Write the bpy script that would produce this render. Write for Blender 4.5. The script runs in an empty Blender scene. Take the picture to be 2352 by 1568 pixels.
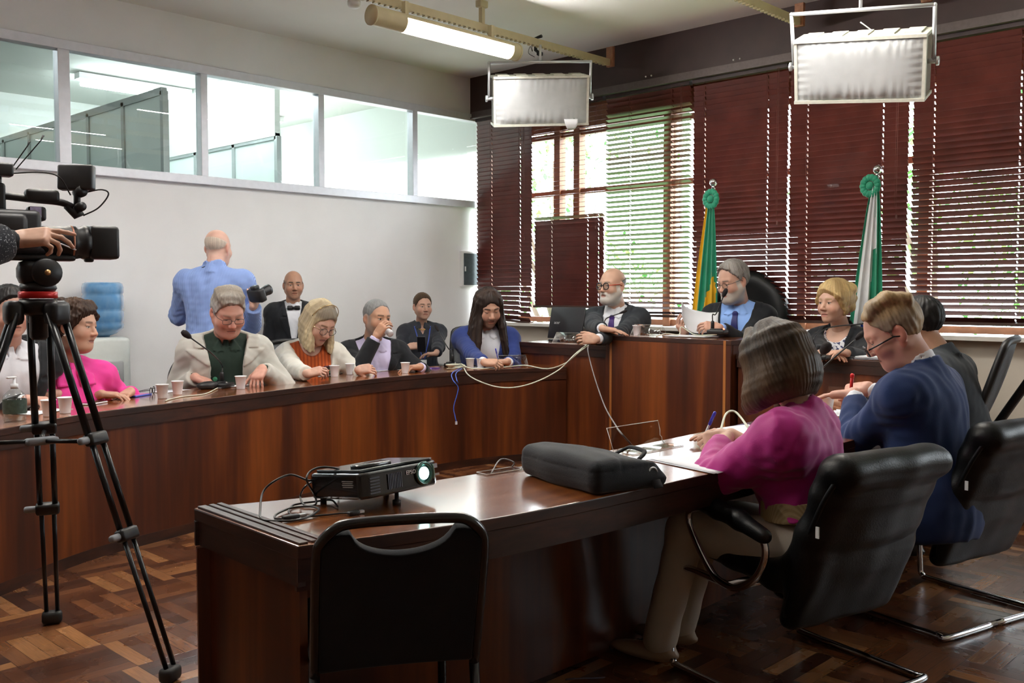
import bpy, bmesh, math, random
import numpy as np
from mathutils import Vector, Matrix, Quaternion
random.seed(7); np.random.seed(7)
SC = bpy.context.scene
COL = SC.collection
# ------------------------------------------------------------------ camera
# room frame: X runs along the left wall towards the windows, Y along the window wall, Z up
CAM_H = 1.325
HEAD = math.radians(44.0); PITCH = math.radians(2.89); FPX = 2217.0
_fw = Vector((math.cos(HEAD), math.sin(HEAD), 0)); _rt = Vector((math.sin(HEAD), -math.cos(HEAD), 0))
_F = _fw*math.cos(PITCH) - Vector((0, 0, 1))*math.sin(PITCH)
_U = _fw*math.sin(PITCH) + Vector((0, 0, 1))*math.cos(PITCH)
CAMP = Vector((0, 0, CAM_H))
_c = bpy.data.cameras.new('camera'); CAM = bpy.data.objects.new('camera', _c); COL.objects.link(CAM)
_c.sensor_width = 36.0; _c.lens = 36.0*FPX/2352.0; _c.clip_start = .05; _c.clip_end = 200
CAM.matrix_world = Matrix(((_rt.x, _U.x, -_F.x, 0), (_rt.y, _U.y, -_F.y, 0), (_rt.z, _U.z, -_F.z, CAM_H), (0, 0, 0, 1)))
SC.camera = CAM
# ------------------------------------------------------------------ world, sun, exposure
W = bpy.data.worlds.new('sky'); SC.world = W; W.use_nodes = True
_n = W.node_tree.nodes; _l = W.node_tree.links
_n['Background'].inputs[0].default_value = (.86, .93, 1.0, 1)
_n['Background'].inputs[1].default_value = 9.0
_s = bpy.data.lights.new('sun', 'SUN'); SUN = bpy.data.objects.new('sun', _s); COL.objects.link(SUN)
_s.energy = 2.0; _s.angle = math.radians(12); _s.color = (1, .96, .9)
SUN.rotation_euler = (math.radians(50), 0, math.radians(35)); SUN.location = (9, 3, 9)
TUBE_STRENGTH = 130.0
BACKROOM_STRENGTH = 60.0
VS = SC.view_settings
VS.view_transform = 'Standard'; VS.look = 'None'; VS.gamma = 1; VS.use_curve_mapping = False
VS.exposure = 0.68
SC.cycles.max_bounces = 7; SC.cycles.diffuse_bounces = 4; SC.cycles.glossy_bounces = 3
SC.cycles.transmission_bounces = 6; SC.cycles.transparent_max_bounces = 8
SC.cycles.caustics_reflective = False; SC.cycles.caustics_refractive = False
SC.cycles.sample_clamp_indirect = 6.0
SC.cycles.use_denoising = True

# ------------------------------------------------------------------ measuring helpers (photo is 2352 x 1568)
def ray(px, py):
    return _F + _rt*((px-1176.0)/FPX) + _U*((784.0-py)/FPX)
def atz(px, py, z):
    d = ray(px, py); return CAMP + d*((z-CAM_H)/d.z)
def atX(px, py, x):
    d = ray(px, py); return CAMP + d*(x/d.x)
def atY(px, py, y):
    d = ray(px, py); return CAMP + d*(y/d.y)
def atD(px, py, D):
    return CAMP + ray(px, py)*D

# ------------------------------------------------------------------ materials
MATS = {}
def nodes(name):
    m = bpy.data.materials.new(name); m.use_nodes = True
    nt = m.node_tree; b = nt.nodes['Principled BSDF']
    MATS[name] = m
    return m, nt, b
def N(nt, typ, **kw):
    n = nt.nodes.new(typ)
    for k, v in kw.items():
        if hasattr(n, k): setattr(n, k, v)
        else: n.inputs[k].default_value = v
    return n
def lnk(nt, a, b): nt.links.new(a, b)
def ramp(nt, fac, stops):
    r = nt.nodes.new('ShaderNodeValToRGB'); e = r.color_ramp.elements
    while len(e) < len(stops): e.new(.5)
    for i, (p, c) in enumerate(stops):
        e[i].position = p; e[i].color = (*c, 1)
    nt.links.new(fac, r.inputs[0]); return r
def mapped(nt, scale, rot=(0, 0, 0), coord='Object'):
    t = nt.nodes.new('ShaderNodeTexCoord'); mp = nt.nodes.new('ShaderNodeMapping')
    mp.inputs['Scale'].default_value = scale; mp.inputs['Rotation'].default_value = rot
    nt.links.new(t.outputs[coord], mp.inputs[0]); return mp.outputs[0]
def bump(nt, b, h, strength=.2, dist=.01):
    n = nt.nodes.new('ShaderNodeBump'); n.inputs['Strength'].default_value = strength; n.inputs['Distance'].default_value = dist
    nt.links.new(h, n.inputs['Height']); nt.links.new(n.outputs[0], b.inputs['Normal'])
def mat(name, col, rough=.5, metal=0, spec=.5, noise=0, nscale=40, bmp=0, bscale=200, coat=0, sheen=0, trans=0, ior=1.45, emit=None, estr=1, alpha=1):
    """a principled surface with a light procedural mottling of its own colour"""
    if name in MATS: return MATS[name]
    m, nt, b = nodes(name)
    b.inputs['Base Color'].default_value = (*col, 1); b.inputs['Roughness'].default_value = rough
    b.inputs['Metallic'].default_value = metal; b.inputs['Specular IOR Level'].default_value = spec
    b.inputs['Coat Weight'].default_value = coat; b.inputs['Sheen Weight'].default_value = sheen
    b.inputs['Transmission Weight'].default_value = trans; b.inputs['IOR'].default_value = ior
    b.inputs['Alpha'].default_value = alpha
    if noise:
        v = mapped(nt, (1, 1, 1)); t = N(nt, 'ShaderNodeTexNoise', Scale=nscale, Detail=3.0)
        lnk(nt, v, t.inputs['Vector'])
        r = ramp(nt, t.outputs[0], [(.3, tuple(c*(1-noise) for c in col)), (.7, tuple(min(1, c*(1+noise)) for c in col))])
        lnk(nt, r.outputs[0], b.inputs['Base Color'])
    if bmp:
        v = mapped(nt, (1, 1, 1)); t = N(nt, 'ShaderNodeTexNoise', Scale=bscale, Detail=2.0)
        lnk(nt, v, t.inputs['Vector']); bump(nt, b, t.outputs[0], bmp, .005)
    if emit:
        b.inputs['Emission Color'].default_value = (*emit, 1); b.inputs['Emission Strength'].default_value = estr
    return m
def hexc(h):
    c = [int(h[i:i+2], 16)/255 for i in (0, 2, 4)]
    return tuple((x/12.92 if x <= .04045 else ((x+.055)/1.055)**2.4) for x in c)
def wood(name, dark, mid, light, scale=(14, 14, .9), rough=.3, rot=(0, 0, 0), coat=.3, contrast=1, board=0):
    if name in MATS: return MATS[name]
    m, nt, b = nodes(name)
    v = mapped(nt, scale, rot)
    t = N(nt, 'ShaderNodeTexNoise', Scale=1.0, Detail=5.0, Roughness=.55, Distortion=.6); lnk(nt, v, t.inputs['Vector'])
    v2 = mapped(nt, tuple(s*7 for s in scale), rot)
    t2 = N(nt, 'ShaderNodeTexNoise', Scale=1.0, Detail=3.0); lnk(nt, v2, t2.inputs['Vector'])
    mx = N(nt, 'ShaderNodeMath', operation='MULTIPLY_ADD'); mx.inputs[1].default_value = .25
    lnk(nt, t2.outputs[0], mx.inputs[0]); lnk(nt, t.outputs[0], mx.inputs[2])
    r = ramp(nt, mx.outputs[0], [(.40, dark), (.60, mid), (.84, light)])
    lnk(nt, r.outputs[0], b.inputs['Base Color'])
    b.inputs['Roughness'].default_value = rough; b.inputs['Coat Weight'].default_value = coat; b.inputs['Coat Roughness'].default_value = .12
    return m
def glass(name, col=(1, 1, 1), refl=.06, rough=0.0, tint=.0):
    """thin clear sheet: mostly see-through, with a Fresnel reflection"""
    if name in MATS: return MATS[name]
    m = bpy.data.materials.new(name); m.use_nodes = True; nt = m.node_tree; nt.nodes.clear(); MATS[name] = m
    o = N(nt, 'ShaderNodeOutputMaterial'); tr = N(nt, 'ShaderNodeBsdfTransparent'); tr.inputs[0].default_value = (*col, 1)
    g = N(nt, 'ShaderNodeBsdfGlossy'); g.inputs['Roughness'].default_value = rough
    f = N(nt, 'ShaderNodeFresnel'); f.inputs[0].default_value = 1.5
    a0 = N(nt, 'ShaderNodeMath', operation='ADD'); a0.inputs[1].default_value = refl; lnk(nt, f.outputs[0], a0.inputs[0])
    gm = N(nt, 'ShaderNodeNewGeometry'); iv = N(nt, 'ShaderNodeMath', operation='SUBTRACT'); iv.inputs[0].default_value = 1; lnk(nt, gm.outputs['Backfacing'], iv.inputs[1])
    a = N(nt, 'ShaderNodeMath', operation='MULTIPLY'); lnk(nt, a0.outputs[0], a.inputs[0]); lnk(nt, iv.outputs[0], a.inputs[1])
    mx = N(nt, 'ShaderNodeMixShader'); lnk(nt, a.outputs[0], mx.inputs[0]); lnk(nt, tr.outputs[0], mx.inputs[1]); lnk(nt, g.outputs[0], mx.inputs[2])
    lnk(nt, mx.outputs[0], o.inputs[0]); return m
def emitter(name, col, strength):
    if name in MATS: return MATS[name]
    m = bpy.data.materials.new(name); m.use_nodes = True; nt = m.node_tree; nt.nodes.clear(); MATS[name] = m
    o = N(nt, 'ShaderNodeOutputMaterial'); e = N(nt, 'ShaderNodeEmission'); e.inputs[0].default_value = (*col, 1); e.inputs[1].default_value = strength
    lnk(nt, e.outputs[0], o.inputs[0]); return m

# ------------------------------------------------------------------ mesh builder
def rotm(z=0, x=0, y=0):
    return Matrix.Rotation(z, 4, 'Z') @ Matrix.Rotation(x, 4, 'X') @ Matrix.Rotation(y, 4, 'Y')
def frame(o, x, y, z):
    return Matrix(((x[0], y[0], z[0], o[0]), (x[1], y[1], z[1], o[1]), (x[2], y[2], z[2], o[2]), (0, 0, 0, 1)))
def look(o, fwd, up=(0, 0, 1)):
    """matrix whose +Y looks along fwd and +Z is as near to up as it can be"""
    y = Vector(fwd).normalized(); x = y.cross(Vector(up)).normalized(); z = x.cross(y)
    return frame(o, x, y, z)
class MB:
    def __init__(s): s.v = []; s.f = []; s.m = []; s.sm = []; s.cur = 0; s.smooth = False
    def _add(s, vs, fs, M=None, smooth=None):
        n = len(s.v)
        s.v += [tuple(M @ Vector(p)) if M else tuple(p) for p in vs]
        for f in fs:
            s.f.append([i+n for i in f]); s.m.append(s.cur); s.sm.append(s.smooth if smooth is None else smooth)
        return s
    def box(s, c, d, M=None, taper=1.0):
        x, y, z = d[0]/2, d[1]/2, d[2]/2; t = taper
        vs = [(c[0]-x, c[1]-y, c[2]-z), (c[0]+x, c[1]-y, c[2]-z), (c[0]+x, c[1]+y, c[2]-z), (c[0]-x, c[1]+y, c[2]-z),
              (c[0]-x*t, c[1]-y*t, c[2]+z), (c[0]+x*t, c[1]-y*t, c[2]+z), (c[0]+x*t, c[1]+y*t, c[2]+z), (c[0]-x*t, c[1]+y*t, c[2]+z)]
        return s._add(vs, [(0, 3, 2, 1), (4, 5, 6, 7), (0, 1, 5, 4), (1, 2, 6, 5), (2, 3, 7, 6), (3, 0, 4, 7)], M, False)
    def rbox(s, c, d, r, M=None, seg=2):
        """box with rounded edges"""
        bm = bmesh.new(); bmesh.ops.create_cube(bm, size=1)
        for v in bm.verts: v.co = Vector((v.co.x*d[0]+c[0], v.co.y*d[1]+c[1], v.co.z*d[2]+c[2]))
        bmesh.ops.bevel(bm, geom=bm.edges[:], offset=min(r, min(d)*.49), segments=seg, profile=.5, affect='EDGES')
        return s.bm(bm, M)
    def bm(s, bm, M=None, smooth=True):
        bm.verts.ensure_lookup_table(); bm.verts.index_update()
        s._add([tuple(v.co) for v in bm.verts], [[v.index for v in f.verts] for f in bm.faces], M, smooth)
        bm.free(); return s
    def tube(s, pts, r, n=8, M=None, closed=False, cap=True, flat=1.0):
        pts = [Vector(p) for p in pts]; L = len(pts)
        rs = r if hasattr(r, '__len__') else [r]*L
        vs = []; fs = []; up = None
        for i, p in enumerate(pts):
            a = pts[(i-1) % L] if (closed or i) else p; b = pts[(i+1) % L] if (closed or i < L-1) else p
            t = (b-a).normalized()
            if up is None:
                up = Vector((0, 0, 1)) if abs(t.z) < .9 else Vector((1, 0, 0))
            x = t.cross(up)
            if x.length < 1e-5: x = t.orthogonal()
            x.normalize(); up = x.cross(t).normalized()
            for k in range(n):
                q = 2*math.pi*k/n; vs.append(p + x*math.cos(q)*rs[i] + up*math.sin(q)*rs[i]*flat)
        for i in range(L if closed else L-1):
            j = (i+1) % L
            for k in range(n):
                fs.append((i*n+k, i*n+(k+1) % n, j*n+(k+1) % n, j*n+k))
        if cap and not closed:
            fs.append(tuple(range(n-1, -1, -1))); fs.append(tuple((L-1)*n+k for k in range(n)))
        return s._add(vs, fs, M, True)
    def lathe(s, prof, n=24, M=None, cap=True):
        vs = []; fs = []
        for r, z in prof:
            for k in range(n):
                q = 2*math.pi*k/n; vs.append((r*math.cos(q), r*math.sin(q), z))
        for i in range(len(prof)-1):
            for k in range(n): fs.append((i*n+k, i*n+(k+1) % n, (i+1)*n+(k+1) % n, (i+1)*n+k))
        if cap:
            fs.append(tuple(range(n-1, -1, -1))); fs.append(tuple((len(prof)-1)*n+k for k in range(n)))
        return s._add(vs, fs, M, True)
    def sphere(s, c, r, M=None, n=16, m=10):
        r = r if hasattr(r, '__len__') else (r, r, r)
        vs = [(c[0], c[1], c[2]-r[2])]; fs = []
        for i in range(1, m):
            a = -math.pi/2 + math.pi*i/m
            for k in range(n):
                q = 2*math.pi*k/n; vs.append((c[0]+r[0]*math.cos(a)*math.cos(q), c[1]+r[1]*math.cos(a)*math.sin(q), c[2]+r[2]*math.sin(a)))
        vs.append((c[0], c[1], c[2]+r[2])); e = len(vs)-1
        for k in range(n): fs.append((0, 1+(k+1) % n, 1+k)); fs.append((e, e-n+k, e-n+(k+1) % n))
        for i in range(m-2):
            for k in range(n): fs.append((1+i*n+k, 1+i*n+(k+1) % n, 1+(i+1)*n+(k+1) % n, 1+(i+1)*n+k))
        return s._add(vs, fs, M, True)
    def prism(s, poly, z0, z1, M=None, smooth=False):
        n = len(poly); vs = [(p[0], p[1], z0) for p in poly]+[(p[0], p[1], z1) for p in poly]
        fs = [tuple(range(n-1, -1, -1)), tuple(range(n, 2*n))]
        k0 = len(s.f)
        s._add(vs, fs, M, False)
        n0 = len(s.v)-2*n
        for k in range(n):
            s.f.append([n0+k, n0+(k+1) % n, n0+n+(k+1) % n, n0+n+k]); s.m.append(s.cur); s.sm.append(smooth)
        return s
    def grid(s, P, M=None, smooth=True):
        """P[i][j] points"""
        a, b = len(P), len(P[0]); vs = [p for r in P for p in r]
        fs = [(i*b+j, (i+1)*b+j, (i+1)*b+j+1, i*b+j+1) for i in range(a-1) for j in range(b-1)]
        return s._add(vs, fs, M, smooth)
    def slab(s, P, t, M=None):
        """sheet P[i][j] given a thickness t along its normals (a closed solid)"""
        A = np.array([[tuple(p) for p in r] for r in P], float)
        du = np.gradient(A, axis=0); dv = np.gradient(A, axis=1); nn = np.cross(du, dv)
        nn /= np.linalg.norm(nn, axis=2, keepdims=True)+1e-9
        a, b = A.shape[:2]; top = A+nn*t/2; bot = A-nn*t/2
        vs = [tuple(x) for x in top.reshape(-1, 3)]+[tuple(x) for x in bot.reshape(-1, 3)]; o = a*b; fs = []
        for i in range(a-1):
            for j in range(b-1):
                q = (i*b+j, (i+1)*b+j, (i+1)*b+j+1, i*b+j+1); fs.append(q); fs.append(tuple(o+k for k in q[::-1]))
        rim = [i*b for i in range(a)]+[(a-1)*b+j for j in range(1, b)]+[i*b+b-1 for i in range(a-2, -1, -1)]+[j for j in range(b-2, 0, -1)]
        for k in range(len(rim)):
            p, q = rim[k], rim[(k+1) % len(rim)]; fs.append((q, p, o+p, o+q))
        return s._add(vs, fs, M, True)
    def build(s, name, mats, parent=None, bevel=0, seg=2, weld=False):
        me = bpy.data.meshes.new(name); me.from_pydata(s.v, [], s.f)
        mats = mats if isinstance(mats, (list, tuple)) else [mats]
        for m in mats: me.materials.append(m)
        if len(mats) > 1: me.polygons.foreach_set('material_index', s.m)
        me.polygons.foreach_set('use_smooth', s.sm); me.validate(); me.update()
        o = bpy.data.objects.new(name, me); COL.objects.link(o)
        if parent: attach(o, parent)
        if bevel:
            b = o.modifiers.new('bevel', 'BEVEL'); b.width = bevel; b.segments = seg; b.limit_method = 'ANGLE'; b.angle_limit = math.radians(40)
        return o
def attach(o, parent):
    """parent o (whose mesh is in world coordinates when its parent is an empty elsewhere) without moving it"""
    o.parent = parent; o.matrix_parent_inverse = Matrix.Identity(4)
    return o
def tag(o, label, cat, group=None):
    o['label'] = label; o['category'] = cat
    if group: o['group'] = group
    return o
def thing(name, label, cat, loc=(0, 0, 0), rz=0, group=None):
    o = bpy.data.objects.new(name, None); COL.objects.link(o); o.empty_display_size = .1
    o.location = loc; o.rotation_euler = (0, 0, rz); return tag(o, label, cat, group)
def struct(o): o['kind'] = 'structure'; return o
def dup(root, M=None, label=None):
    c = root.copy(); COL.objects.link(c)
    if M is not None: c.matrix_world = M
    if label: c['label'] = label
    for ch in [o for o in list(bpy.data.objects) if o.parent == root]:
        d = ch.copy(); COL.objects.link(d); d.parent = c
        for g in [o for o in list(bpy.data.objects) if o.parent == ch]:
            e = g.copy(); COL.objects.link(e); e.parent = d
    return c
def smooth_path(pts, n=8):
    """Catmull-Rom through pts"""
    P = [Vector(p) for p in pts]; P = [P[0]*2-P[1]]+P+[P[-1]*2-P[-2]]; out = []
    for i in range(1, len(P)-2):
        a, b, c, d = P[i-1:i+3]
        for k in range(n):
            t = k/n; out.append(.5*((2*b)+(c-a)*t+(2*a-5*b+4*c-d)*t*t+(3*b-a-3*c+d)*t**3))
    out.append(P[-2]); return out
def text_mesh(txt, size, M, depth=.0006):
    cu = bpy.data.curves.new('t', 'FONT'); cu.body = txt; cu.size = size; cu.align_x = 'CENTER'; cu.align_y = 'CENTER'; cu.extrude = depth
    cu.resolution_u = 2
    o = bpy.data.objects.new('t', cu); COL.objects.link(o)
    dg = bpy.context.evaluated_depsgraph_get(); me = bpy.data.meshes.new_from_object(o.evaluated_get(dg))
    vs = [tuple(M @ v.co) for v in me.vertices]; fs = [list(p.vertices) for p in me.polygons]
    bpy.data.objects.remove(o); bpy.data.curves.remove(cu); bpy.data.meshes.remove(me)
    mb = MB(); mb._add(vs, fs, None, False); return mb
# ------------------------------------------------------------------ implicit surfaces (numpy) -> one continuous mesh
class SDF:
    def __init__(s, lo, hi, res):
        s.lo = np.array(lo, np.float32); s.res = res
        s.n = np.maximum(4, np.ceil((np.array(hi)-np.array(lo))/res).astype(int)+1)
        s.ax = [s.lo[i]+res*np.arange(s.n[i], dtype=np.float32) for i in range(3)]
        s.d = np.full(s.n, 1.0, np.float32)
    def copy(s):
        o = SDF.__new__(SDF); o.lo = s.lo; o.res = s.res; o.n = s.n; o.ax = s.ax; o.d = s.d.copy(); return o
    def box(s, lo, hi, pad):
        sl = []
        for i in range(3):
            a = int(np.floor((lo[i]-pad-s.lo[i])/s.res)); b = int(np.ceil((hi[i]+pad-s.lo[i])/s.res))+1
            a = max(0, a); b = min(int(s.n[i]), b)
            if b <= a: return None
            sl.append(slice(a, b))
        return tuple(sl)
    def xyz(s, sl):
        return (s.ax[0][sl[0]][:, None, None], s.ax[1][sl[1]][None, :, None], s.ax[2][sl[2]][None, None, :])
    @property
    def XYZ(s): return s.ax[0][:, None, None], s.ax[1][None, :, None], s.ax[2][None, None, :]
    def _mix(s, sl, e, k, sub):
        d = s.d[sl]
        if sub:
            e = -e
            if k > 0:
                h = np.maximum(k-np.abs(d-e), 0)/k; s.d[sl] = np.maximum(d, e)+h*h*k*.25
            else: s.d[sl] = np.maximum(d, e)
        else:
            if k > 0:
                h = np.maximum(k-np.abs(d-e), 0)/k; s.d[sl] = np.minimum(d, e)-h*h*k*.25
            else: s.d[sl] = np.minimum(d, e)
    def cone(s, a, b, ra, rb=None, k=.02, sub=False, cut=False):
        rb = ra if rb is None else rb
        a = np.array(a, float); b = np.array(b, float); R = max(ra, rb)
        sl = s.box(np.minimum(a, b)-R, np.maximum(a, b)+R, k+s.res*3)
        if sl is None: return s
        x, y, z = s.xyz(sl); ab = b-a; L2 = float(ab@ab)+1e-12
        px, py, pz = x-a[0], y-a[1], z-a[2]
        t0 = (px*ab[0]+py*ab[1]+pz*ab[2])/L2; t = np.clip(t0, 0, 1)
        e = np.sqrt((px-t*ab[0])**2+(py-t*ab[1])**2+(pz-t*ab[2])**2)-(ra+(rb-ra)*t)
        if cut: e = np.maximum(e, (t0-1)*math.sqrt(L2))
        s._mix(sl, e, k, sub); return s
    def chain(s, pts, rs, k=.02, sub=False):
        for i in range(len(pts)-1): s.cone(pts[i], pts[i+1], rs[i], rs[i+1], k, sub)
        return s
    def ell(s, c, r, k=.02, sub=False, R=None):
        c = np.array(c, float); r = np.array(r, float); m = r.max() if R is not None else r
        sl = s.box(c-m, c+m, k+s.res*3)
        if sl is None: return s
        x, y, z = s.xyz(sl); px, py, pz = x-c[0], y-c[1], z-c[2]
        if R is not None:
            R = np.array(R, float)
            px, py, pz = (R[0, 0]*px+R[1, 0]*py+R[2, 0]*pz, R[0, 1]*px+R[1, 1]*py+R[2, 1]*pz, R[0, 2]*px+R[1, 2]*py+R[2, 2]*pz)
        k0 = np.sqrt((px/r[0])**2+(py/r[1])**2+(pz/r[2])**2); k1 = np.sqrt((px/r[0]**2)**2+(py/r[1]**2)**2+(pz/r[2]**2)**2)+1e-9
        s._mix(sl, k0*(k0-1)/k1, k, sub); return s
    def rbox(s, c, h, r, k=.01, R=None, sub=False):
        c = np.array(c, float); h = np.array(h, float); m = (np.linalg.norm(h)+r) if R is not None else h+r
        sl = s.box(c-m, c+m, k+s.res*3)
        if sl is None: return s
        x, y, z = s.xyz(sl); px, py, pz = x-c[0], y-c[1], z-c[2]
        if R is not None:
            R = np.array(R, float)
            px, py, pz = (R[0, 0]*px+R[1, 0]*py+R[2, 0]*pz, R[0, 1]*px+R[1, 1]*py+R[2, 1]*pz, R[0, 2]*px+R[1, 2]*py+R[2, 2]*pz)
        qx, qy, qz = np.abs(px)-h[0], np.abs(py)-h[1], np.abs(pz)-h[2]
        e = np.sqrt(np.maximum(qx, 0)**2+np.maximum(qy, 0)**2+np.maximum(qz, 0)**2)+np.minimum(np.maximum(np.maximum(qx, qy), qz), 0)-r
        s._mix(sl, e, k, sub); return s
    def clip(s, e):            # keep only where e < 0
        s.d = np.maximum(s.d, e.astype(np.float32)); return s
    def add(s, e): s.d = s.d+e.astype(np.float32); return s
    def mesh(s, relax=1):
        d = s.d; d[0] = d[-1] = 1; d[:, 0] = d[:, -1] = 1; d[:, :, 0] = d[:, :, -1] = 1
        ins = d < 0; nx, ny, nz = d.shape
        cs = np.zeros((nx-1, ny-1, nz-1), np.uint8)
        offs = [(i, j, k) for i in (0, 1) for j in (0, 1) for k in (0, 1)]
        for i, j, k in offs: cs += ins[i:nx-1+i, j:ny-1+j, k:nz-1+k]
        act = (cs > 0) & (cs < 8); idx = np.argwhere(act)
        if len(idx) == 0: return np.zeros((0, 3)), np.zeros((0, 4), int)
        vid = np.full(act.shape, -1, np.int64); vid[act] = np.arange(len(idx))
        val = {o: d[idx[:, 0]+o[0], idx[:, 1]+o[1], idx[:, 2]+o[2]] for o in offs}
        acc = np.zeros((len(idx), 3)); cnt = np.zeros(len(idx))
        for o in offs:
            for a in range(3):
                if o[a]: continue
                q = list(o); q[a] = 1; q = tuple(q); va, vb = val[o], val[q]; m = (va < 0) != (vb < 0)
                t = np.where(m, va/np.where(np.abs(va-vb) < 1e-9, 1e-9, va-vb), 0)
                p = np.zeros((len(idx), 3)); p[:] = o; p[:, a] = t
                acc += p*m[:, None]; cnt += m
        V = idx+acc/cnt[:, None]; Q = []
        for a in range(3):
            b, c = (a+1) % 3, (a+2) % 3
            A = np.moveaxis(ins, (a, b, c), (0, 1, 2)); Vd = np.moveaxis(vid, (a, b, c), (0, 1, 2))
            e0 = A[:-1, 1:-1, 1:-1]; e1 = A[1:, 1:-1, 1:-1]; ch = np.argwhere(e0 != e1)
            if not len(ch): continue
            i, j, k = ch[:, 0], ch[:, 1]+1, ch[:, 2]+1
            q = np.stack([Vd[i, j-1, k-1], Vd[i, j, k-1], Vd[i, j, k], Vd[i, j-1, k]], 1)
            flip = ~e0[ch[:, 0], ch[:, 1], ch[:, 2]]; q[flip] = q[flip][:, ::-1]; Q.append(q)
        Q = np.concatenate(Q)
        for _ in range(relax):
            S = np.zeros_like(V); C = np.zeros(len(V))
            for a, b in ((0, 1), (1, 2), (2, 3), (3, 0)):
                np.add.at(S, Q[:, a], V[Q[:, b]]); np.add.at(C, Q[:, a], 1); np.add.at(S, Q[:, b], V[Q[:, a]]); np.add.at(C, Q[:, b], 1)
            V = V*.5+.5*S/np.maximum(C, 1)[:, None]
        return V*s.res+s.lo, Q
def np_mesh(name, V, Q, mats, col=None, parent=None, midx=None):
    me = bpy.data.meshes.new(name)
    V = np.asarray(V, np.float32); Q = np.asarray(Q, np.int32)
    me.vertices.add(len(V)); me.vertices.foreach_set('co', V.ravel())
    me.loops.add(Q.size); me.loops.foreach_set('vertex_index', Q.ravel())
    me.polygons.add(len(Q)); me.polygons.foreach_set('loop_start', np.arange(0, Q.size, 4, dtype=np.int32))
    mats = mats if isinstance(mats, (list, tuple)) else [mats]
    for m in mats: me.materials.append(m)
    if midx is not None: me.polygons.foreach_set('material_index', np.asarray(midx, np.int32))
    me.polygons.foreach_set('use_smooth', np.ones(len(Q), bool))
    if col is not None:
        at = me.color_attributes.new('Col', 'FLOAT_COLOR', 'POINT')
        at.data.foreach_set('color', np.concatenate([col, np.ones((len(col), 1))], 1).astype(np.float32).ravel())
    me.update(); me.validate()
    o = bpy.data.objects.new(name, me); COL.objects.link(o)
    if parent: attach(o, parent)
    return o
_wv = np.random.RandomState(3)
_WK = [(_wv.normal(size=3), _wv.uniform(0, 6.28)) for _ in range(24)]
def wob(x, y, z, f, n=6, o=0):
    """smooth pseudo-noise in about -1..1, wavelength ~ 1/f metres"""
    a = 0
    for i in range(n):
        k, ph = _WK[(i+o) % 24]; kk = k/np.linalg.norm(k)*f*6.28*(.6+.8*((i*37) % 10)/10)
        a = a+np.sin(kk[0]*x+kk[1]*y+kk[2]*z+ph)
    return a/n*1.6
def sstep(a, b, x):
    t = np.clip((x-a)/(b-a), 0, 1); return t*t*(3-2*t)
def lerpc(c, d, m): return c*(1-m[:, None])+np.array(d)*m[:, None]
# ------------------------------------------------------------------ people
def vcol_mat(name, rough=.5, bmp=.0, bscale=300, sheen=0, sss=0, aniso=False, spec=.5):
    if name in MATS: return MATS[name]
    m, nt, b = nodes(name)
    a = N(nt, 'ShaderNodeAttribute', attribute_name='Col'); lnk(nt, a.outputs['Color'], b.inputs['Base Color'])
    b.inputs['Roughness'].default_value = rough; b.inputs['Sheen Weight'].default_value = sheen; b.inputs['Specular IOR Level'].default_value = spec
    if sss:
        b.inputs['Subsurface Weight'].default_value = sss; b.inputs['Subsurface Radius'].default_value = (.008, .003, .0015); b.inputs['Subsurface Scale'].default_value = 1
    if bmp:
        v = mapped(nt, (1, 1, .12 if aniso else 1)); t = N(nt, 'ShaderNodeTexNoise', Scale=bscale, Detail=2.0); lnk(nt, v, t.inputs['Vector']); bump(nt, b, t.outputs[0], bmp, .003)
    return m
SKINM = vcol_mat('skin', .48, .05, 500, sss=.0, spec=.35)
HAIRM = vcol_mat('hair_strands', .5, .25, 300, spec=.2, aniso=True)
def cloth(name, col, rough=.85, var=.12, stripes=None, bmp=.25, sheen=.1, speck=None, print_=None):
    """woven cloth; optional pin stripes, tweed specks or a printed pattern that belong to the fabric"""
    if name in MATS: return MATS[name]
    m, nt, b = nodes(name)
    b.inputs['Roughness'].default_value = rough; b.inputs['Sheen Weight'].default_value = sheen; b.inputs['Specular IOR Level'].default_value = .25
    v = mapped(nt, (1, 1, 1)); t = N(nt, 'ShaderNodeTexNoise', Scale=9.0, Detail=3.0); lnk(nt, v, t.inputs['Vector'])
    r = ramp(nt, t.outputs[0], [(.3, tuple(c*(1-var) for c in col)), (.7, tuple(min(1, c*(1+var)) for c in col))]); out = r.outputs[0]
    if stripes:
        w = N(nt, 'ShaderNodeTexWave', Scale=stripes[1], bands_direction='X'); lnk(nt, v, w.inputs['Vector'])
        mx = N(nt, 'ShaderNodeMixRGB'); mx.inputs[2].default_value = (*stripes[0], 1)
        rr = ramp(nt, w.outputs[0], [(.35, (0, 0, 0)), (.65, (1, 1, 1))]); lnk(nt, rr.outputs[0], mx.inputs[0]); lnk(nt, out, mx.inputs[1]); out = mx.outputs[0]
    if speck or print_:
        c2, sc, th = speck or print_
        t3 = N(nt, 'ShaderNodeTexNoise' if speck else 'ShaderNodeTexVoronoi', Scale=sc); lnk(nt, v, t3.inputs['Vector'])
        rr = ramp(nt, t3.outputs[0], [(th, (0, 0, 0)), (th+.06, (1, 1, 1))])
        mx = N(nt, 'ShaderNodeMixRGB'); mx.inputs[2].default_value = (*c2, 1); lnk(nt, rr.outputs[0], mx.inputs[0]); lnk(nt, out, mx.inputs[1]); out = mx.outputs[0]
    lnk(nt, out, b.inputs['Base Color'])
    t2 = N(nt, 'ShaderNodeTexNoise', Scale=420.0, Detail=2.0); lnk(nt, v, t2.inputs['Vector']); bump(nt, b, t2.outputs[0], bmp, .002)
    return m

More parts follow.
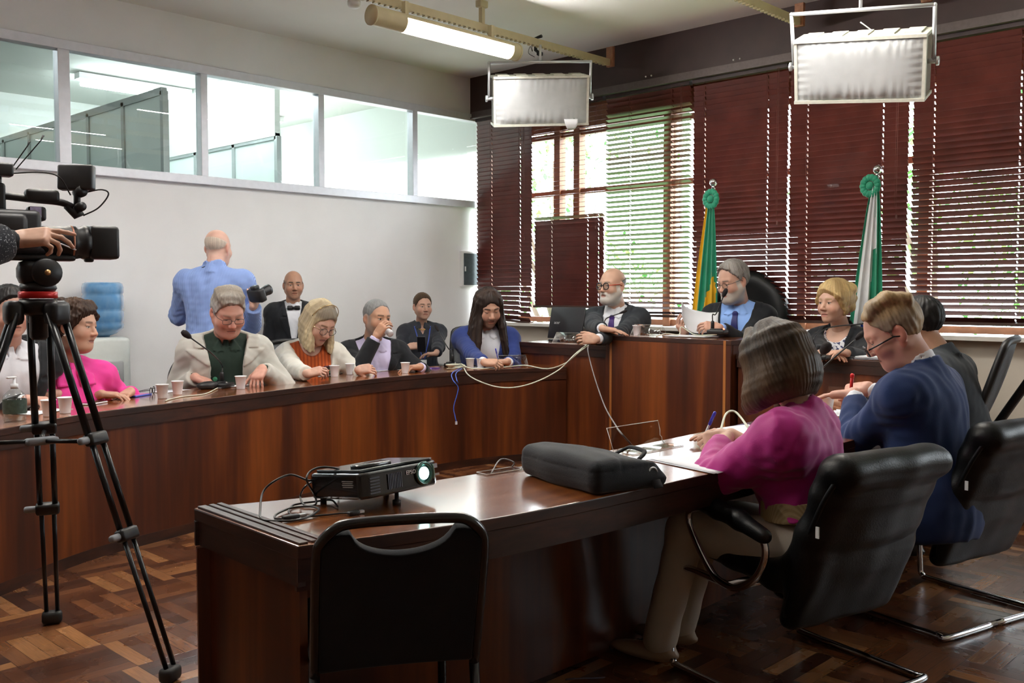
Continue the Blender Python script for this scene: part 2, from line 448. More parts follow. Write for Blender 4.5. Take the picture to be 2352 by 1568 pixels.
def head_sdf(P, neckb, res=.0032):
    """head in its own frame: x to the person's right, y forward, z up, eyes at z = 0"""
    n = np.array(neckb, float); lo = np.minimum([-.10, -.125, -.135], n-[.075, .075, .05]); hi = np.maximum([.10, .135, .135], n+[.075, .075, .03])
    g = SDF(lo, hi, res); f = P.get('fat', 0.0); fem = P.get('fem', 0)
    w = 1+.10*f
    g.ell((0, -.014, .032), (.077, .099, .088), 0)
    g.ell((0, .020, -.018), (.064*w, .071, .086), .03)
    g.ell((0, .028, -.062), (.050*w, .050, .050), .03)
    for s in (-1, 1):
        g.cone((s*.054*w, -.006, -.052), (s*.014, .062, -.098), .022, .015, .03)
        g.ell((s*.042*w, .056, -.036), (.026*w, .026, .026), .03)
        g.cone((s*.012, .082, .0225), (s*.046, .064, .0215), .0105 if not fem else .008, .009, .018)
    g.cone((0, .058, -.098), (0, .066, -.100), .019, .017, .02)                 # chin
    if f > .3: g.ell((0, .02, -.105), (.055*w, .055, .035), .04)
    for s in (-1, 1): g.ell((s*.0315, .100, .000), (.0185, .020, .0125), .014, sub=True)   # sockets
    g.cone((0, .083, .008), (0, .108, -.034), .0085, .0118, .012)               # nose
    for s in (-1, 1):
        g.ell((s*.0115, .099, -.039), (.0085, .011, .008), .008)
        g.ell((s*.0065, .104, -.047), (.004, .006, .004), .004, sub=True)
    g.cone((-.017, .082, -.066), (.017, .082, -.066), .0072, .0072, .01)
    g.cone((-.014, .082, -.078), (.014, .082, -.078), .0080, .0080, .01)
    g.cone((-.024, .088, -.0722), (.024, .088, -.0722), .0022, .0022, .004, sub=True)
    for s in (-1, 1):                                                           # eyes and lids
        g.ell((s*.0315, .0735, .000), (.0138, .0138, .0138), .003)
        g.cone((s*.018, .0835, .0085), (s*.044, .0795, .0075), .0042, .0038, .006)
        g.cone((s*.020, .0815, -.0105), (s*.043, .0785, -.0095), .0034, .0032, .006)
        R = Matrix.Rotation(s*.35, 3, 'Z')                                      # ears
        g.ell((s*.080, -.014, -.010), (.009, .021, .033), .010, R=np.array(R))
        g.ell((s*.088, -.006, -.006), (.007, .011, .016), .006, sub=True, R=np.array(R))
    nr = P.get('neck', .056 if not fem else .048)
    g.cone((0, -.022, -.060), n, nr, nr*1.14, .03)
    if P.get('beard'):
        b = P['beard']; t = .010*b
        for s in (-1, 1):
            g.cone((s*.058*w, .006, -.050), (s*.022, .062, -.104), .020+t*.7, .017+t, .02)
            g.cone((s*.008, .092, -.056), (s*.030, .078, -.070), .005+t*.35, .006+t*.5, .012)
        g.cone((-.012, .066, -.104), (.012, .066, -.104), .020+t, .020+t, .02)
        g.cone((-.022, .0885, -.0722), (.022, .0885, -.0722), .0030, .0030, .004, sub=True)
    return g
def head_colors(V, P):
    x, y, z = V.T; ax = np.abs(x); sk = np.array(P['skin'])
    c = np.tile(sk, (len(V), 1))*(1+.05*wob(x, y, z, 22, 6))[:, None]
    red = sk*np.array([1.04, .74, .70])
    m = np.clip(np.exp(-((ax-.043)**2+(y-.075)**2+(z+.034)**2)/.022**2)*.55+np.exp(-(x**2+(y-.112)**2+(z+.036)**2)/.016**2)*.6+np.where(ax > .078, .45, 0), 0, 1)*P.get('ruddy', 1)
    c = lerpc(c, red, np.clip(m, 0, 1))
    # scalp stubble / beard
    hc = np.array(P['hairc']); bc = np.array(P.get('beardc', P['hairc']))
    if P.get('scalp'):
        edge = P.get('hairline', .02)+(.60*(z+.03))
        m = (1-sstep(edge-.012, edge+.012, y))*sstep(-.075, -.055, z)*(1-.9*np.clip(np.exp(-((ax-.084)**2+(y+.012)**2+(z+.01)**2)/.022**2)*1.6, 0, 1))
        if P['scalp'] == 'rim': m = m*(1-sstep(.035, .065, z+.25*(y+.05)))
        c = lerpc(c, hc, m*P.get('scalpa', .85))
    if P.get('beard') or P.get('stubble'):
        line = -.040-.22*np.clip(y-.02, 0, .1)
        m = (1-sstep(line-.012, line+.006, z))*sstep(-.02, .02, y+.02)*sstep(-.165, -.125, z)
        m = np.maximum(m, (1-sstep(.012, .020, np.abs(z+.059)))*(1-sstep(.03, .038, ax))*sstep(.07, .078, y)*(z < -.047))
        side = (1-sstep(.012, .02, np.abs(y-.022)))*sstep(.058, .066, ax)*(z < .01)*(z > -.06); m = np.maximum(m, side)
        c = lerpc(c, bc*(1+.25*wob(x, y, z, 70, 5))[:, None].mean(), m*(P.get('stubble') or .92))
    # lips
    m = (1-sstep(.017, .025, ax))*(1-sstep(.0075, .0125, np.abs(z+.072)+.18*ax*ax/.02))*sstep(.074, .080, y)
    c = lerpc(c, P.get('lipc', tuple(sk*np.array([.82, .50, .48]))), m*.8)
    m = (1-sstep(.001, .0034, np.abs(z+.0722)))*(1-sstep(.020, .026, ax))*sstep(.074, .080, y); c = lerpc(c, tuple(sk*.22), m*.85)
    # brows
    zb = .0235-.10*(ax-.030)**2/.02
    m = (1-sstep(.003, .0065, np.abs(z-zb)))*sstep(.010, .015, ax)*(1-sstep(.046, .052, ax))*sstep(.05, .06, y)
    c = lerpc(c, P.get('browc', tuple(hc*.8)), m*P.get('browa', .8))
    # eyes
    lid = P.get('lid', .0040)
    for s in (-1, 1):
        q = V-np.array([s*.0315, .0735, 0]); r = np.linalg.norm(q, axis=1); fr = (r < .0156) & (q[:, 1] > .004)
        op = fr & (q[:, 2] < lid-.12*np.abs(q[:, 0])) & (q[:, 2] > -.0064+.10*np.abs(q[:, 0])) & (np.abs(q[:, 0]) < .0125)
        c[op] = (.46, .42, .39)
        gx, gz = P.get('gaze', (0, -.001)); ir = op & ((q[:, 0]-gx)**2+(q[:, 2]-gz)**2 < .0058**2); c[ir] = P.get('iris', (.035, .018, .01))
        ln = fr & (np.abs(q[:, 2]-(lid-.12*np.abs(q[:, 0]))) < .0019) & (np.abs(q[:, 0]) < .0135); c[ln] = c[ln]*.25
    nb = (1-sstep(.002, .005, np.sqrt((ax-.0065)**2+(z+.047)**2)))*sstep(.09, .1, y); c = lerpc(c, tuple(sk*.25), nb*.8)
    return np.clip(c, 0, 1)

def hair_sdf(style, P, gdir, res=.0042):
    """gdir: the direction of gravity in the head frame"""
    g3 = np.array(gdir, float); long = style in ('long', 'bob', 'bobblond')
    lo = np.array([-.15, -.16, -.15]); hi = np.array([.15, .14, .165])
    if long:
        e = g3*P.get('hlen', .30); lo = np.minimum(lo, e-.16); hi = np.maximum(hi, e+.14)
    g = SDF(lo, hi, res); X, Y, Z = g.XYZ; t = P.get('hthick', .012)
    rs = np.random.RandomState(P.get('seed', 1))
    g.ell((0, -.016, .034), (.077+t, .099+t, .088+t*1.1), 0)
    if style in ('bouffant', 'curly'):
        for _ in range(90 if style == 'curly' else 26):
            a = rs.uniform(-2.4, 2.4); zz = rs.uniform(-.055, .11); q = math.sqrt(max(0, 1-((zz-.03)/.098)**2))
            rr = rs.uniform(.022, .034) if style == 'curly' else rs.uniform(.030, .042)
            g.ell((math.sin(a)*(.092 if style == 'curly' else .086)*q, -.016-math.cos(a)*(.112 if style == 'curly' else .104)*q, zz+(.012 if style == 'curly' else 0)), (rr, rr, rr*.9), .012)
    if style == 'swept':
        for k in range(9):
            x0 = -.062+.0155*k; g.chain([(x0, .050, .090), (x0*1.05, .018, .114), (x0*1.08, -.04, .120), (x0*1.0, -.098, .085)], [.009, .014, .016, .016], .02)
    if style == 'brush':
        for k in range(9):
            x0 = -.048+.012*k; g.chain([(x0, .052, .088), (x0*1.08, .036, .110-abs(x0)*.15), (x0*1.1, -.03, .118-abs(x0)*.2)], [.011, .015, .020], .022)
    # keep the face clear
    hl = P.get('hairline', .02)
    face = Y-(hl+.60*(Z+.03))+.0045*wob(X, Y, Z, 26, 6, 9); low = np.where(Y < hl, -(Z+P.get('nape', .062)+.30*np.clip(Y+.02, -1, .0)), -(Z+.034))
    if style == 'rim': low = np.maximum(low, Z-(.040-.30*(Y+.05)))
    if not long:
        g.d = np.maximum(g.d, np.maximum(face, low).astype(np.float32))
        for s in ((-1, 1) if style != 'bouffant' else ()): g.ell((s*.086, -.012, -.012), (.022, .026, .034), .006, sub=True)
    else:
        g.d = np.maximum(g.d, np.maximum(face, -(Z+.05)).astype(np.float32))
    if style == 'bun': g.ell((0, -.120, .0), (.036, .03, .036), .01)
    if style == 'part':
        for s in (-1, 1): g.chain([(s*.012, .070, .10), (s*.05, .064, .085), (s*.082, .02, .03), (s*.086, -.03, -.02)], [.010, .014, .013, .012], .012)
    if long:
        L = P.get('hlen', .30); up = -g3; fx = P.get('hfront', 62)
        nst = P.get('nst', 34)
        for i in range(nst):
            for lay in range(2):
                a = math.radians(-180+fx+(360-2*fx)*(i+.5*lay)/(nst-1))           # angle around the back: 0 = back of the head
                sx, cy = math.sin(a), -math.cos(a)
                if abs(a) > math.radians(180-fx-18): lf = P.get('hlfront', 1.0)
                else: lf = 1.0
                rr = P.get('hvol', .0)+rs.uniform(-1, 1)*P.get('jit', .006)-.012*lay
                top = np.array([sx*.030, -.02+cy*.035+.035*(cy > 0), .122+rr*.5]); mid = np.array([sx*(.082+rr), -.014+cy*(.106+rr), .045])
                if cy > .25: top = np.array([sx*.02, .02, .122])
                low_ = np.array([sx*(.090+rr*1.3), -.012+cy*(.108+rr*1.3), -.03])
                pts = [top, (top*.35+mid*.65)*1.10, mid, low_]; q = low_
                m = 4; curl = P.get('curl', 0)
                for k in range(1, m+1):
                    tt = k/m; w = P.get('hspread', .0)
                    inn = -curl*tt**3
                    q = low_+g3*(L*lf*tt)*(1+.05*math.sin(i*2.3))+np.array([sx*(w*tt+inn), cy*(w*tt+inn)*.9, 0])+np.array([rs.uniform(-1, 1), rs.uniform(-1, 1), 0])*P.get('jit', .004)
                    pts.append(q)
                r0 = P.get('hr', .0135); g.chain(pts, [.009, r0, r0*1.1, r0*1.15]+[r0*1.15*(1-.45*(k/m)**2) for k in range(1, m+1)], P.get('hk', .007))
        if P.get('facecut', 1): g.ell((0, .105, -.030), (.056, .075, .100), .012, sub=True)
    amp = P.get('hamp', .0022); ang = np.arctan2(X, -(Y+.016)); fr = P.get('hfreq', 34)
    wv = np.sin(fr*ang+5*wob(X, Y, Z, 7, 4))*.6+wob(X, Y, Z*(.2 if long else 1), 38, 6, 5)*.8
    g.add(amp*wv)
    return g
def hair_colors(V, P):
    x, y, z = V.T; ang = np.arctan2(x, -(y+.016)); c = np.array(P['hairc'])
    s = np.sin(120*ang+2*np.sin(9*z+3*ang))*.35+np.sin(47*ang+1.3+2*np.sin(5*z))*.35+np.sin(19*ang+.4)*.25
    C = np.tile(c, (len(V), 1))*(1+P.get('hstreak', .28)*s)[:, None]
    if 'hairc2' in P:
        m = np.clip(.5+.9*wob(x, y, z*.3, 10, 5, 7)+P.get('hair2b', 0)+P.get('hair2z', 0)*(z-.03), 0, 1); C = lerpc(C, P['hairc2'], m*P.get('hair2a', .8))
    if 'roots' in P: C = lerpc(C, P['roots'], sstep(.01, .05, y)*sstep(.03, .075, z)*.8)
    if 'side' in P:     # grey or dark sides
        m = sstep(.055, .075, np.abs(x))*(1-sstep(.04, .08, z)); C = lerpc(C, P['side'], m*.8)
    return np.clip(C, 0, 1)

FINGERS = ((-.031, .084, .056, .0075), (-.011, .092, .072, .0083), (.010, .094, .078, .0086), (.030, .090, .070, .0084))   # little .. index
POSES = {'flat': [(.12, .18, .12)]*4+[(.35, .2)], 'rest': [(.35, .45, .25), (.32, .42, .25), (.30, .38, .2), (.22, .32, .2)]+[(.45, .3)],
         'curl': [(.9, 1.0, .6), (.85, .95, .55), (.75, .9, .5), (.6, .8, .4)]+[(.75, .5)], 'pen': [(1.0, 1.1, .6), (.9, 1.1, .6), (.75, .95, .4), (.62, .72, .35)]+[(.85, .45)],
         'hold': [(.75, .7, .35), (.72, .65, .35), (.7, .6, .3), (.62, .55, .3)]+[(1.0, .3)], 'point': [(.9, 1.0, .6), (.75, .8, .5), (.45, .5, .3), (.18, .2, .1)]+[(.7, .4)],
         'down': [(.75, .35, .2), (.7, .32, .2), (.66, .3, .2), (.6, .3, .2)]+[(.5, .3)]}
def hand_mesh(pose, side, back, res=.0031, sc=1.0, fan=.06):
    """hand with the wrist at the origin, fingers along +y, back of the hand +z, thumb on +x (side=1) or -x; back = forearm direction in this frame"""
    g = SDF((-.085, -.085, -.12), (.085, .20, .06), res); A = POSES[pose]
    bk = np.array(back, float); bk /= np.linalg.norm(bk)
    g.cone((0, 0, 0), bk*.085, .0265, .031, .01)
    g.rbox((0, .050, -.002), (.022, .032, .003), .0135, .02)
    g.ell((.026, .030, -.012), (.016, .028, .014), .012)
    nails = []
    for i, (x, y, L, r) in enumerate(FINGERS):
        d = np.array([fan*(i-1.5)*1.2, 1, 0]); d /= np.linalg.norm(d); p = np.array([x*.93, y-.006, 0.]); g.cone(p*np.array([.75, .45, 1]), p, .013, r*1.16, .012)
        a = 0
        for j, (fr, bend) in enumerate(zip((.46, .30, .24), A[i])):
            a += bend; v = np.array([d[0]*math.cos(a), d[1]*math.cos(a), -math.sin(a)]); q = p+v*L*1.22*fr
            g.cone(p, q, r*(1.04-.09*j), r*(.98-.10*j), .0035); p = q
        nails.append((p-v*.004+np.array([0, math.sin(a), math.cos(a)])*r*.75, v))
    a, b = A[4]; p = np.array([.030, .022, -.010]); v = np.array([math.cos(a)*.78, .66, -math.sin(a)*.55]); v /= np.linalg.norm(v)
    q = p+v*.040; g.cone(p, q, .0150, .0112, .010)
    v2 = v+np.array([-.55*b, .35, -.45*b]); v2 /= np.linalg.norm(v2); q2 = q+v2*.032; g.cone(q, q2, .0108, .0092, .004)
    v3 = v2+np.array([-.5*b, .1, -.1*b]); v3 /= np.linalg.norm(v3); q3 = q2+v3*.022; g.cone(q2, q3, .0094, .0078, .003)
    V, Q = g.mesh(1)
    if side < 0: V[:, 0] *= -1; Q = Q[:, ::-1]
    nl = [(np.array([n[0][0]*side, n[0][1], n[0][2]])) for n in nails]
    return V*sc, Q, nl

def ik(S, Wr, l1, l2, pole):
    d = Wr-S; D = d.length
    if D > (l1+l2)*.995:
        k = D/((l1+l2)*.995); l1 *= k; l2 *= k
    if D < abs(l1-l2)+.02: D = abs(l1-l2)+.02
    a = (l1*l1-l2*l2+D*D)/(2*D); h = math.sqrt(max(1e-6, l1*l1-a*a)); u = d.normalized()
    p = Vector(pole); p = p-u*p.dot(u); p.normalize()
    return S+u*a+p*h
def elbow(S, Wr, l1, l2, pref, zmin):
    """the elbow on its circle that best follows pref without dropping under zmin"""
    u = (Wr-S).normalized(); x = u.orthogonal().normalized(); y = u.cross(x); best = None
    for i in range(72):
        a = 2*math.pi*i/72; E = ik(S, Wr, l1, l2, x*math.cos(a)+y*math.sin(a)); c = -(E-S).dot(pref)+12*max(0, zmin-E.z)
        if best is None or c < best[0]: best = (c, E)
    return best[1]
def facing(Hc, alpha):
    """alpha: 0 = towards the camera, +90 = to the right of the picture, 180 = away"""
    t = CAMP-Hc; t.z = 0; t.normalize(); r = Vector((-t.y, t.x, 0)); a = math.radians(alpha)
    return t*math.cos(a)+r*math.sin(a)
def to_np(M): return np.array([[M[i][j] for j in range(4)] for i in range(4)])
def xf(M, V): A = to_np(M); return V@A[:3, :3].T+A[:3, 3]

def person(P):
    """P: hc, D (or pos), face (alpha, pitch, roll), body (alpha, lean), hands, clothes ..."""
    s = P.get('s', 1.05); fem = P.get('fem', 0); bulk = P.get('bulk', 1.0)
    Hc = P['pos'] if 'pos' in P else atD(*P['hc'], P['D'])
    fa, fp, fr = P['face']; hf = facing(Hc, fa); fp = math.radians(fp)
    hf3 = hf*math.cos(fp)-Vector((0, 0, 1))*math.sin(fp)
    MH = look(Hc, hf3) @ Matrix.Rotation(math.radians(fr), 4, 'Y') @ Matrix.Scale(s*P.get('hs', 1), 4)
    ba, lean = P['body']; bf = facing(Hc, ba); ln = math.radians(lean)
    spine = Vector((0, 0, 1))*math.cos(ln)+bf*math.sin(ln)
    sl = P.get('sideways', 0)
    spine = (spine+Vector((bf.y, -bf.x, 0))*sl).normalized()
    L = P.get('L', .53 if not fem else .50)
    nk = MH @ Vector((0, -.030, -.085)); Nb = nk-spine*(P.get('necklen', .085)*s)-bf*(.018*s)
    hip = Nb-spine*(L*s)
    z = spine; x = bf.cross(z).normalized(); y = z.cross(x)
    MT = frame(hip, x, y, z) @ Matrix.Scale(s, 4); MI = MT.inverted(); MHl = MI @ MH
    tl = lambda p: np.array(MI @ Vector(p))
    sw = P.get('sw', .178 if not fem else .158)
    # arms ------------------------------------------------------------
    arms = {}
    for k, sd in (('R', 1), ('L', -1)):
        Sh = MT @ Vector((sd*sw, P.get('shfwd', .012), L-.085+P.get('shup', 0)))
        h = P['hands'].get(k)
        if h is None:
            Wr = MT @ Vector((sd*(sw+.06), .06, L-.62)); h = dict(pose='rest', dir=tuple(-z+y*.1), up=tuple(x*sd), pole=tuple(x*sd*.4-y))
        else: Wr = Vector(h['at'])
        if 'pole' in h: El = ik(Sh, Wr, .29*s, .255*s, Vector(h['pole']))
        else: El = elbow(Sh, Wr, .29*s, .255*s, x*sd*h.get('out', .30)-y*.6-Vector((0, 0, 1))*.6, h.get('zmin', Wr.z-.12))
        fdir = (Wr-El).normalized()
        hd = Vector(h.get('dir', fdir)).normalized(); up = Vector(h.get('up', (0, 0, 1)))
        arms[k] = dict(S=tl(Sh), E=tl(El), W=tl(Wr), hd=hd, up=up, pose=h['pose'], sd=sd, fan=h.get('fan', .06))
    # legs ------------------------------------------------------------
    legs = []
    for sd in (1, -1):
        hj = MT @ Vector((sd*.092, 0, .0))
        if P.get('stand'):
            kn = Vector((hj.x, hj.y, hj.z*.53+.03))+bf*.02; an = Vector((hj.x, hj.y, .09))+x*sd*.02; an.z = .09+P.get('floor', 0)
        else:
            fl = P.get('floor', 0)
            kn = hj+bf*(P.get('thigh', .26)*s)+x*sd*P.get('kspread', .07); kn.z = max(fl+.42*s, min(hj.z+.02, fl+P.get('kneez', .60)))
            an = kn+bf*P.get('anfwd', -.02); an.z = fl+.09
        legs.append((np.array(tl(hj)), tl(kn), tl(an), an, sd))
    zv_dn = tl(Vector(hip)+Vector((0, 0, -1)))-np.zeros(3)
    # torso field -----------------------------------------------------
    neck_top = np.array(MHl @ Vector((0, -.022, -.06))); belly = P.get('belly', 1.0)
    zs = L/.52
    def core(g, o):
        b = bulk
        g.ell((0, -.005, .03*zs), (.162*b*(1.04 if fem else 1)+o, .118*b+o, .135+o), .05)
        g.ell((0, .012*belly, .19*zs), (.150*b*(.90 if fem else 1)+o, .108*b*belly+o, .17*zs+o), .06)
        g.ell((0, .002, .355*zs), (.168*b*(.93 if fem else 1)+o, .112*b+o, .17*zs+o), .06)
        if fem:
            for q in (-1, 1): g.ell((q*.075, .085*b, L-.185), (.068+o, .060+o, .065+o), .05)
        else:
            for q in (-1, 1): g.ell((q*.075, .070*b, L-.145), (.085+o, .050+o, .075+o), .05)
        g.cone((-sw+.03, -.012, L-.088), (sw-.03, -.012, L-.088), .066+o, None, .05)
        for q in (-1, 1): g.cone((0, -.022, L-.005), (q*(sw-.02), -.012, L-.062), .046+o*.6, .046+o, .04)
        for k in ('R', 'L'): g.ell(arms[k]['S'], (.062+o, .062+o, .066+o), .04)
        return g
    def limbs(g, u, sleeve=1.0, cutw=None, puff=0, k0=.04):
        for k in ('R', 'L'):
            a = arms[k]; S, E, Wr = a['S'], a['E'], a['W']
            g.ell(S, (.062+u+puff, .062+u+puff, .066+u+puff), k0)
            g.cone(S, E, .054*min(bulk, 1.15)+u+puff*.8, .044+u, k0*.9)
            e2 = Wr if cutw is None else E+(Wr-E)*(1-cutw/np.linalg.norm(Wr-E))
            if sleeve >= 1: g.cone(E, e2, .045+u, (.030 if cutw is None else .036)+u*.8, .02, cut=cutw is not None)
            elif sleeve > 0: g.cone(E, E+(Wr-E)*sleeve, .045+u, .042+u, .02, cut=True)
        return g
    pts = [arms[k][q] for k in arms for q in 'SEW']+[np.array([.26*bulk, .2*bulk, L+.1]), np.array([-.26*bulk, -.2, -.22])]
    lo = np.min(pts, 0)-.10; hi = np.max(pts, 0)+.10
    # body mesh: torso, limbs, neck, then head and hands at finer grain -----------------------------------------
    fl_pts = [q for l in legs for q in l[:3]]
    g = SDF(np.minimum(lo, np.min(fl_pts, 0)-.12), np.maximum(hi, np.max(fl_pts, 0)+.12), .0135)
    limbs(core(g, -.012), -.008)
    for hj, kn, an, anw, sd in legs:
        g.cone(hj, kn, .082*bulk, .052, .03); g.cone(kn, an, .050, .034, .02)
    V, Q = g.mesh(2); Cc = np.tile(np.array(P['skin']), (len(V), 1))*(1+.04*wob(*V.T, 12))[:, None]
    nb = np.array(MHl.inverted() @ Vector((0, -.018, L-.015)))
    gh = head_sdf(P, nb, P.get('hres', .0034)); Vh, Qh = gh.mesh(1); Ch = head_colors(Vh, P); Vh = xf(MHl, Vh)
    Vs = [V, Vh]; Qs = [Q, Qh+len(V)]; Cs = [Cc, Ch]; off = len(V)+len(Vh); nails = []
    for k in ('R', 'L'):
        a = arms[k]
        if a['pose'] is None: continue
        # the thumb sits on the inner side: for a right hand seen from its back with fingers away, it is to the left
        MW = look(MT @ Vector(a['W']), a['hd'], a['up']); back = MW.inverted().to_3x3() @ ((MT @ Vector(a['E']))-(MT @ Vector(a['W'])))
        Vn, Qn, nl = hand_mesh(a['pose'], -a['sd'], (back.x*-a['sd'], back.y, back.z), sc=s*P.get('hsc', .97 if not fem else .88), fan=a['fan'])
        ch = np.tile(np.array(P['skin'])*P.get('handtone', 1.0), (len(Vn), 1))*(1+.06*wob(*Vn.T, 40))[:, None]
        kn = np.exp(-((Vn[:, 1]-.09)**2)/.012**2)*.25*(Vn[:, 2] > -.005); ch = lerpc(ch, np.array(P['skin'])*np.array([1.0, .74, .70]), kn)
        for q in nl:
            m = (np.linalg.norm(Vn-q*s*P.get('hsc', .97 if not fem else .88), axis=1) < .0075).astype(float); ch = lerpc(ch, P.get('nailc', tuple(np.array(P['skin'])*np.array([1.08, .86, .84]))), m*.8)
        Vw = xf(MI @ MW, Vn); Vs.append(Vw); Qs.append(Qn+off); Cs.append(ch); off += len(Vw)
    body = np_mesh('person', np.concatenate(Vs), np.concatenate(Qs), SKINM, np.clip(np.concatenate(Cs), 0, 1))
    body.matrix_world = MT; tag(body, P['label'], 'person')
    # hair -----------------------------------------------------------------------------------------------------
    if P.get('hair'):
        gd = MH.to_3x3().inverted() @ Vector((0, 0, -1)); gd.normalize()
        hg = hair_sdf(P['hair'], P, gd, P.get('hairres', .0042)); Vr, Qr = hg.mesh(P.get('hrelax', 0)); Cr = hair_colors(Vr, P)
        np_mesh('hair', xf(MHl, Vr), Qr, HAIRM, Cr, body)
    # clothes --------------------------------------------------------------------------------------------------
    R = P.get('cres', .0072)
    nc = np.array([0, -.018, L-.015]); nt = np.array(neck_top); na = (nt-nc)/np.linalg.norm(nt-nc)
    def grid(): return SDF(np.maximum(lo, [-9, -9, -.22]), hi, R)
    def folds(g, amp=.0035, o=0):
        X, Y, Z = g.XYZ; e = amp*wob(X, Y*1.2, Z*.7, 9, 6, o)+amp*.5*wob(X, Y, Z, 22, 6, o+7)
        for k in ('R', 'L'):
            a = arms[k]; c = a['E']; d2 = (X-c[0])**2+(Y-c[1])**2+(Z-c[2])**2
            ax = a['W']-a['S']; ax = ax/np.linalg.norm(ax)
            e = e+.006*np.sin((X*ax[0]+Y*ax[1]+Z*ax[2])*150+2*wob(X, Y, Z, 8, 4))*np.exp(-d2/.075**2)
            c = a['S']; d2 = (X-c[0])**2+(Y-c[1])**2+(Z-c[2]+.05)**2
            e = e+.0045*np.sin((X*a['sd']*.7+Z)*110+2*wob(X, Y, Z, 6, 4))*np.exp(-d2/.08**2)
        g.add(e); return g
    def neckdist(g):
        X, Y, Z = g.XYZ; px, py, pz = X-nc[0], Y-nc[1], Z-nc[2]; t = px*na[0]+py*na[1]+pz*na[2]
        return np.sqrt(np.maximum(px*px+py*py+pz*pz-t*t, 0)), t
    def collar(g, r, h, th, gap, spread=.55, lowf=.35):
        """standing and folded collar around the neck axis, open in front"""
        X, Y, Z = g.XYZ; rd, t = neckdist(g)
        e = np.abs(rd-(r+.10*np.clip(.02-t, 0, .1)))-th; top = h*(1-lowf*np.clip((Y-nc[1])/.06, 0, 1)); e = np.maximum(e, np.maximum(t-top, -t-.03))
        e = np.maximum(e, np.where(Y > nc[1], gap+np.clip(top-t, 0, 1)*0+spread*np.clip(t, 0, .05)-np.abs(X), -1))
        g.d = np.minimum(g.d, e.astype(np.float32)); return g
    surf_field = {}
    def surf(xx, zz, o=.02):
        """front of the torso at (x, z)"""
        if 'g' not in surf_field:
            q = SDF((-.3, -.05, 0), (.3, .36, L+.06), .008); core(q, 0); surf_field['g'] = q
        q = surf_field['g']; i = int((xx-q.lo[0])/q.res); k = int((zz-q.lo[2])/q.res); col = q.d[i, :, k]-o
        j = np.where(col < 0)[0]; return float(q.ax[1][j[-1]]) if len(j) else .1
    def vee(g, zv, w0, opened=0.0, curve=1.0):
        X, Y, Z = g.XYZ; tt = np.clip((Z-zv)/(L-zv), 0, 1.3); return np.where(Z > zv, opened+w0*tt**curve, opened), X, Y, Z
    CL = P['clothes']
    def dress(name, g, m, relax=1):
        V, Q = g.mesh(relax); return np_mesh(name, V, Q, m, None, body)
    J = CL.get('jacket'); S_ = CL.get('shirt')
    if J:
        o = J.get('o', .016); g = core(grid(), o)
        X, Y, Z = g.XYZ; full = g.copy()
        rd, t = neckdist(g); g.d = np.maximum(g.d, np.where(t > -.03, (.068-rd), -1).astype(np.float32))
        zv, w0, op = J.get('zv', .16), J.get('w0', .075), J.get('open', 0.0)
        w, X, Y, Z = vee(g, zv, w0, op)
        g.d = np.maximum(g.d, np.where((Y > -.01), w-np.abs(X), -1).astype(np.float32)*(1.0))
        lw = J.get('lapel', .075)
        if lw:
            tt = np.clip((Z-zv)/(L-zv), 0, 1.2)
            prof = lw*np.clip(tt/.70, 0, 1)**.8; prof = np.where(tt > .70, lw*.55, prof); prof = np.where((tt > .70) & (tt < .735), lw*.12, prof)
            e = np.maximum(full.d-J.get('lth', .0085), np.maximum(np.abs(X)-(w+prof), w-np.abs(X)))
            e = np.maximum(e, np.maximum(zv+.004-Z, Z-(L+.02))); e = np.maximum(e, -Y-.0)
            e = np.maximum(e, np.where(t > -.02, .064-rd, -1))
            g.d = np.minimum(g.d, e.astype(np.float32))
        if J.get('collar', .045): collar(g, .072, J.get('collar', .045), .008, .045, spread=1.2, lowf=.9)
        g.d = np.maximum(g.d, (J.get('hem', -.10)-Z).astype(np.float32)); (g.ell((0, -.01, -.07), (.160*bulk+o, .118*bulk+o, .17), .07) if J.get('hem') else None); g.d = np.maximum(g.d, (J.get('hem', -.10)-Z).astype(np.float32)); limbs(g, o*.75, cutw=J.get('cuff', .02), puff=J.get('puff', 0), k0=.03); folds(g, J.get('fold', .003), P.get('seed', 1))
        jo = dress('jacket', g, J['m'])
        if J.get('buttons'):
            for zz in J['buttons']:
                mb = MB(); yy = surf(op*.0+(op+.028)*J.get('bside', 1), zz, o+.002); Mb = look((J.get('bside', 1)*(op+.028), yy+.003, zz), (0, 0, 1), (0, 1, 0)); mb.lathe([(.009, 0), (.009, .003), (.006, .004)], 12, Mb); mb.build('button', J.get('bm') or mat('button_dark', (.06, .055, .05), .4), jo)
        if J.get('pocket'):
            mb = MB(); yy = surf(-.095, L-.19, o); mb.rbox((-.095, yy+.002, L-.19), (.085, .008, .018), .004, None); mb.build('breast_pocket', J['m'], jo)
    if S_:
        o = S_.get('o', .006); g = core(grid(), o)
        X, Y, Z = g.XYZ; rd, t = neckdist(g)
        ro = max(0, o-.006)*1.1; g.d = np.maximum(g.d, np.where(t > -.02, (.057+ro*.6-rd), -1).astype(np.float32))
        full = g.copy()
        if S_.get('zv') is not None:
            w, X, Y, Z = vee(g, S_['zv'], S_.get('w0', .05)); g.d = np.maximum(g.d, np.where((Y > -.0) & (Z > S_['zv']), w-np.abs(X), -1).astype(np.float32))
        if S_.get('scoop'):
            e = np.sqrt(X**2+((Z-(L+.03))*.9)**2)-S_['scoop']; g.d = np.maximum(g.d, np.where(Y > -.02, -e, -1).astype(np.float32))
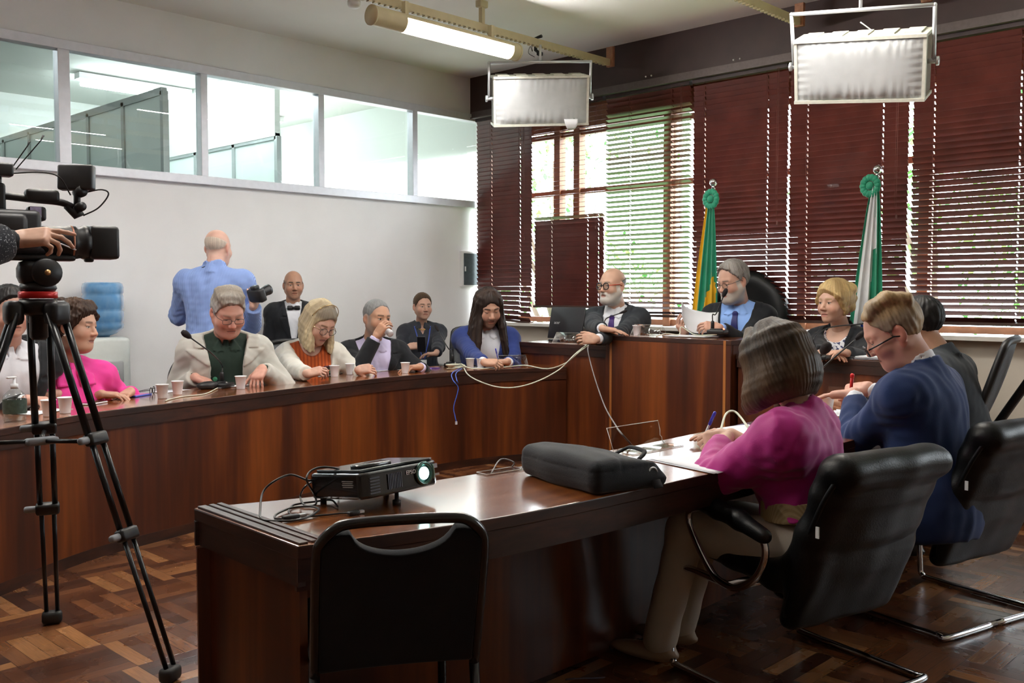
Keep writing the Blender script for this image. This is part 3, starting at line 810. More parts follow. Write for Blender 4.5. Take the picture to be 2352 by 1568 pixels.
        if S_.get('collar', .036):
            collar(g, .0615+ro, S_.get('collar', .036)+ro, .005, S_.get('gap', .010), spread=S_.get('spread', .4))
            tp = L+.004; cd = S_.get('point', .065); ww = np.abs(X)
            e = np.maximum(full.d-.0085, np.maximum(ww-(.012+.062*np.clip((tp-Z)/cd, 0, 1)+.03), .006+S_.get('vslope', .30)*np.clip(tp-Z, 0, 1)*.0+.55*np.clip((Z-(tp-cd)), 0, 1)*S_.get('openk', .3)-ww))
            e = np.maximum(e, np.maximum(Z-tp-.02, (tp-cd)+.012-Z+.35*np.abs(ww-.05))); e = np.maximum(e, -Y)
            e = np.maximum(e, np.where(t > -.01, .060-rd, -1)); g.d = np.minimum(g.d, e.astype(np.float32))
        if S_.get('placket'):
            e = np.maximum(full.d-.003, np.maximum(np.abs(X)-.014, -Y)); g.d = np.minimum(g.d, e.astype(np.float32))
        if S_.get('hem') is not None: g.d = np.maximum(g.d, (S_['hem']-Z).astype(np.float32))
        else: g.d = np.maximum(g.d, (-.08-Z).astype(np.float32))
        limbs(g, (S_.get('armo', o) if not J else -.002), S_.get('sleeve', 1.0), S_.get('cuff', .008), S_.get('puff', 0), k0=.03)
        folds(g, S_.get('fold', .0022), P.get('seed', 1)+3); so = dress(S_.get('name', 'shirt'), g, S_['m'])
        if S_.get('buttons'):
            mb = MB()
            for q in range(4):
                zz = L-.10-q*.075; yy = surf(0, zz, o+.004); mb = MB(); mb.lathe([(.005, 0), (.005, .002)], 10, look((0, yy+.002, zz), (0, 0, 1), (0, 1, 0))); mb.build('button', S_['m'], so)
    if CL.get('tie'):
        T_ = CL['tie']; g = SDF((-.07, -.02, .05), (.07, .30, L+.05), .0045); core(g, .012); X, Y, Z = g.XYZ
        zz = L-.052; wd = .017+.030*np.clip((zz-Z)/.32, 0, 1); e = np.maximum(np.maximum(g.d-.004, -(g.d+.012)), np.maximum(np.abs(X)-wd, np.maximum(Z-zz, -Y))); g.d = e.astype(np.float32)
        ky = surf(0, zz, .010); g.ell((0, ky+.004, zz+.004), (.021, .014, .020), .006); g.d = np.maximum(g.d, (T_.get('z0', .06)-Z).astype(np.float32)); dress('tie', g, T_['m'])
    if CL.get('bow'):
        ky = surf(0, L-.045, .012); mb = MB()
        for q in (-1, 1): mb.rbox((q*.032, ky+.012, L-.038), (.05, .02, .042), .012)
        mb.rbox((0, ky+.014, L-.038), (.02, .026, .026), .008); mb.build('bow_tie', CL['bow'], body)
    tr = CL.get('trousers')
    if tr:
        pad = .13; g = SDF(np.min(fl_pts+[np.array([-.2, -.15, -.05])], 0)-pad, np.max(fl_pts+[np.array([.2, .15, .06])], 0)+pad, tr.get('res', .0125))
        g.ell((0, -.012, .01), (.170*bulk, .134*bulk, .125), .04)
        for hj, kn, an, anw, sd in legs:
            g.cone(hj, kn, tr.get('thigh', .088)*bulk, .068, .04); g.cone(kn, an, .064, tr.get('ankle', .054), .03)
        X, Y, Z = g.XYZ; g.add(.004*wob(X, Y, Z, 9, 6)); g.d = np.maximum(g.d, (Z-tr.get('top', .09)).astype(np.float32)); to = dress('trousers', g, tr['m'])
        if tr.get('belt'):
            g = SDF((-.26, -.22, tr['top']-.09), (.26, .22, tr['top']+.03), .006); g.ell((0, -.012, .01), (.170*bulk+.006, .134*bulk+.006, .140), 0); core(g, .014)
            X, Y, Z = g.XYZ; g.clip(np.abs(Z-(tr['top']-.016))-tr.get('beltw', .03)); dress('belt', g, tr['belt'])
    for hj, kn, an, anw, sd in legs:
        mb = MB(); fwd = bf
        g = SDF((-.07, -.10, -.10), (.07, .23, .10), .010); g.ell((0, .06, -.055), (.042, .135, .030), 0); g.ell((0, 0, -.02), (.040, .055, .055), .03); g.cone((0, 0, -.02), (0, -.01, .06), .042, .044, .02)
        X, Y, Z = g.XYZ; g.clip(-(Z+.082)); V, Q = g.mesh(1); np_mesh('shoe', xf(MI @ look(anw, fwd), V), Q, CL.get('shoes') or mat('black_shoe_leather', (.012, .011, .011), .35), None, body)
    # glasses --------------------------------------------------------------------------------------------------
    G = P.get('glasses')
    if G:
        r = .0016*G.get('thick', 1); mb = MB(); sgs = []; lens = MB(); dz = G.get('dz', -.004); dy = G.get('dy', 0)
        for q in (-1, 1):
            ring = [(q*.0325+.0235*G.get('w', 1)*math.copysign(abs(math.cos(a))**G.get('sq', .8), math.cos(a)), .1015+dy-.10*abs(.0235*math.cos(a)+.0325*1 if math.cos(a)*q > 0 else 0)*.4, dz+.0195*G.get('h', 1)*math.copysign(abs(math.sin(a))**G.get('sq', .8), math.sin(a))) for a in [2*math.pi*i/28 for i in range(28)]]
            mb.tube(ring, r, 6, closed=True); lens.prism([(p[0], p[2]) for p in ring], -.0004, .0004, frame((0, .099+dy, 0), (1, 0, 0), (0, 0, 1), (0, -1, 0)))
            sg = MB(); sgs.append(sg); sg.tube([(q*.056, .094+dy, dz+.006), (q*.074, .070, dz+.008), (q*.080, .01, dz+.010), (q*.083, -.020, dz-.004)], r*1.1, 6)
        mb.tube([(-.0105, .102+dy, dz+.003), (0, .1055+dy, dz+.006), (.0105, .102+dy, dz+.003)], r, 6)
        go = mb.build('glasses', G['m'], body); go.matrix_local = MHl
        for a in sgs: a.build('temple', G.get('m2', G['m']), go)
        b = lens.build('lens', glass('spectacle_lens', (.97, .98, .98), .02), go)
    for nm, mtl, fn in P.get('extras', []):
        mb = MB(); fn(mb, surf, L, MHl); mb.build(nm, mtl, body)
    P['_'] = dict(MT=MT, MH=MH, arms=arms, L=L, surf=surf, body=body, MI=MI)
    return body
# ------------------------------------------------------------------ room shell
WY, WX, CZ = 7.3, 7.06, 3.53          # left wall, window wall, ceiling
M_WALL = mat('wall_paint', (.80, .79, .78), .7, noise=.025, nscale=3, bmp=.05, bscale=90)
M_WALLC = mat('wall_paint_cream', (.70, .63, .53), .7, noise=.03, nscale=3)
M_WALLD = mat('wall_dark_unseen', (.30, .23, .18), .6, noise=.1, nscale=3)  # dark tone given to the unseen walls to deepen the foreground shade
M_CEIL = mat('ceiling_paint', (.86, .84, .82), .8, noise=.02, nscale=2)
M_ALU = mat('aluminium_frame', (.72, .73, .78), .38, .25, noise=.04, nscale=20)
M_DARKBEAM = mat('brown_painted_beam', (.040, .018, .017), .5, noise=.15, nscale=6)
M_GLASS = glass('window_glass', (.95, .985, .975), .05)
M_WINGL = glass('outer_window_glass', (.97, .98, .97), .02)
M_WFRAME = mat('window_frame_wood', (.33, .15, .08), .5, noise=.2, nscale=12)
M_CREAM = mat('cream_metal', (.52, .44, .27), .45, noise=.06, nscale=12)
def parquet():
    m, nt, b = nodes('parquet')
    C = .30; ns = 5
    tc = N(nt, 'ShaderNodeTexCoord'); sp = N(nt, 'ShaderNodeSeparateXYZ'); lnk(nt, tc.outputs['Object'], sp.inputs[0])
    def M(op, a, b_=None, c=None):
        n = N(nt, 'ShaderNodeMath', operation=op)
        for i, v in enumerate((a, b_, c)):
            if v is None: continue
            if isinstance(v, (int, float)): n.inputs[i].default_value = v
            else: lnk(nt, v, n.inputs[i])
        return n.outputs[0]
    u = M('DIVIDE', sp.outputs[0], C); v = M('DIVIDE', sp.outputs[1], C)
    iu, iv = M('FLOOR', u), M('FLOOR', v); par = M('MODULO', M('ABSOLUTE', M('ADD', iu, iv)), 2.0)
    fu, fv = M('FRACT', u), M('FRACT', v)
    def mixv(a, b_): return M('ADD', M('MULTIPLY', a, M('SUBTRACT', 1.0, par)), M('MULTIPLY', b_, par))
    across = M('MULTIPLY', mixv(fu, fv), ns); along = mixv(fv, fu)
    k = M('FLOOR', across); fk = M('FRACT', across)
    cv = N(nt, 'ShaderNodeCombineXYZ'); lnk(nt, M('ADD', iu, M('MULTIPLY', k, .137)), cv.inputs[0]); lnk(nt, iv, cv.inputs[1]); lnk(nt, k, cv.inputs[2])
    wn = N(nt, 'ShaderNodeTexWhiteNoise', noise_dimensions='3D'); lnk(nt, cv.outputs[0], wn.inputs['Vector'])
    r = ramp(nt, wn.outputs[0], [(0, (.040, .013, .006)), (.35, (.095, .032, .012)), (.7, (.16, .060, .022)), (.93, (.26, .115, .042)), (1, (.34, .16, .06))])
    gv = N(nt, 'ShaderNodeCombineXYZ'); lnk(nt, M('ADD', M('MULTIPLY', across, 14.0), M('MULTIPLY', wn.outputs[0], 90)), gv.inputs[0]); lnk(nt, M('MULTIPLY', along, 3.0), gv.inputs[1])
    gn = N(nt, 'ShaderNodeTexNoise', Scale=1.0, Detail=3.0); lnk(nt, gv.outputs[0], gn.inputs['Vector'])
    mx = N(nt, 'ShaderNodeMixRGB', blend_type='MULTIPLY'); mx.inputs[0].default_value = .75; lnk(nt, r.outputs[0], mx.inputs[1])
    gr = ramp(nt, gn.outputs[0], [(.3, (.55, .5, .48)), (.7, (1.15, 1.1, 1.1))]); lnk(nt, gr.outputs[0], mx.inputs[2])
    edge = M('MINIMUM', M('MULTIPLY', M('MINIMUM', fk, M('SUBTRACT', 1.0, fk)), 1/ns*C), M('MULTIPLY', M('MINIMUM', along, M('SUBTRACT', 1.0, along)), C))
    er = ramp(nt, M('DIVIDE', edge, .0022), [(.3, (.3, .25, .22)), (.9, (1, 1, 1))])
    m2 = N(nt, 'ShaderNodeMixRGB', blend_type='MULTIPLY'); m2.inputs[0].default_value = 1; lnk(nt, mx.outputs[0], m2.inputs[1]); lnk(nt, er.outputs[0], m2.inputs[2])
    lnk(nt, m2.outputs[0], b.inputs['Base Color'])
    rn = N(nt, 'ShaderNodeTexNoise', Scale=5.0, Detail=4.0); lnk(nt, tc.outputs['Object'], rn.inputs['Vector'])
    rr = ramp(nt, rn.outputs[0], [(.3, (.20, .20, .20)), (.7, (.36, .36, .36))]); lnk(nt, rr.outputs[0], b.inputs['Roughness'])
    hgt = M('ADD', M('MULTIPLY', M('MINIMUM', M('DIVIDE', edge, .003), 1.0), .6), M('MULTIPLY', wn.outputs[0], .5)); bump(nt, b, hgt, .25, .002)
    return m
M_PARQ = parquet()
B = MB().box((2.5, 2.6, -.05), (9.6, 9.8, .1)); struct(B.build('floor', M_PARQ))
B = MB().box((2.5, 2.6, CZ+.05), (9.6, 9.8, .1)); struct(B.build('ceiling', M_CEIL))
# left wall with the high internal glazing
G0, G1 = 2.20, 3.12
B = MB(); B.box((2.43, WY+.06, G0/2), (9.3, .12, G0)); B.box((2.43, WY+.06, (G1+CZ)/2), (9.3, .12, CZ-G1)); struct(B.build('wall_left', M_WALL))
B = MB(); B.box((2.4, WY+.0, G0+.035), (9.3, .10, .07)); B.box((2.4, WY+.0, G1+.0), (9.3, .10, .07))
POSTS = [-1.6, -.47, .66, 1.80, 2.84, 3.94, 5.07, 6.16]
for i, x in enumerate(POSTS): B.box((x, WY, (G0+G1)/2), (.085 if i == 4 else .06, .09, G1-G0))
fr = struct(B.build('window_1', M_ALU, bevel=.004))
B = MB()
for a, b in zip([-2.2]+POSTS, POSTS+[WX]): B.box(((a+b)/2, WY+.015, (G0+G1)/2+.02), (b-a-.06, .006, G1-G0-.06))
B.build('pane', M_GLASS, fr)
# rear and right walls behind the camera
B = MB(); B.box((-2.26, 2.6, CZ/2), (.12, 9.8, CZ)); struct(B.build('wall_rear', M_WALLD))
B = MB(); B.box((2.4, -2.26, CZ/2), (9.4, .12, CZ)); struct(B.build('wall_right', M_WALLD))
# window wall: cream parapet, brown fascia, timber frames
SILL, HEADZ = 1.00, 3.16
B = MB(); B.box((WX+.10, 2.52, SILL/2), (.2, 9.56, SILL)); struct(B.build('wall_windows', M_WALLC))
B = MB(); B.box((WX+.02, 2.52, (HEADZ+CZ)/2), (.28, 9.56, CZ-HEADZ)); o = struct(B.build('wall_fascia', M_DARKBEAM))
B = MB(); B.box((WX-.13, 2.52, HEADZ-.02), (.04, 9.5, .065)); B.box((WX-.145, 2.52, HEADZ-.05), (.05, 9.5, .012)); struct(B.build('trim_1', mat('grey_curtain_track', (.10, .075, .072), .45, .2, noise=.1)))
B = MB()
for y in (6.28, 5.05, 4.18, 2.98, 1.1, .2): B.sphere((WX-.121, y-.03, HEADZ+.045), .008, n=8, m=6); B.sphere((WX-.121, y+.03, HEADZ+.045), .008, n=8, m=6)
struct(B.build('trim_2', mat('white_hook', (.8, .8, .78), .4)))
B = MB(); B.box((WX+.02, 2.52, SILL+.012), (.30, 9.56, .03)); struct(B.build('trim_3', mat('white_sill', (.72, .68, .62), .5)))
B = MB(); G = MB(); ys = [-1.2, -.2, .8, 1.8, 2.75, 3.70, 4.65, 5.0, 6.05, 6.30, 7.26]
for y in ys: B.box((WX+.14, y, (SILL+HEADZ)/2), (.09, .075, HEADZ-SILL))
for z in (SILL+.06, 2.30, 2.86, HEADZ-.04):
    B.box((WX+.15, 2.52, z), (.06, 9.5, .05))
B.box((WX+.15, 2.52, 3.02), (.04, 9.5, .24))
fr = struct(B.build('window_2', M_WFRAME)); G.box((WX+.16, 2.52, (SILL+HEADZ)/2), (.005, 9.5, HEADZ-SILL)); G.build('pane', M_WINGL, fr)
# low platform under the head table
B = MB(); B.box(((5.92+WX)/2, 3.9, .09), (WX-5.92, 5.0, .18)); struct(B.build('floor_platform', wood('dais_wood', (.02, .006, .003), (.05, .016, .008), (.10, .035, .015), (.9, 14, 14))))

# ---- the office behind the glazing
M_BACKW = mat('office_wall', (.70, .74, .71), .7); M_FROST = mat('frosted_panel', (.74, .82, .79), .35, noise=.03, nscale=3)
BX0, BX1, BY1 = -1.0, 7.25, 11.5
B = MB(); B.box(((BX0+BX1)/2, BY1+.05, 1.75), (BX1-BX0, .1, 3.6)); B.box((BX0-.05, (WY+BY1)/2+.06, 1.75), (.1, BY1-WY, 3.6)); B.box((BX1+.05, (WY+BY1)/2, 1.75), (.1, BY1-WY, 3.6)); struct(B.build('wall_office', M_BACKW))
B = MB(); B.box(((BX0+BX1)/2, (WY+.12+BY1)/2, CZ+.05), (BX1-BX0, BY1-WY-.12, .1)); struct(B.build('ceiling_office', mat('office_ceiling', (.72, .74, .70), .8)))
B = MB(); B.box(((BX0+BX1)/2, (WY+.12+BY1)/2, -.05), (BX1-BX0, BY1-WY-.12, .1)); struct(B.build('floor_office', mat('office_floor', (.35, .30, .25), .5)))
def partition(n, x, y0, y1, top=3.0, step=.75, full=False):
    f = MB(); p = MB()
    for k in range(int((y1-y0)/step)+1): f.box((x, y0+k*step, top/2), (.05, .05, top))
    for z in (1.0, 2.0, top): f.box((x, (y0+y1)/2, z), (.05, y1-y0, .06))
    p.box((x, (y0+y1)/2, top/2), (.02, y1-y0, top))
    o = struct(f.build('trim_%d' % n, mat('grey_partition_frame', (.42, .45, .45), .4, .4))); p.build('panel', M_FROST, o)
    if full:
        q = MB(); q.box((x, (y0+y1)/2, (top+CZ)/2), (.06, y1-y0, CZ-top)); q.build('upper_panel', M_BACKW, o)
partition(4, 3.72, WY+.2, BY1, 2.95, .72); partition(5, 5.25, WY+.95, BY1, 2.85, .8, True); partition(6, 2.55, WY+.7, BY1, 2.72, .8)
M_TUBEB = emitter('office_tube', (.90, .97, 1.0), BACKROOM_STRENGTH)
for (x, y, l) in ((4.75, 8.55, 1.2), (4.60, 9.9, 1.2), (1.2, 9.0, 1.2), (6.2, 10.6, 1.2)):
    t = thing('ceiling_light', 'bare white tube light on the ceiling of the room behind the glazing', 'ceiling light', (x, y, 3.40), 0, 'tube lights behind the glazing')
    MB().box((0, 0, .09), (l, .12, .06)).build('housing', mat('white_enamel', (.8, .8, .8), .4), t)
    MB().tube([(-l/2+.04, 0, .02), (l/2-.04, 0, .02)], .028, 10).build('tube', M_TUBEB, t)

B = MB(); B.box((BX1-.03, (WY+BY1)/2+.06, 1.42), (.01, BY1-WY-.2, 2.78)); o = B.build('window_3', emitter('lit_office_window', (1.0, 1.0, .98), 2.2)); struct(o)
# ---- venetian blinds
M_SLAT = mat('blind_slat_mahogany', (.105, .026, .020), .33, noise=.25, nscale=5, coat=.2)
M_CORD = mat('blind_cord', (.16, .06, .05), .7)
BX = WX-.085
def blind(y0, y1, tilt, label, z0=1.06, lop=0.0, z1=HEADZ-.08, gaps=(.13, .5, .87)):
    """y0 > y1; tilt(z) in degrees, positive = room edge up; lop drops the rail at the y1 end"""
    t = thing('venetian_blind', label, 'blind', (BX, (y0+y1)/2, z0), 0, 'venetian blinds')
    w = y0-y1-.012; sl = MB(); z = z0+.05; pitch = .0432
    hs = [(.5-g)*w for g in gaps]; rs = random.Random(int(y0*100))
    while z < z1-.02:
        a = math.radians(tilt(z)+rs.uniform(-1.3, 1.3)); zz = z-z0; fall = lop*max(0, 1-(z-z0)/.35)
        cuts = sorted([-w/2]+[h+d for h in hs for d in (-.0045, .0045)]+[w/2])
        for i in range(0, len(cuts), 2):
            b0, b1 = cuts[i], cuts[i+1]; sk = rs.uniform(-.0015, .0015)
            Mx = Matrix.Translation((0, 0, zz+fall*((b0+b1)/2/w-.5))) @ Matrix.Rotation(a, 4, 'Y') @ Matrix.Rotation(fall/w if lop else 0, 4, 'X')
            sl.box((0, (b0+b1)/2, sk), (.050, b1-b0, .0028), Mx)
        for h in hs:
            for e in (-.0185, .0185):
                sl.box((e, h, 0), (.0125, .0125, .0026), Matrix.Translation((0, 0, zz+fall*(h/w-.5))) @ Matrix.Rotation(a, 4, 'Y'))
        z += pitch
    sl.build('slats', M_SLAT, t)
    MB().box((0, 0, .022-lop*.5), (.052, w, .022), Matrix.Rotation(lop/w, 4, 'X')).build('bottom_rail', mat('blind_bottom_rail', (.06, .03, .022), .4), t)
    MB().box((0, 0, z1-z0+.02), (.055, w, .05)).build('head_rail', M_DARKBEAM, t)
    c = MB()
    for h in hs:
        for e in (-.027, .027): c.tube([(e, h, z1-z0), (e, h, .03-lop*.5+lop*h/w)], .0011, 5)
    c.build('ladder_cords', M_CORD, t)
    p = MB(); h = -w/2+.06
    for d in (0, .012): p.tube([(-.045, h+d, z1-z0), (-.047, h+d+.002, (z1-z0)*.40+d*4)], .0016, 5)
    p.lathe([(.003, .03), (.006, .02), (.0075, 0), (.004, -.006)], 8, Matrix.Translation((-.047, h, (z1-z0)*.40-.02))); p.build('pull_cord', M_CORD, t)
    return t
def lerp_t(stops):
    def f(z):
        for (a, va), (b, vb) in zip(stops, stops[1:]):
            if z <= b: return va+(vb-va)*max(0, (z-a))/(b-a)
        return stops[-1][1]
    return f
blind(7.24, 6.46, lerp_t([(1.0, 52), (1.2, 60), (2.0, 66), (3.2, 70)]), 'nearly shut dark red blind in the corner beside the white wall', lop=.055, z0=1.06, gaps=(.28, .80))
blind(6.43, 5.56, lerp_t([(1.0, 72), (1.90, 72), (2.02, 45), (2.10, -10), (3.2, -12)]), 'dark red blind with its upper half open onto green trees', z0=1.17, gaps=(.26, .78, .93))
blind(5.54, 4.63, lerp_t([(1.0, 26), (1.6, 20), (2.9, 16), (2.98, 50), (3.2, 55)]), 'half open dark red blind with wide bright gaps', z0=1.10, gaps=(.3, .8))
blind(4.61, 3.73, lerp_t([(1.0, 40), (1.75, 47), (2.0, 60), (3.2, 68)]), 'dark red blind behind the green and yellow flag', z0=1.08, gaps=(.13, .8))
blind(3.724, 2.79, lerp_t([(1.0, 48), (1.7, 53), (2.2, 60), (3.2, 68)]), 'dark red blind behind the white and green flag', z0=1.08, gaps=(.16, .8))
blind(2.77, 1.62, lerp_t([(1.0, 35), (2.0, 44), (2.3, 49), (2.6, 60), (3.2, 68)]), 'dark red blind at the right edge of the picture, letting in bright slits', z0=1.09, gaps=(.13, .62, .93))

blind(1.60, .68, lerp_t([(1.0, 46), (3.2, 66)]), 'unseen dark red blind added past the right edge to cut the window light', z0=1.09)  # unseen, added to hold back daylight and darken the space under the desk
blind(.66, -.26, lerp_t([(1.0, 46), (3.2, 66)]), 'unseen dark red blind added farther along the window wall to cut the daylight', z0=1.09)  # second added blind, out of view, also dims light from the right
# ---- garden outside
M_LEAF = [mat('leaf_%s' % n, c, .6, noise=.3, nscale=3) for n, c in (('light', (.22, .40, .10)), ('mid', (.12, .28, .07)), ('dark', (.05, .15, .04)))]
def tree(x, y, h, r, lab, seed):
    rs = random.Random(seed); t = thing('garden_tree', lab, 'tree', (x, y, -2.5), 0, 'trees outside the windows')
    tr = MB(); tr.tube([(0, 0, 0), (.1, .05, h*.4), (0, .1, h*.7)], [.18, .13, .07], 8)
    for k in range(5):
        a = rs.uniform(0, 6.28); tr.tube([(0, .05, h*(.35+.07*k)), (math.cos(a)*r*.6, math.sin(a)*r*.6, h*(.6+.07*k))], [.07, .02], 6)
    tr.build('trunk', mat('bark', (.10, .07, .05), .9), t)
    f = MB()
    for c in range(34):
        th = rs.uniform(0, 6.28); q = rs.uniform(.2, 1)*r; cx, cy, cz = math.cos(th)*q, math.sin(th)*q, h*.68+rs.uniform(-.32, .34)*h*(1-.3*q/r)
        for k in range(52):
            p = Vector((cx+rs.gauss(0, .32), cy+rs.gauss(0, .32), cz+rs.gauss(0, .28))); s = rs.uniform(.05, .10)
            f.cur = rs.choice((0, 0, 1, 1, 2)); R = Matrix.Translation(p) @ Matrix.Rotation(rs.uniform(0, 6.28), 4, 'Z') @ Matrix.Rotation(rs.uniform(-1, 1), 4, 'X')
            f._add([(-s*.5, 0, 0), (0, -s, .01), (s*.5, 0, 0), (0, s, -.02)], [(0, 1, 2, 3)], R, False)
    f.build('foliage', M_LEAF, t)
tree(13.0, 11.4, 7.4, 2.0, 'pale green garden tree seen through the open upper half of the second blind', 3)
tree(13.5, 5.0, 6.6, 1.9, 'green garden tree outside behind the half open blind', 4)
tree(14.5, -1.2, 5.6, 2.0, 'green garden tree outside behind the right hand blinds', 5)
B = MB(); B.box((13.1, 3, -2.6), (12, 26, .2)); o = struct(B.build('ground', mat('garden_lawn', (.10, .20, .06), .9, noise=.3, nscale=2)))
# ------------------------------------------------------------------ ceiling rails, tube lamps, loudspeakers
M_TUBE = emitter('lit_tube', (1.0, .975, .94), TUBE_STRENGTH)
def rail(y, x0, x1, z, label, bracket=True):
    t = thing('ceiling_rail', label, 'rail', ((x0+x1)/2, y, z), 0, 'cream ceiling rails'); L = x1-x0
    b = MB(); b.box((0, 0, 0), (L, .03, .055)); n = int(L/.05)
    for k in range(n):
        b.box((-L/2+.02+k*.05, 0, -.032), (.022, .03, .009))
    b.build('perforated_bar', M_CREAM, t)
    x = 5.19-(x0+x1)/2
    for k in range(-3, 2):
        xx = x+k*2.2
        if abs(xx) < L/2: MB().box((xx, 0, .10), (.03, .036, .15)).rbox((xx, 0, .175), (.085, .06, .06), .01).build('hanger', M_CREAM, t)
    if bracket:
        m = MB(); m.box((L/2+.02, .0, .05), (.03, .07, .17)); m.build('end_bracket', mat('rail_end_wood', (.34, .16, .09), .6, noise=.2), t)
    return t
rail(5.33, -1.6, 6.74, 3.335, 'cream perforated rail carrying the tube lamp seen above the long table')
rail(3.54, -1.6, 6.74, 3.345, 'cream rail ending at the brown beam left of the larger loudspeaker')
rail(2.62, 4.9, 6.78, 3.345, 'cream rail ending at the beam right above the larger loudspeaker')
rail(1.2, -1.6, 6.74, 3.345, 'cream ceiling rail nearest the camera')
def lamp(x0, x1, y, label, z=3.19):
    t = thing('tube_lamp', label, 'lamp', ((x0+x1)/2, y, z), 0, 'tube lamps hung under the ceiling rails'); L = x1-x0; r = .066
    h = MB(); a0, a1 = math.radians(-200), math.radians(-62)       # the open slot, facing down towards -y
    def shell(xa, xb, full):
        n = 26; A = [a1+(2*math.pi-(a1-a0))*i/n for i in range(n+1)] if not full else [2*math.pi*i/28 for i in range(29)]
        out = [(r*math.cos(a), r*math.sin(a)) for a in A]; inn = [((r-.003)*math.cos(a), (r-.003)*math.sin(a)) for a in A]
        n0 = len(h.v)
        h.grid([[(xa, p[0], p[1]) for p in out], [(xb, p[0], p[1]) for p in out]]); h.grid([[(xa, p[0], p[1]) for p in inn], [(xb, p[0], p[1]) for p in inn]])
        if not full:
            for k in (0, -1): h.grid([[(xa, *out[k]), (xb, *out[k])], [(xa, *inn[k]), (xb, *inn[k])]])
    s0, s1 = -L/2+.27, L/2-.09
    shell(-L/2, s0, True); shell(s0, s1, False); shell(s1, L/2, True)
    for x in (-L/2, s0, s1, L/2): h.lathe([(r, -.002), (r, .002)], 28, frame((x, 0, 0), (0, 1, 0), (0, 0, 1), (1, 0, 0)))
    h.lathe([(r+.003, -.008), (r+.003, .008)], 28, frame((-L/2+.008, 0, 0), (0, 1, 0), (0, 0, 1), (1, 0, 0))); h.lathe([(r+.003, -.008), (r+.003, .008)], 28, frame((L/2-.008, 0, 0), (0, 1, 0), (0, 0, 1), (1, 0, 0)))
    h.build('housing', M_CREAM, t)
    MB().tube([(s0+.01, -.018, -.034), (s1-.01, -.018, -.034)], .022, 12).build('tube', M_TUBE, t)
    for x in (-L/2+.30, L/2-.28): MB().box((x, 0, .10), (.03, .04, .10)).build('hanger', M_CREAM, t)
    return t
lamp(4.08, 5.50, 5.26, 'lit cream tube lamp on the rail, above the man drinking')
for x0, y in ((1.3, 5.26), (-1.3, 5.26), (3.5, 3.47), (.9, 3.47), (4.1, 2.55)):
    lamp(x0, x0+1.42, y, 'cream tube lamp hung over the room, out of the picture')
c = thing('clamp', 'black clamp gripping the cream rail above the smaller loudspeaker', 'clamp', (5.83, 5.33, 3.335))
m = MB(); m.tube([(0, -.03, .05), (0, .03, .045), (0, .035, -.05), (0, -.02, -.09), (-.03, -.03, -.10)], .014, 8); m.rbox((-.01, -.02, -.09), (.05, .03, .03), .006); m.build('jaw', mat('black_rubber', (.012, .012, .012), .6), c)
m = MB(); m.tube(smooth_path([(-.02, 0, .03), (-.09, -.01, -.02), (-.075, 0, -.08), (-.10, .0, -.045), (-.12, 0, -.10), (-.05, 0, -.12)]), .0022, 6); m.build('wire', mat('black_rubber', (0, 0, 0)), c)

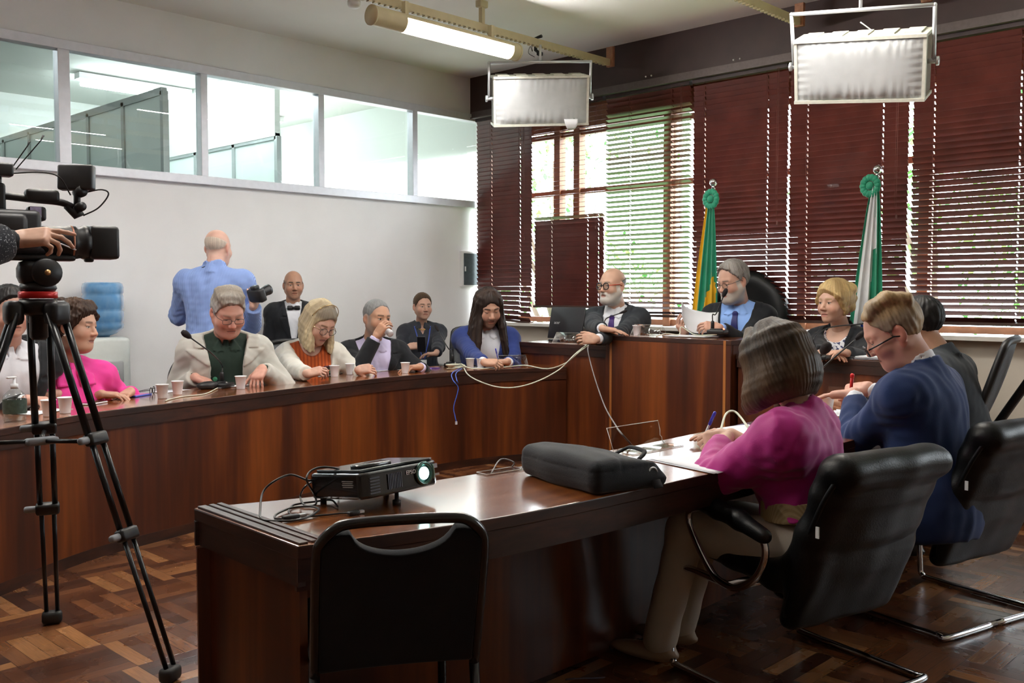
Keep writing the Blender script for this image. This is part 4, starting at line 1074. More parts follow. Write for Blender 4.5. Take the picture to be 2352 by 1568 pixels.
M_CLOTH_SP = cloth('speaker_cloth', (.42, .43, .43), .75, .06, bmp=.2)
M_SPF = mat('speaker_cream_trim', (.55, .54, .47), .5, noise=.08)
M_STEEL = mat('painted_steel_tube', (.62, .64, .66), .35, .5)
M_BLK = mat('black_plastic', (.012, .012, .013), .42, noise=.1)
def speaker(loc, fwd, tilt, w, h, d, roll, up, label, torn=False, brk=(.31, .0)):
    f = Vector(fwd).normalized(); M0 = look(loc, f); Mx = M0 @ Matrix.Rotation(math.radians(-tilt), 4, 'X') @ Matrix.Rotation(math.radians(roll), 4, 'Y')
    t = thing('loudspeaker', label, 'loudspeaker'); t.matrix_world = Mx
    MB().box((0, -d/2, 0), (w, d, h-.03)).build('cabinet', mat('speaker_cabinet', (.16, .13, .10), .6, noise=.2), t)
    MB().rbox((0, -d-.02, 0), (w*.96, .16, h*.9), .06).build('back_cover', M_BLK, t)
    b = MB(); e = .018
    for zz in (-h/2, h/2): b.box((0, -d/2+.015, zz), (w+.02, d+.03, e))
    for xx in (-w/2, w/2): b.box((xx, .006, 0), (e, .03, h))
    for k in range(5): b.box((-w/2+(k+.5)*w/5, -d/2, h/2+.012), (w/5*.62, d*.8, .012))
    b.build('trim', M_SPF, t)
    nx, nz = 60, 30; P = []
    for i in range(nx+1):
        r = []
        for j in range(nz+1):
            u, v = i/nx*2-1, j/nz*2-1; puff = .030*(1-abs(u)**6)*(1-abs(v)**6); q = max(0, (max(abs(v), abs(u*.99))-.55)/.45)
            puck = .0065*math.sin(u*44+2*v+math.sin(u*9)*2)*max(0, abs(v)-.25)**1.3*(1-abs(u)**10)+.005*math.sin(v*26+3*u)*max(0, abs(u)-.72)*2.2
            r.append((u*(w/2-.004), .010+puff+puck, v*(h/2-.004)))
        P.append(r)
    MB().grid(P).build('front_cloth', M_CLOTH_SP, t)
    if torn:
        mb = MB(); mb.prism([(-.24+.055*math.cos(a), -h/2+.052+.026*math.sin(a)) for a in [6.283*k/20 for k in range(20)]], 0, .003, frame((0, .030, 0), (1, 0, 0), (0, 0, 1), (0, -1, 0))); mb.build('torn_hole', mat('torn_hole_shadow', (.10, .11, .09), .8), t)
        mb = MB(); P = [[(-.24+(u-.5)*(.115-.06*v*v), .040+.02*math.sin(v*3), -h/2+.045-.085*v) for v in [j/6 for j in range(7)]] for u in [k/8 for k in range(9)]]; mb.slab(P, .003); mb.build('hanging_flap', mat('white_paper', (.78, .79, .82), .6), t)
    # stirrup
    ms = MB(); zu = brk[0]; xs = w/2+.035; yo = -d*.35; q = [(-xs, yo, .02), (-xs, yo+brk[1], zu), (xs, yo+brk[1], zu), (xs, yo, .02)]
    for a, b_ in zip(q, q[1:]): ms.tube([a, b_], .0115, 8)
    for p in q[1:3]: ms.sphere(p, .0125, n=8, m=6)
    ms.build('stirrup', M_STEEL, t)
    for sx in (-1, 1): mb = MB(); mb.tube([(sx*(w/2-.01), yo, .02), (sx*(xs+.025), yo, .02)], .014, 8); mb.lathe([(.026, -.008), (.026, .008)], 8, frame((sx*(xs+.02), yo, .02), (0, 1, 0), (0, 0, 1), (1, 0, 0))); mb.build('pivot_knob', M_STEEL, t)
    top = Mx @ Vector((0, yo+brk[1], zu)); ml = MB(); ml.tube([Mx.inverted() @ top, Mx.inverted() @ Vector((top.x, top.y, up))], .010, 8); ml.build('drop_rod', M_STEEL, t)
    return t
s1c = atD(1243, 232, 7.80); speaker(s1c, facing(s1c, 10), 16, .76, .375, .20, 2.6, 3.31, 'smaller white cloth fronted loudspeaker with a torn corner, hung below the lit lamp', torn=True, brk=(.30, .02))
s2c = atD(1972, 160, 5.62); speaker(s2c, facing(s2c, -14), 22, .72, .355, .20, -5.0, 3.33, 'larger white cloth fronted loudspeaker hung at the upper right', brk=(.33, .04))
w = MB(); Pp = [s2c+Vector((.10, .04, .30)), s2c+Vector((.20, -.05, .22)), s2c+Vector((.28, -.15, .21)), s2c+Vector((.34, -.22, .12)), s2c+Vector((.30, -.20, -.02))]
w.tube(smooth_path(Pp), .0035, 6); tag(w.build('speaker_cable', mat('white_cable', (.75, .75, .70), .5)), 'white cable looping behind the stirrup of the larger loudspeaker', 'cable')
s = thing('smoke_detector', 'small white smoke detector on the ceiling at the top edge of the picture', 'smoke detector', (4.52, 6.03, CZ-.03))
MB().lathe([(.05, .03), (.05, .005), (.042, -.012), (.025, -.022), (.001, -.024)], 24).build('body', mat('white_enamel', (.8, .8, .8), .4), s); MB().lathe([(.044, -.008), (.0445, -.003)], 24).build('vent_ring', M_BLK, s)
# ------------------------------------------------------------------ desks
DK, MD, LT = (.018, .0034, .0011), (.074, .0150, .0026), (.23, .058, .0075)
M_PANEL = wood('veneer_panel', DK, MD, LT, (3.4, 3.4, .22), .42, coat=.08)
M_APRON = wood('dark_apron', (.012, .0035, .0015), (.030, .0085, .0035), (.065, .018, .007), (3, 3, 14), .45, coat=.05)
M_TOP = wood('polished_top', (.085, .020, .005), (.21, .056, .011), (.38, .12, .024), (1.1, 9, 9), .22, coat=1.0, rot=(0, 0, .15))
M_TOP.node_tree.nodes['Principled BSDF'].inputs['Coat IOR'].default_value = 2.0; M_TOP.node_tree.nodes['Principled BSDF'].inputs['Specular IOR Level'].default_value = .7
M_INLAY = wood('inlay_strip', (.28, .095, .02), (.36, .13, .03), (.45, .18, .045), (20, 20, 1.2), .4)
TH = .735
LIN = [(-.10, 3.35), (.40, 3.82), (.95, 4.20), (1.453, 4.495), (1.958, 4.777), (2.459, 4.904), (3.08, 5.05), (3.639, 5.181), (4.25, 5.305), (4.75, 5.315), (5.25, 5.262), (5.84, 5.03)]
RIN = [(1.281, 2.453), (1.636, 2.332), (2.087, 2.262), (2.8, 2.235), (3.467, 2.25), (4.2, 2.30), (4.9, 2.45), (5.5, 2.66), (5.80, 2.80)]
ROUT = [(1.253, 1.904), (1.70, 1.787), (2.15, 1.735), (2.746, 1.708), (3.3, 1.69), (3.9, 1.70), (4.6, 1.80), (5.3, 2.02), (5.80, 2.26)]
def path2(pts, n=10): return [(p.x, p.y) for p in smooth_path([(x, y, 0) for x, y in pts], n)]
def offset(path, d):
    out = []
    for i, p in enumerate(path):
        a = Vector(path[max(0, i-1)]); b = Vector(path[min(len(path)-1, i+1)]); t = (b-a).normalized(); out.append((p[0]-t.y*d, p[1]+t.x*d))
    return out
def strip(mb, a, b, z0, z1):
    """closed band between two plan paths"""
    n = len(a); vs = [(*p, z0) for p in a]+[(*p, z0) for p in b]+[(*p, z1) for p in a]+[(*p, z1) for p in b]; fs = []
    for i in range(n-1):
        fs += [(i, n+i, n+i+1, i+1), (2*n+i, 2*n+i+1, 3*n+i+1, 3*n+i), (i, i+1, 2*n+i+1, 2*n+i), (n+i, 3*n+i, 3*n+i+1, n+i+1)]
    fs += [(0, 2*n, 3*n, n), (n-1, 2*n-1, 4*n-1, 3*n-1)]
    return mb._add(vs, fs, None, False)
li = path2(LIN); lo_ = offset(li, .55)
t = thing('curved_table', 'long curved wooden table with the row of seated people behind it, along the white wall', 'table', (3, 5.3, 0)); off = Matrix.Translation((-3, -5.3, 0))
def edge(o):
    """dark lipping on the vertical faces"""
    for p in o.data.polygons: p.material_index = 0 if p.normal.z > .5 else 1
    return o
def local(mb, M): mb.v = [tuple(M @ Vector(v)) for v in mb.v]; return mb
edge(local(strip(MB(), li, lo_, TH-.035, TH), off).build('table_top', [M_TOP, M_APRON], t, bevel=.004))
local(strip(MB(), offset(li, .004), offset(li, .026), TH-.098, TH-.034), off).build('apron', M_APRON, t)
local(strip(MB(), offset(li, .014), offset(li, .034), 0, TH-.096), off).build('front_panel', M_PANEL, t)
local(strip(MB(), offset(li, .012), offset(li, .016), 0, .055), off).build('plinth', M_APRON, t)
for k in (30, 58, 86):
    k = min(k, len(li)-2); a, b = Vector((*offset(li, .035)[k], 0)), Vector((*offset(li, .45)[k], 0)); m = (a+b)/2; dv = b-a
    local(MB().box((0, 0, .33), (dv.length, .025, .66), frame(m, dv.normalized(), Vector((-dv.y, dv.x, 0)).normalized(), (0, 0, 1))), off).build('support', M_PANEL, t)
ri, ro = path2(RIN), path2(ROUT)
t = thing('curved_table', 'near curved wooden table carrying the projector and the black laptop bag', 'table', (2.5, 2, 0)); off = Matrix.Translation((-2.5, -2, 0))
edge(local(strip(MB(), ro, ri, TH-.035, TH), off).build('table_top', [M_TOP, M_APRON], t, bevel=.004))
mb = MB(); strip(mb, offset(ri, -.024), offset(ri, -.004), TH-.10, TH-.034); strip(mb, offset(ro, .004), offset(ro, .024), TH-.088, TH-.034); strip(mb, offset(ro, .012), offset(ro, .028), TH-.112, TH-.086)
ex = Vector((RIN[0][0]-ROUT[0][0], RIN[0][1]-ROUT[0][1], 0)); el = ex.length; ed = ex.normalized(); en = Vector((-ed.y, ed.x, 0)); eo = Vector((*ROUT[0], 0)); FE = frame(eo, ed, -en, (0, 0, 1))
mb.box((el/2, .012, TH-.0665), (el-.008, .02, .066), FE)
local(mb, off).build('apron', M_APRON, t)
mb = MB()
for q in (.020, .048, .072): mb.box((el/2, q, TH+.002), (el-.012, .016 if q != .020 else .024, .006), FE)
local(mb, off).build('end_moulding', M_APRON, t, bevel=.002)
mb = MB(); mb.box((el/2, .028, (TH-.098)/2), (el-.05, .022, TH-.098), FE); local(mb, off).build('end_panel', M_PANEL, t)
local(strip(MB(), offset(ri, -.05), offset(ri, -.03), 0, TH-.1), off).build('front_panel', M_PANEL, t)
# raised desks of the head table
def head_desk(name, label, x0, x1, y0, y1, z, inlay=False, foot=.0):
    t = thing(name, label, 'desk', ((x0+x1)/2, (y0+y1)/2, 0)); cx, cy = x1-x0, y1-y0; ax = .055
    edge(MB().box((0, 0, z-.0175), (cx, cy, .035)).build('desk_top', [M_TOP, M_APRON], t, bevel=.003))
    if not inlay:
        MB().box((-cx/2+.014, 0, z-.035-ax/2), (.022, cy-.01, ax)).build('apron', M_APRON, t)
    p = MB(); zz = z-.035-(0 if inlay else ax)
    p.box((-cx/2+(.012 if inlay else .026), 0, zz/2), (.022, cy-(.004 if inlay else .02), zz)); p.build('front_panel', M_PANEL, t)
    for sy in (-1, 1): MB().box((.005, sy*(cy/2-.016), (z-.035)/2), (cx-.06, .022, z-.035)).build('side_panel', M_APRON if not inlay else M_PANEL, t)
    if inlay:
        for y in (cy/2-.050, -cy/2+.050): MB().box((-cx/2+.0005, y, (z-.004)/2), (.004, .020, z-.004)).build('inlay_strip', M_INLAY, t)
    return t
head_desk('head_desk', 'tall wooden head desk with two pale inlaid strips, in front of the man reading papers', 5.78, 6.26, 3.50, 4.59, 1.00, True)
head_desk('side_desk', 'raised wooden desk carrying the open laptop', 5.85, 6.20, 4.60, 5.57, .915)
head_desk('side_desk', 'raised wooden desk in front of the blonde woman in the black blazer', 5.83, 6.22, 2.25, 3.49, .905)

# ------------------------------------------------------------------ chairs
M_LEATH = mat('black_leather', (.0035, .004, .0045), .42, noise=.15, nscale=6, bmp=.12, bscale=170, spec=.32)
M_CHROME = mat('chrome', (.62, .63, .65), .13, 1.0)
M_BLKMET = mat('black_enamel_tube', (.010, .010, .011), .25, coat=.3)
M_FAB = cloth('black_upholstery', (.006, .007, .010), .9, .15)
def leather_chair(label, loc, rz, group='black leather cantilever chairs'):
    """faces +y; padded one piece shell, chrome cantilever loop with padded arms"""
    t = thing('leather_armchair', label, 'chair', loc, rz, group)
    g = SDF((-.36, -.52, .20), (.36, .34, 1.0), .011)
    P = [(0, .26, .425), (0, .05, .41), (0, -.16, .41), (0, -.255, .47), (0, -.305, .58), (0, -.355, .70), (0, -.385, .785)]
    for i in range(len(P)-1):
        for x in np.linspace(-.225, .225, 19):
            c = .028*(abs(x)/.225)**2; a, b = P[i], P[i+1]
            g.cone((x, a[1]+c*(i > 1), a[2]+c*(i < 2)), (x, b[1]+c*(i > 0), b[2]+c*(i < 1)), .042, .042, .03)
    for x in np.linspace(-.225, .225, 19): g.cone((x, -.195, .285), (x, -.262, .50), .030, .044, .03)
    g.cone((-.215, -.395, .785), (.215, -.395, .785), .052, None, .03)     # rolled head
    X, Y, Z = g.XYZ; g.add(.0028*wob(X, Y, Z, 7, 6)+.0015*np.sin(Z*30)*(Y < -.2)); V, Q = g.mesh(1); np_mesh('seat_shell', V, Q, M_LEATH, None, t)
    for sx in (-1, 1): b = MB(); b.tube(smooth_path([(sx*.252, -.20, .30), (sx*.262, -.26, .50), (sx*.262, -.305, .60), (sx*.262, -.355, .70), (sx*.25, -.40, .78)]), .009, 6); b.build('piping', M_LEATH, t)
    fr = MB()
    for sx in (-1, 1):
        x = sx*.325
        fr.tube(smooth_path([(x, .11, .60), (x, .165, .575), (x, .155, .51), (x, .06, .395), (x, -.01, .365), (x, -.07, .372), (x, -.14, .42), (x, -.180, .49), (x, -.175, .545), (x, -.13, .565)], 6), .0125, 10)
        fr.tube(smooth_path([(x*.98, -.01, .365), (x*.98, .18, .372), (x*.98, .255, .34), (x*.98, .27, .26), (x*.98, .265, .06), (x*.98, .25, .022), (x*.98, .20, .014), (x*.98, -.20, .014), (x*.98, -.27, .014), (x*.93, -.30, .014), (0, -.30, .014)], 6), .0125, 10)
    fr.tube([(-.32, -.01, .365), (.32, -.01, .365)], .0125, 10); fr.tube([(-.32, -.06, .37), (.32, -.06, .37)], .010, 10); fr.build('frame', M_CHROME, t)
    for sx in (-1, 1):
        m = SDF((sx*.325-.06, -.26, .49), (sx*.325+.06, .20, .69), .008); m.chain([(sx*.325, -.175, .562), (sx*.325, -.07, .592), (sx*.325, .03, .608), (sx*.325, .115, .612)], [.026, .031, .031, .025], .02); V, Q = m.mesh(1); np_mesh('armrest', V, Q, M_LEATH, None, t)
    MB().box((-.266, -.335, .60), (.004, .012, .035)).build('tag', mat('white_tag', (.6, .6, .58), .6), t)
    return t
leather_chair('black leather armchair with chrome arms under the woman in magenta', (3.06, 1.60, 0), -.25)
leather_chair('black leather armchair under the man in the blue suit, at the right edge', (4.12, 1.53, 0), -.25)

def stack_chair(label, loc, rz):
    t = thing('stacking_chair', label, 'chair', loc, rz)
    w, r = .188, .0125
    # frame of the back: rounded tube, then legs
    def bp(x, z): return (x, -.20-.16*(z-.42)/.42, z)
    top = .828; pts = [bp(-w, .44), bp(-w, .6), bp(-w+.002, .745), bp(-w+.012, .788), bp(-w+.045, .820), bp(-w+.09, top), bp(0, top+.002), bp(w-.09, top), bp(w-.045, .820), bp(w-.012, .788), bp(w-.002, .745), bp(w, .6), bp(w, .44)]
    f = MB(); f.tube(smooth_path(pts, 5), r, 10)
    for sx in (-1, 1):
        f.tube([bp(sx*w, .44), (sx*(w+.012), -.26, .02)], r, 10); f.tube(smooth_path([(sx*w, -.205, .45), (sx*w, .0, .445), (sx*w, .20, .445), (sx*w, .225, .42), (sx*(w+.006), .25, .02)], 4), r, 10)
    f.tube([(-w, .05, .40), (w, .05, .40)], .009, 8); f.build('frame', M_BLKMET, t)
    # back pad with the hand hole
    nx, nz = 34, 40; P = []
    for i in range(nx+1):
        u = i/nx*2-1; x = u*(w-.008); row = []
        hole = .060*math.sqrt(max(0, 1-(u/.62)**2)) if abs(u) < .62 else 0
        ztop = .806-.030*max(0, abs(u)-.80)/.2-hole; zbot = .455
        for j in range(nz+1):
            z = zbot+(ztop-zbot)*j/nz; p = bp(x, z); row.append((p[0], p[1]+.012*(1-u*u), p[2]))
        P.append(row)
    MB().slab(P, .026).build('backrest', M_FAB, t, bevel=.004)
    s = MB(); s.rbox((0, .01, .475), (.40, .42, .055), .025); s.build('seat', M_FAB, t)
    for sx in (-1, 1): MB().box((sx*(w+.012), -.262, .012), (.028, .028, .024)).build('foot_cap', M_BLK, t); MB().box((sx*(w+.006), .25, .012), (.028, .028, .024)).build('foot_cap', M_BLK, t)
    return t
stack_chair('empty black stacking chair with a hand hole, in the foreground', (1.525, 1.925, 0), -.55)

def office_chair(label, loc, rz, back='mesh', hb=.58, wb=.46, tilt=.16, zseat=.50, fl=0, arms=True, group='office chairs', top=None):
    t = thing('office_chair', label, 'chair', (*loc, fl), rz, group)
    s = MB(); s.rbox((0, .02, zseat-.03), (.50, .48, .09), .04); s.build('seat', M_FAB if back == 'mesh' else M_LEATH, t)
    b = MB(); z0 = zseat+.08; P = []
    def bp(u, v, o=0): return (u*wb/2*(1-.10*max(0, v-.5)), -.24-tilt*v-.02*math.sin(v*3.1)+.035*u*u+o, z0+hb*v)
    if back == 'mesh':
        fr = MB(); ring = [bp(-1, 0), bp(-1, .4), bp(-1, .85), bp(-.85, 1), bp(0, 1.02), bp(.85, 1), bp(1, .85), bp(1, .4), bp(1, 0), bp(.85, -.05), bp(-.85, -.05)]
        fr.tube([p for p in smooth_path(ring+[ring[0]], 4)][:-1], .019, 8, closed=True); fr.build('back_frame', M_BLK, t)
        P = [[bp(u*.95, v) for v in [j/12 for j in range(13)]] for u in [i/8*2-1 for i in range(9)]]; MB().slab(P, .006).build('back_mesh', mat('grey_chair_mesh', (.10, .105, .11), .8, noise=.2, nscale=300), t)
        sp = MB(); sp.tube(smooth_path([(0, -.05, zseat-.07), (0, -.24, zseat-.05), (0, -.31, zseat+.1), (0, -.40-tilt, z0+hb*.95)]), [.022]*25, 8); sp.build('spine', M_BLK, t)
    else:
        g = SDF((-.36, -.60, zseat), (.36, -.02, z0+hb+.12), .010); n = 11
        for i in range(40):
            v = i/39
            for k in range(n):
                u = (k/(n-1)*2-1)*(math.sqrt(max(0.05, 1-max(0, (v-.62)/.38)**2.2))); p = bp(u, v); g.ell(p, (.055, .045, .05), .05)
        V, Q = g.mesh(2); np_mesh('backrest', V, Q, M_LEATH, None, t)
    if arms:
        for sx in (-1, 1):
            a = MB(); a.tube([(sx*.24, 0, zseat-.06), (sx*.29, 0, zseat-.04), (sx*.29, .0, zseat+.19)], .016, 8); a.rbox((sx*.29, .0, zseat+.205), (.07, .26, .03), .013); a.build('armrest', M_BLK, t)
    c = MB(); c.tube([(0, 0, .10), (0, 0, zseat-.07)], .028, 10); c.build('column', M_CHROME, t)
    st = MB()
    for k in range(5):
        a = 2*math.pi*k/5+.3; st.tube([(0, 0, .11), (math.cos(a)*.29, math.sin(a)*.29, .075)], [.026, .018], 8)
    st.build('star_base', M_BLK, t)
    for k in range(5):
        a = 2*math.pi*k/5+.3; w = MB()
        for o in (-.012, .012):
            w.lathe([(.001, -.009), (.024, -.009), (.024, .009), (.001, .009)], 14, frame((math.cos(a)*.29-math.sin(a)*o, math.sin(a)*.29+math.cos(a)*o, .0245), (math.cos(a), math.sin(a), 0), (0, 0, 1), (-math.sin(a), math.cos(a), 0)))
        w.build('caster', M_BLK, t)
    return t
PLAT = .18
# ------------------------------------------------------------------ the people in the room
SK = (.50, .285, .20); SKP = (.54, .31, .24); SKT = (.40, .215, .135); SKW = (.52, .30, .21)
F_NAVY = cloth('navy_suit_cloth', (.010, .026, .095), .85, .12); F_BLUE = cloth('royal_blue_suit_cloth', (.022, .040, .17), .8, .12)
F_BLACK = cloth('black_suit_cloth', (.010, .011, .014), .85, .12); F_CHAR = cloth('charcoal_suit_cloth', (.020, .024, .030), .85, .12)
F_GREY = cloth('light_grey_jacket_cloth', (.50, .49, .44), .8, .05); F_CREAM = cloth('cream_blazer_cloth', (.66, .64, .57), .8, .05)
F_WHITE = cloth('white_shirt_cotton', (.68, .69, .73), .75, .04); F_LILAC = cloth('lilac_shirt_cotton', (.55, .50, .70), .75, .04)
F_SKY = cloth('sky_blue_shirt_cotton', (.25, .42, .82), .75, .05); F_STRIPE = cloth('blue_striped_shirt_cotton', (.30, .42, .74), .75, .05, stripes=((.17, .26, .56), 42))
F_PINK = cloth('hot_pink_blouse', (.82, .055, .33), .7, .06); F_MAG = cloth('magenta_blouse', (.40, .012, .20), .6, .06, sheen=.2); F_RUST = cloth('rust_pleated_blouse', (.40, .075, .013), .8, .2, stripes=((.27, .045, .008), 14))
F_DGREEN = cloth('dark_green_shirt', (.012, .026, .018), .8, .1); F_PRINT = cloth('printed_blouse', (.70, .70, .74), .75, .04, print_=((.03, .035, .10), 60, .60))
F_BEIGE = cloth('beige_trousers', (.46, .41, .34), .85, .06); F_TWEED = cloth('dark_tweed', (.022, .024, .030), .95, .2, speck=((.30, .31, .33), 170, .60), bmp=.6)
F_DENIM = cloth('dark_denim', (.02, .03, .06), .9, .15); F_PURPLE = cloth('purple_tie_silk', (.045, .016, .14), .4, .2, speck=((.09, .05, .22), 300, .6)); F_NTIE = cloth('navy_tie_silk', (.02, .022, .12), .4, .1)
F_BELT = cloth('woven_straw_belt', (.42, .32, .17), .8, .1, stripes=((.34, .25, .12), 60)); F_DARK = cloth('dark_blouse', (.022, .024, .032), .75, .1)  # blouse cloth is dark in its own colour
M_GUN = mat('gunmetal_wire', (.06, .06, .065), .3, .8); M_GOLDW = mat('gold_wire', (.55, .38, .18), .25, .9); M_BLKACE = mat('black_acetate', (.010, .010, .012), .25); M_REDACE = mat('red_acetate', (.45, .05, .02), .3)
M_BADGE = mat('green_badge', (.05, .24, .13), .5, noise=.4, nscale=120); M_BADGE2 = mat('pale_green_badge', (.30, .62, .45), .5, noise=.3, nscale=160); M_GOLD = mat('gold_pin', (.75, .50, .12), .3, .9); M_WHITEP = mat('white_pin', (.8, .8, .8), .4)
def disc(x, z, r, o=.02, h=.003):
    def f(mb, surf, L, MH): mb.lathe([(r, 0), (r, h), (r*.8, h*1.3)], 20, look((x, surf(x, z, o)+.001, z), (0, 0, 1), (0, 1, 0)))
    return f
UPZ = Vector((0, 0, 1))
def on(px, py, z): return atz(px, py, z)
PEOPLE = {}
def cast(key, **P): PEOPLE[key] = P; return person(P)

cast('pink', label='woman with short dark curly hair in a hot pink blouse, looking right', fem=1, hc=(176, 748), D=5.25, face=(58, 4, -4), body=(24, 12), s=1.06, bulk=1.15, necklen=.115, L=.47, skin=SKW, seed=4,
     hair='curly', hairc=(.030, .016, .011), hairc2=(.075, .04, .024), hair2b=-.25, hthick=.020, hamp=.004, hairline=.022, nape=.085, hres=.003, lipc=(.30, .09, .08), browa=.7, lid=.0035, fat=.5, sw=.175,
     hands=dict(L=dict(at=on(300, 898, TH+.035), pose='flat', dir=(-.45, -.35, -.12), out=.5), R=dict(at=on(232, 905, TH+.035), pose='rest', dir=(.75, -.5, -.05), out=.5)),
     clothes=dict(shirt=dict(m=F_PINK, o=.016, armo=.018, collar=.034, gap=.018, spread=.9, point=.075, openk=.9, placket=1, buttons=1, zv=.39, w0=.035, cuff=.05, fold=.005, name='blouse'), trousers=dict(m=F_DENIM)),
     extras=[('earring', mat('pearl', (.8, .76, .7), .2), lambda mb, surf, L, MH: [mb.sphere((s*.083, -.010, -.050), .007, MH, 10, 8) for s in (1,)])]
     + [('collar_flap', F_PINK, (lambda s: lambda mb, surf, L, MH: mb.slab([[(x_, surf(x_, z_, .020)+.010, z_) for z_ in [L-.004-.030*u-v*(.075-.028*u) for v in [j/6 for j in range(7)]] for x_ in [s*(.012+.085*u)]] for u in [i/6 for i in range(7)]], .006))(s)) for s in (-1, 1)]
     + [('button', mat('deep_pink_button', (.45, .02, .16), .4), (lambda q: disc(0, .33-.075*q, .008, .020, .004))(q)) for q in range(4)]
     + [('placket', F_PINK, lambda mb, surf, L, MH: mb.slab([[(x_, surf(x_, z_, .018)+.002, z_) for z_ in [.06+.33*j/12 for j in range(13)]] for x_ in (-.016, 0, .016)], .004))])
IR = Vector((_rt.x, _rt.y, 0))        # to the right of the picture
AW = Vector((_fw.x, _fw.y, 0))        # away from the camera
cast('farleft', label='man in a dark jacket and open white shirt, partly hidden behind the tripod', hc=(24, 716), D=4.95, face=(16, 2, 0), body=(14, 6), s=1.06, skin=SKP, seed=2,
     hair='short', hairc=(.012, .010, .010), hairline=.012, browa=.95, lid=.004,
     hands=dict(R=dict(at=on(62, 918, TH+.05), pose='curl', dir=IR*.8-AW*.1, up=(0, 0, 1)), L=dict(at=on(132, 905, TH+.05), pose='rest', dir=-IR*.8-AW*.3)),
     clothes=dict(jacket=dict(m=F_BLACK, zv=.02, w0=.105, open=.03, lapel=.07), shirt=dict(m=F_WHITE, collar=.038, gap=.02, spread=1.0, point=.075, openk=.8, zv=.43, w0=.03, placket=1), trousers=dict(m=F_BLACK)))
cast('grey', label='grey haired man with glasses in a light grey jacket over a dark green shirt', hc=(524, 716), D=6.1, face=(16, 27, 2), body=(4, 14), s=1.12, hs=1.05, bulk=1.18, skin=(.56, .30, .23), seed=3, ruddy=1.5, fat=.8, lid=-.002,
     hair='brush', hairc=(.30, .27, .235), hairc2=(.20, .165, .13), hair2b=-.2, side=(.36, .36, .35), hairline=.006, browc=(.30, .24, .19), browa=.5, belly=1.15, hres=.0032,
     hands=dict(R=dict(at=on(448, 866, TH+.06), pose='flat', dir=IR*.80-AW*.28-UPZ*.25, fan=.10, pole=AW*.5-IR*.6-UPZ*.4), L=dict(at=on(602, 846, TH+.11), pose='down', dir=-IR*.15-AW*.75-UPZ*.55, pole=AW*.7+IR*.35-UPZ*.5)),
     clothes=dict(jacket=dict(m=F_GREY, zv=.40, w0=.03, open=.085, lapel=.115, collar=.05, cuff=.01, o=.022, fold=.005, buttons=(.20, .08), bside=-1, lth=.011), shirt=dict(m=F_DGREEN, collar=.040, gap=.016, spread=.9, point=.07, openk=.8, placket=1, zv=.44, w0=.03, o=.008), trousers=dict(m=F_DENIM)),
     glasses=dict(m=M_GUN, w=1.0, h=.75, sq=.55, thick=.8, dy=.004), extras=[('badge', MATS['green_badge'], disc(.065, .33, .013, .010)), ('wristband', M_BLKACE, lambda mb, surf, L, MH: None)][:1])
cast('blonde', label='woman with a blonde bob and round glasses in a cream blazer over a rust blouse', fem=1, hc=(734, 740), D=6.9, face=(36, 30, -6), body=(8, 15), s=1.12, hs=1.07, skin=(.55, .33, .25), seed=5, lid=-.002, bulk=1.08,
     hair='bobblond', hairc=(.50, .40, .25), hairc2=(.27, .21, .14), hair2b=-.3, roots=(.09, .075, .065), hairline=.022, hlen=.135, hthick=.014, curl=.016, hspread=.012, hfront=62, nst=50, hr=.0105, hamp=.0012, facecut=1, browc=(.18, .10, .06), lipc=(.42, .14, .12),
     hands=dict(R=dict(at=on(707, 858, TH+.055), pose='curl', dir=IR*.85+UPZ*.22-AW*.1, up=UPZ*.7-AW*.6), L=dict(at=on(822, 849, TH+.045), pose='curl', dir=IR*.8-AW*.1+UPZ*.1, up=UPZ*.5-AW*.8)), nailc=(.45, .03, .03),
     clothes=dict(jacket=dict(m=F_CREAM, zv=.05, w0=.085, open=.05, lapel=.075, cuff=.03, fold=.004), shirt=dict(m=F_RUST, collar=0, cuff=.09, o=.008, scoop=.075, fold=.001, name='blouse'), trousers=dict(m=F_CREAM)),
     glasses=dict(m=M_GUN, m2=M_GOLDW, w=1.08, h=1.12, sq=1, dz=-.008), extras=[('badge', MATS['green_badge'], disc(-.115, .36, .021, .030)),
       ('hairband_glasses', M_GOLDW, lambda mb, surf, L, MH: mb.tube([MH @ Vector((.094*math.cos(a), .018+.02*math.sin(a), .034+.108*math.sin(a))) for a in [math.pi*k/20 for k in range(1, 20)]], .0026, 6))])
cast('drinker', label='man with cropped grey hair drinking from a white cup, black jacket over a lilac shirt', hc=(866, 730), D=7.35, face=(34, 4, -3), body=(10, 8), s=1.08, hs=1.06, bulk=1.12, skin=(.46, .25, .16), seed=6, fat=.3,
     hair='short', hairc=(.20, .20, .20), hthick=.004, hairline=-.004, hamp=.0008, scalp='full', scalpa=.8, stubble=.45, beardc=(.30, .28, .26), browc=(.05, .035, .025),
     hands=dict(R=dict(at=atD(864, 772, 7.12), pose='hold', dir=UPZ*.80+IR*.52+AW*.05, up=-AW*.75-IR*.5+UPZ*.2, pole=-UPZ*1.2-IR*.5-AW*.4), L=dict(at=on(965, 842, TH+.04), pose='rest', dir=-IR*.6-AW*.5)),
     clothes=dict(jacket=dict(m=F_BLACK, zv=.30, w0=.05, open=.075, lapel=.08, cuff=.03, o=.02), shirt=dict(m=F_LILAC, collar=.042, gap=.014, spread=.8, point=.075, openk=.7, placket=1, zv=.45, w0=.02), trousers=dict(m=F_BLACK)),
     extras=[('badge', M_BADGE2, disc(-.135, .30, .022, .030))])
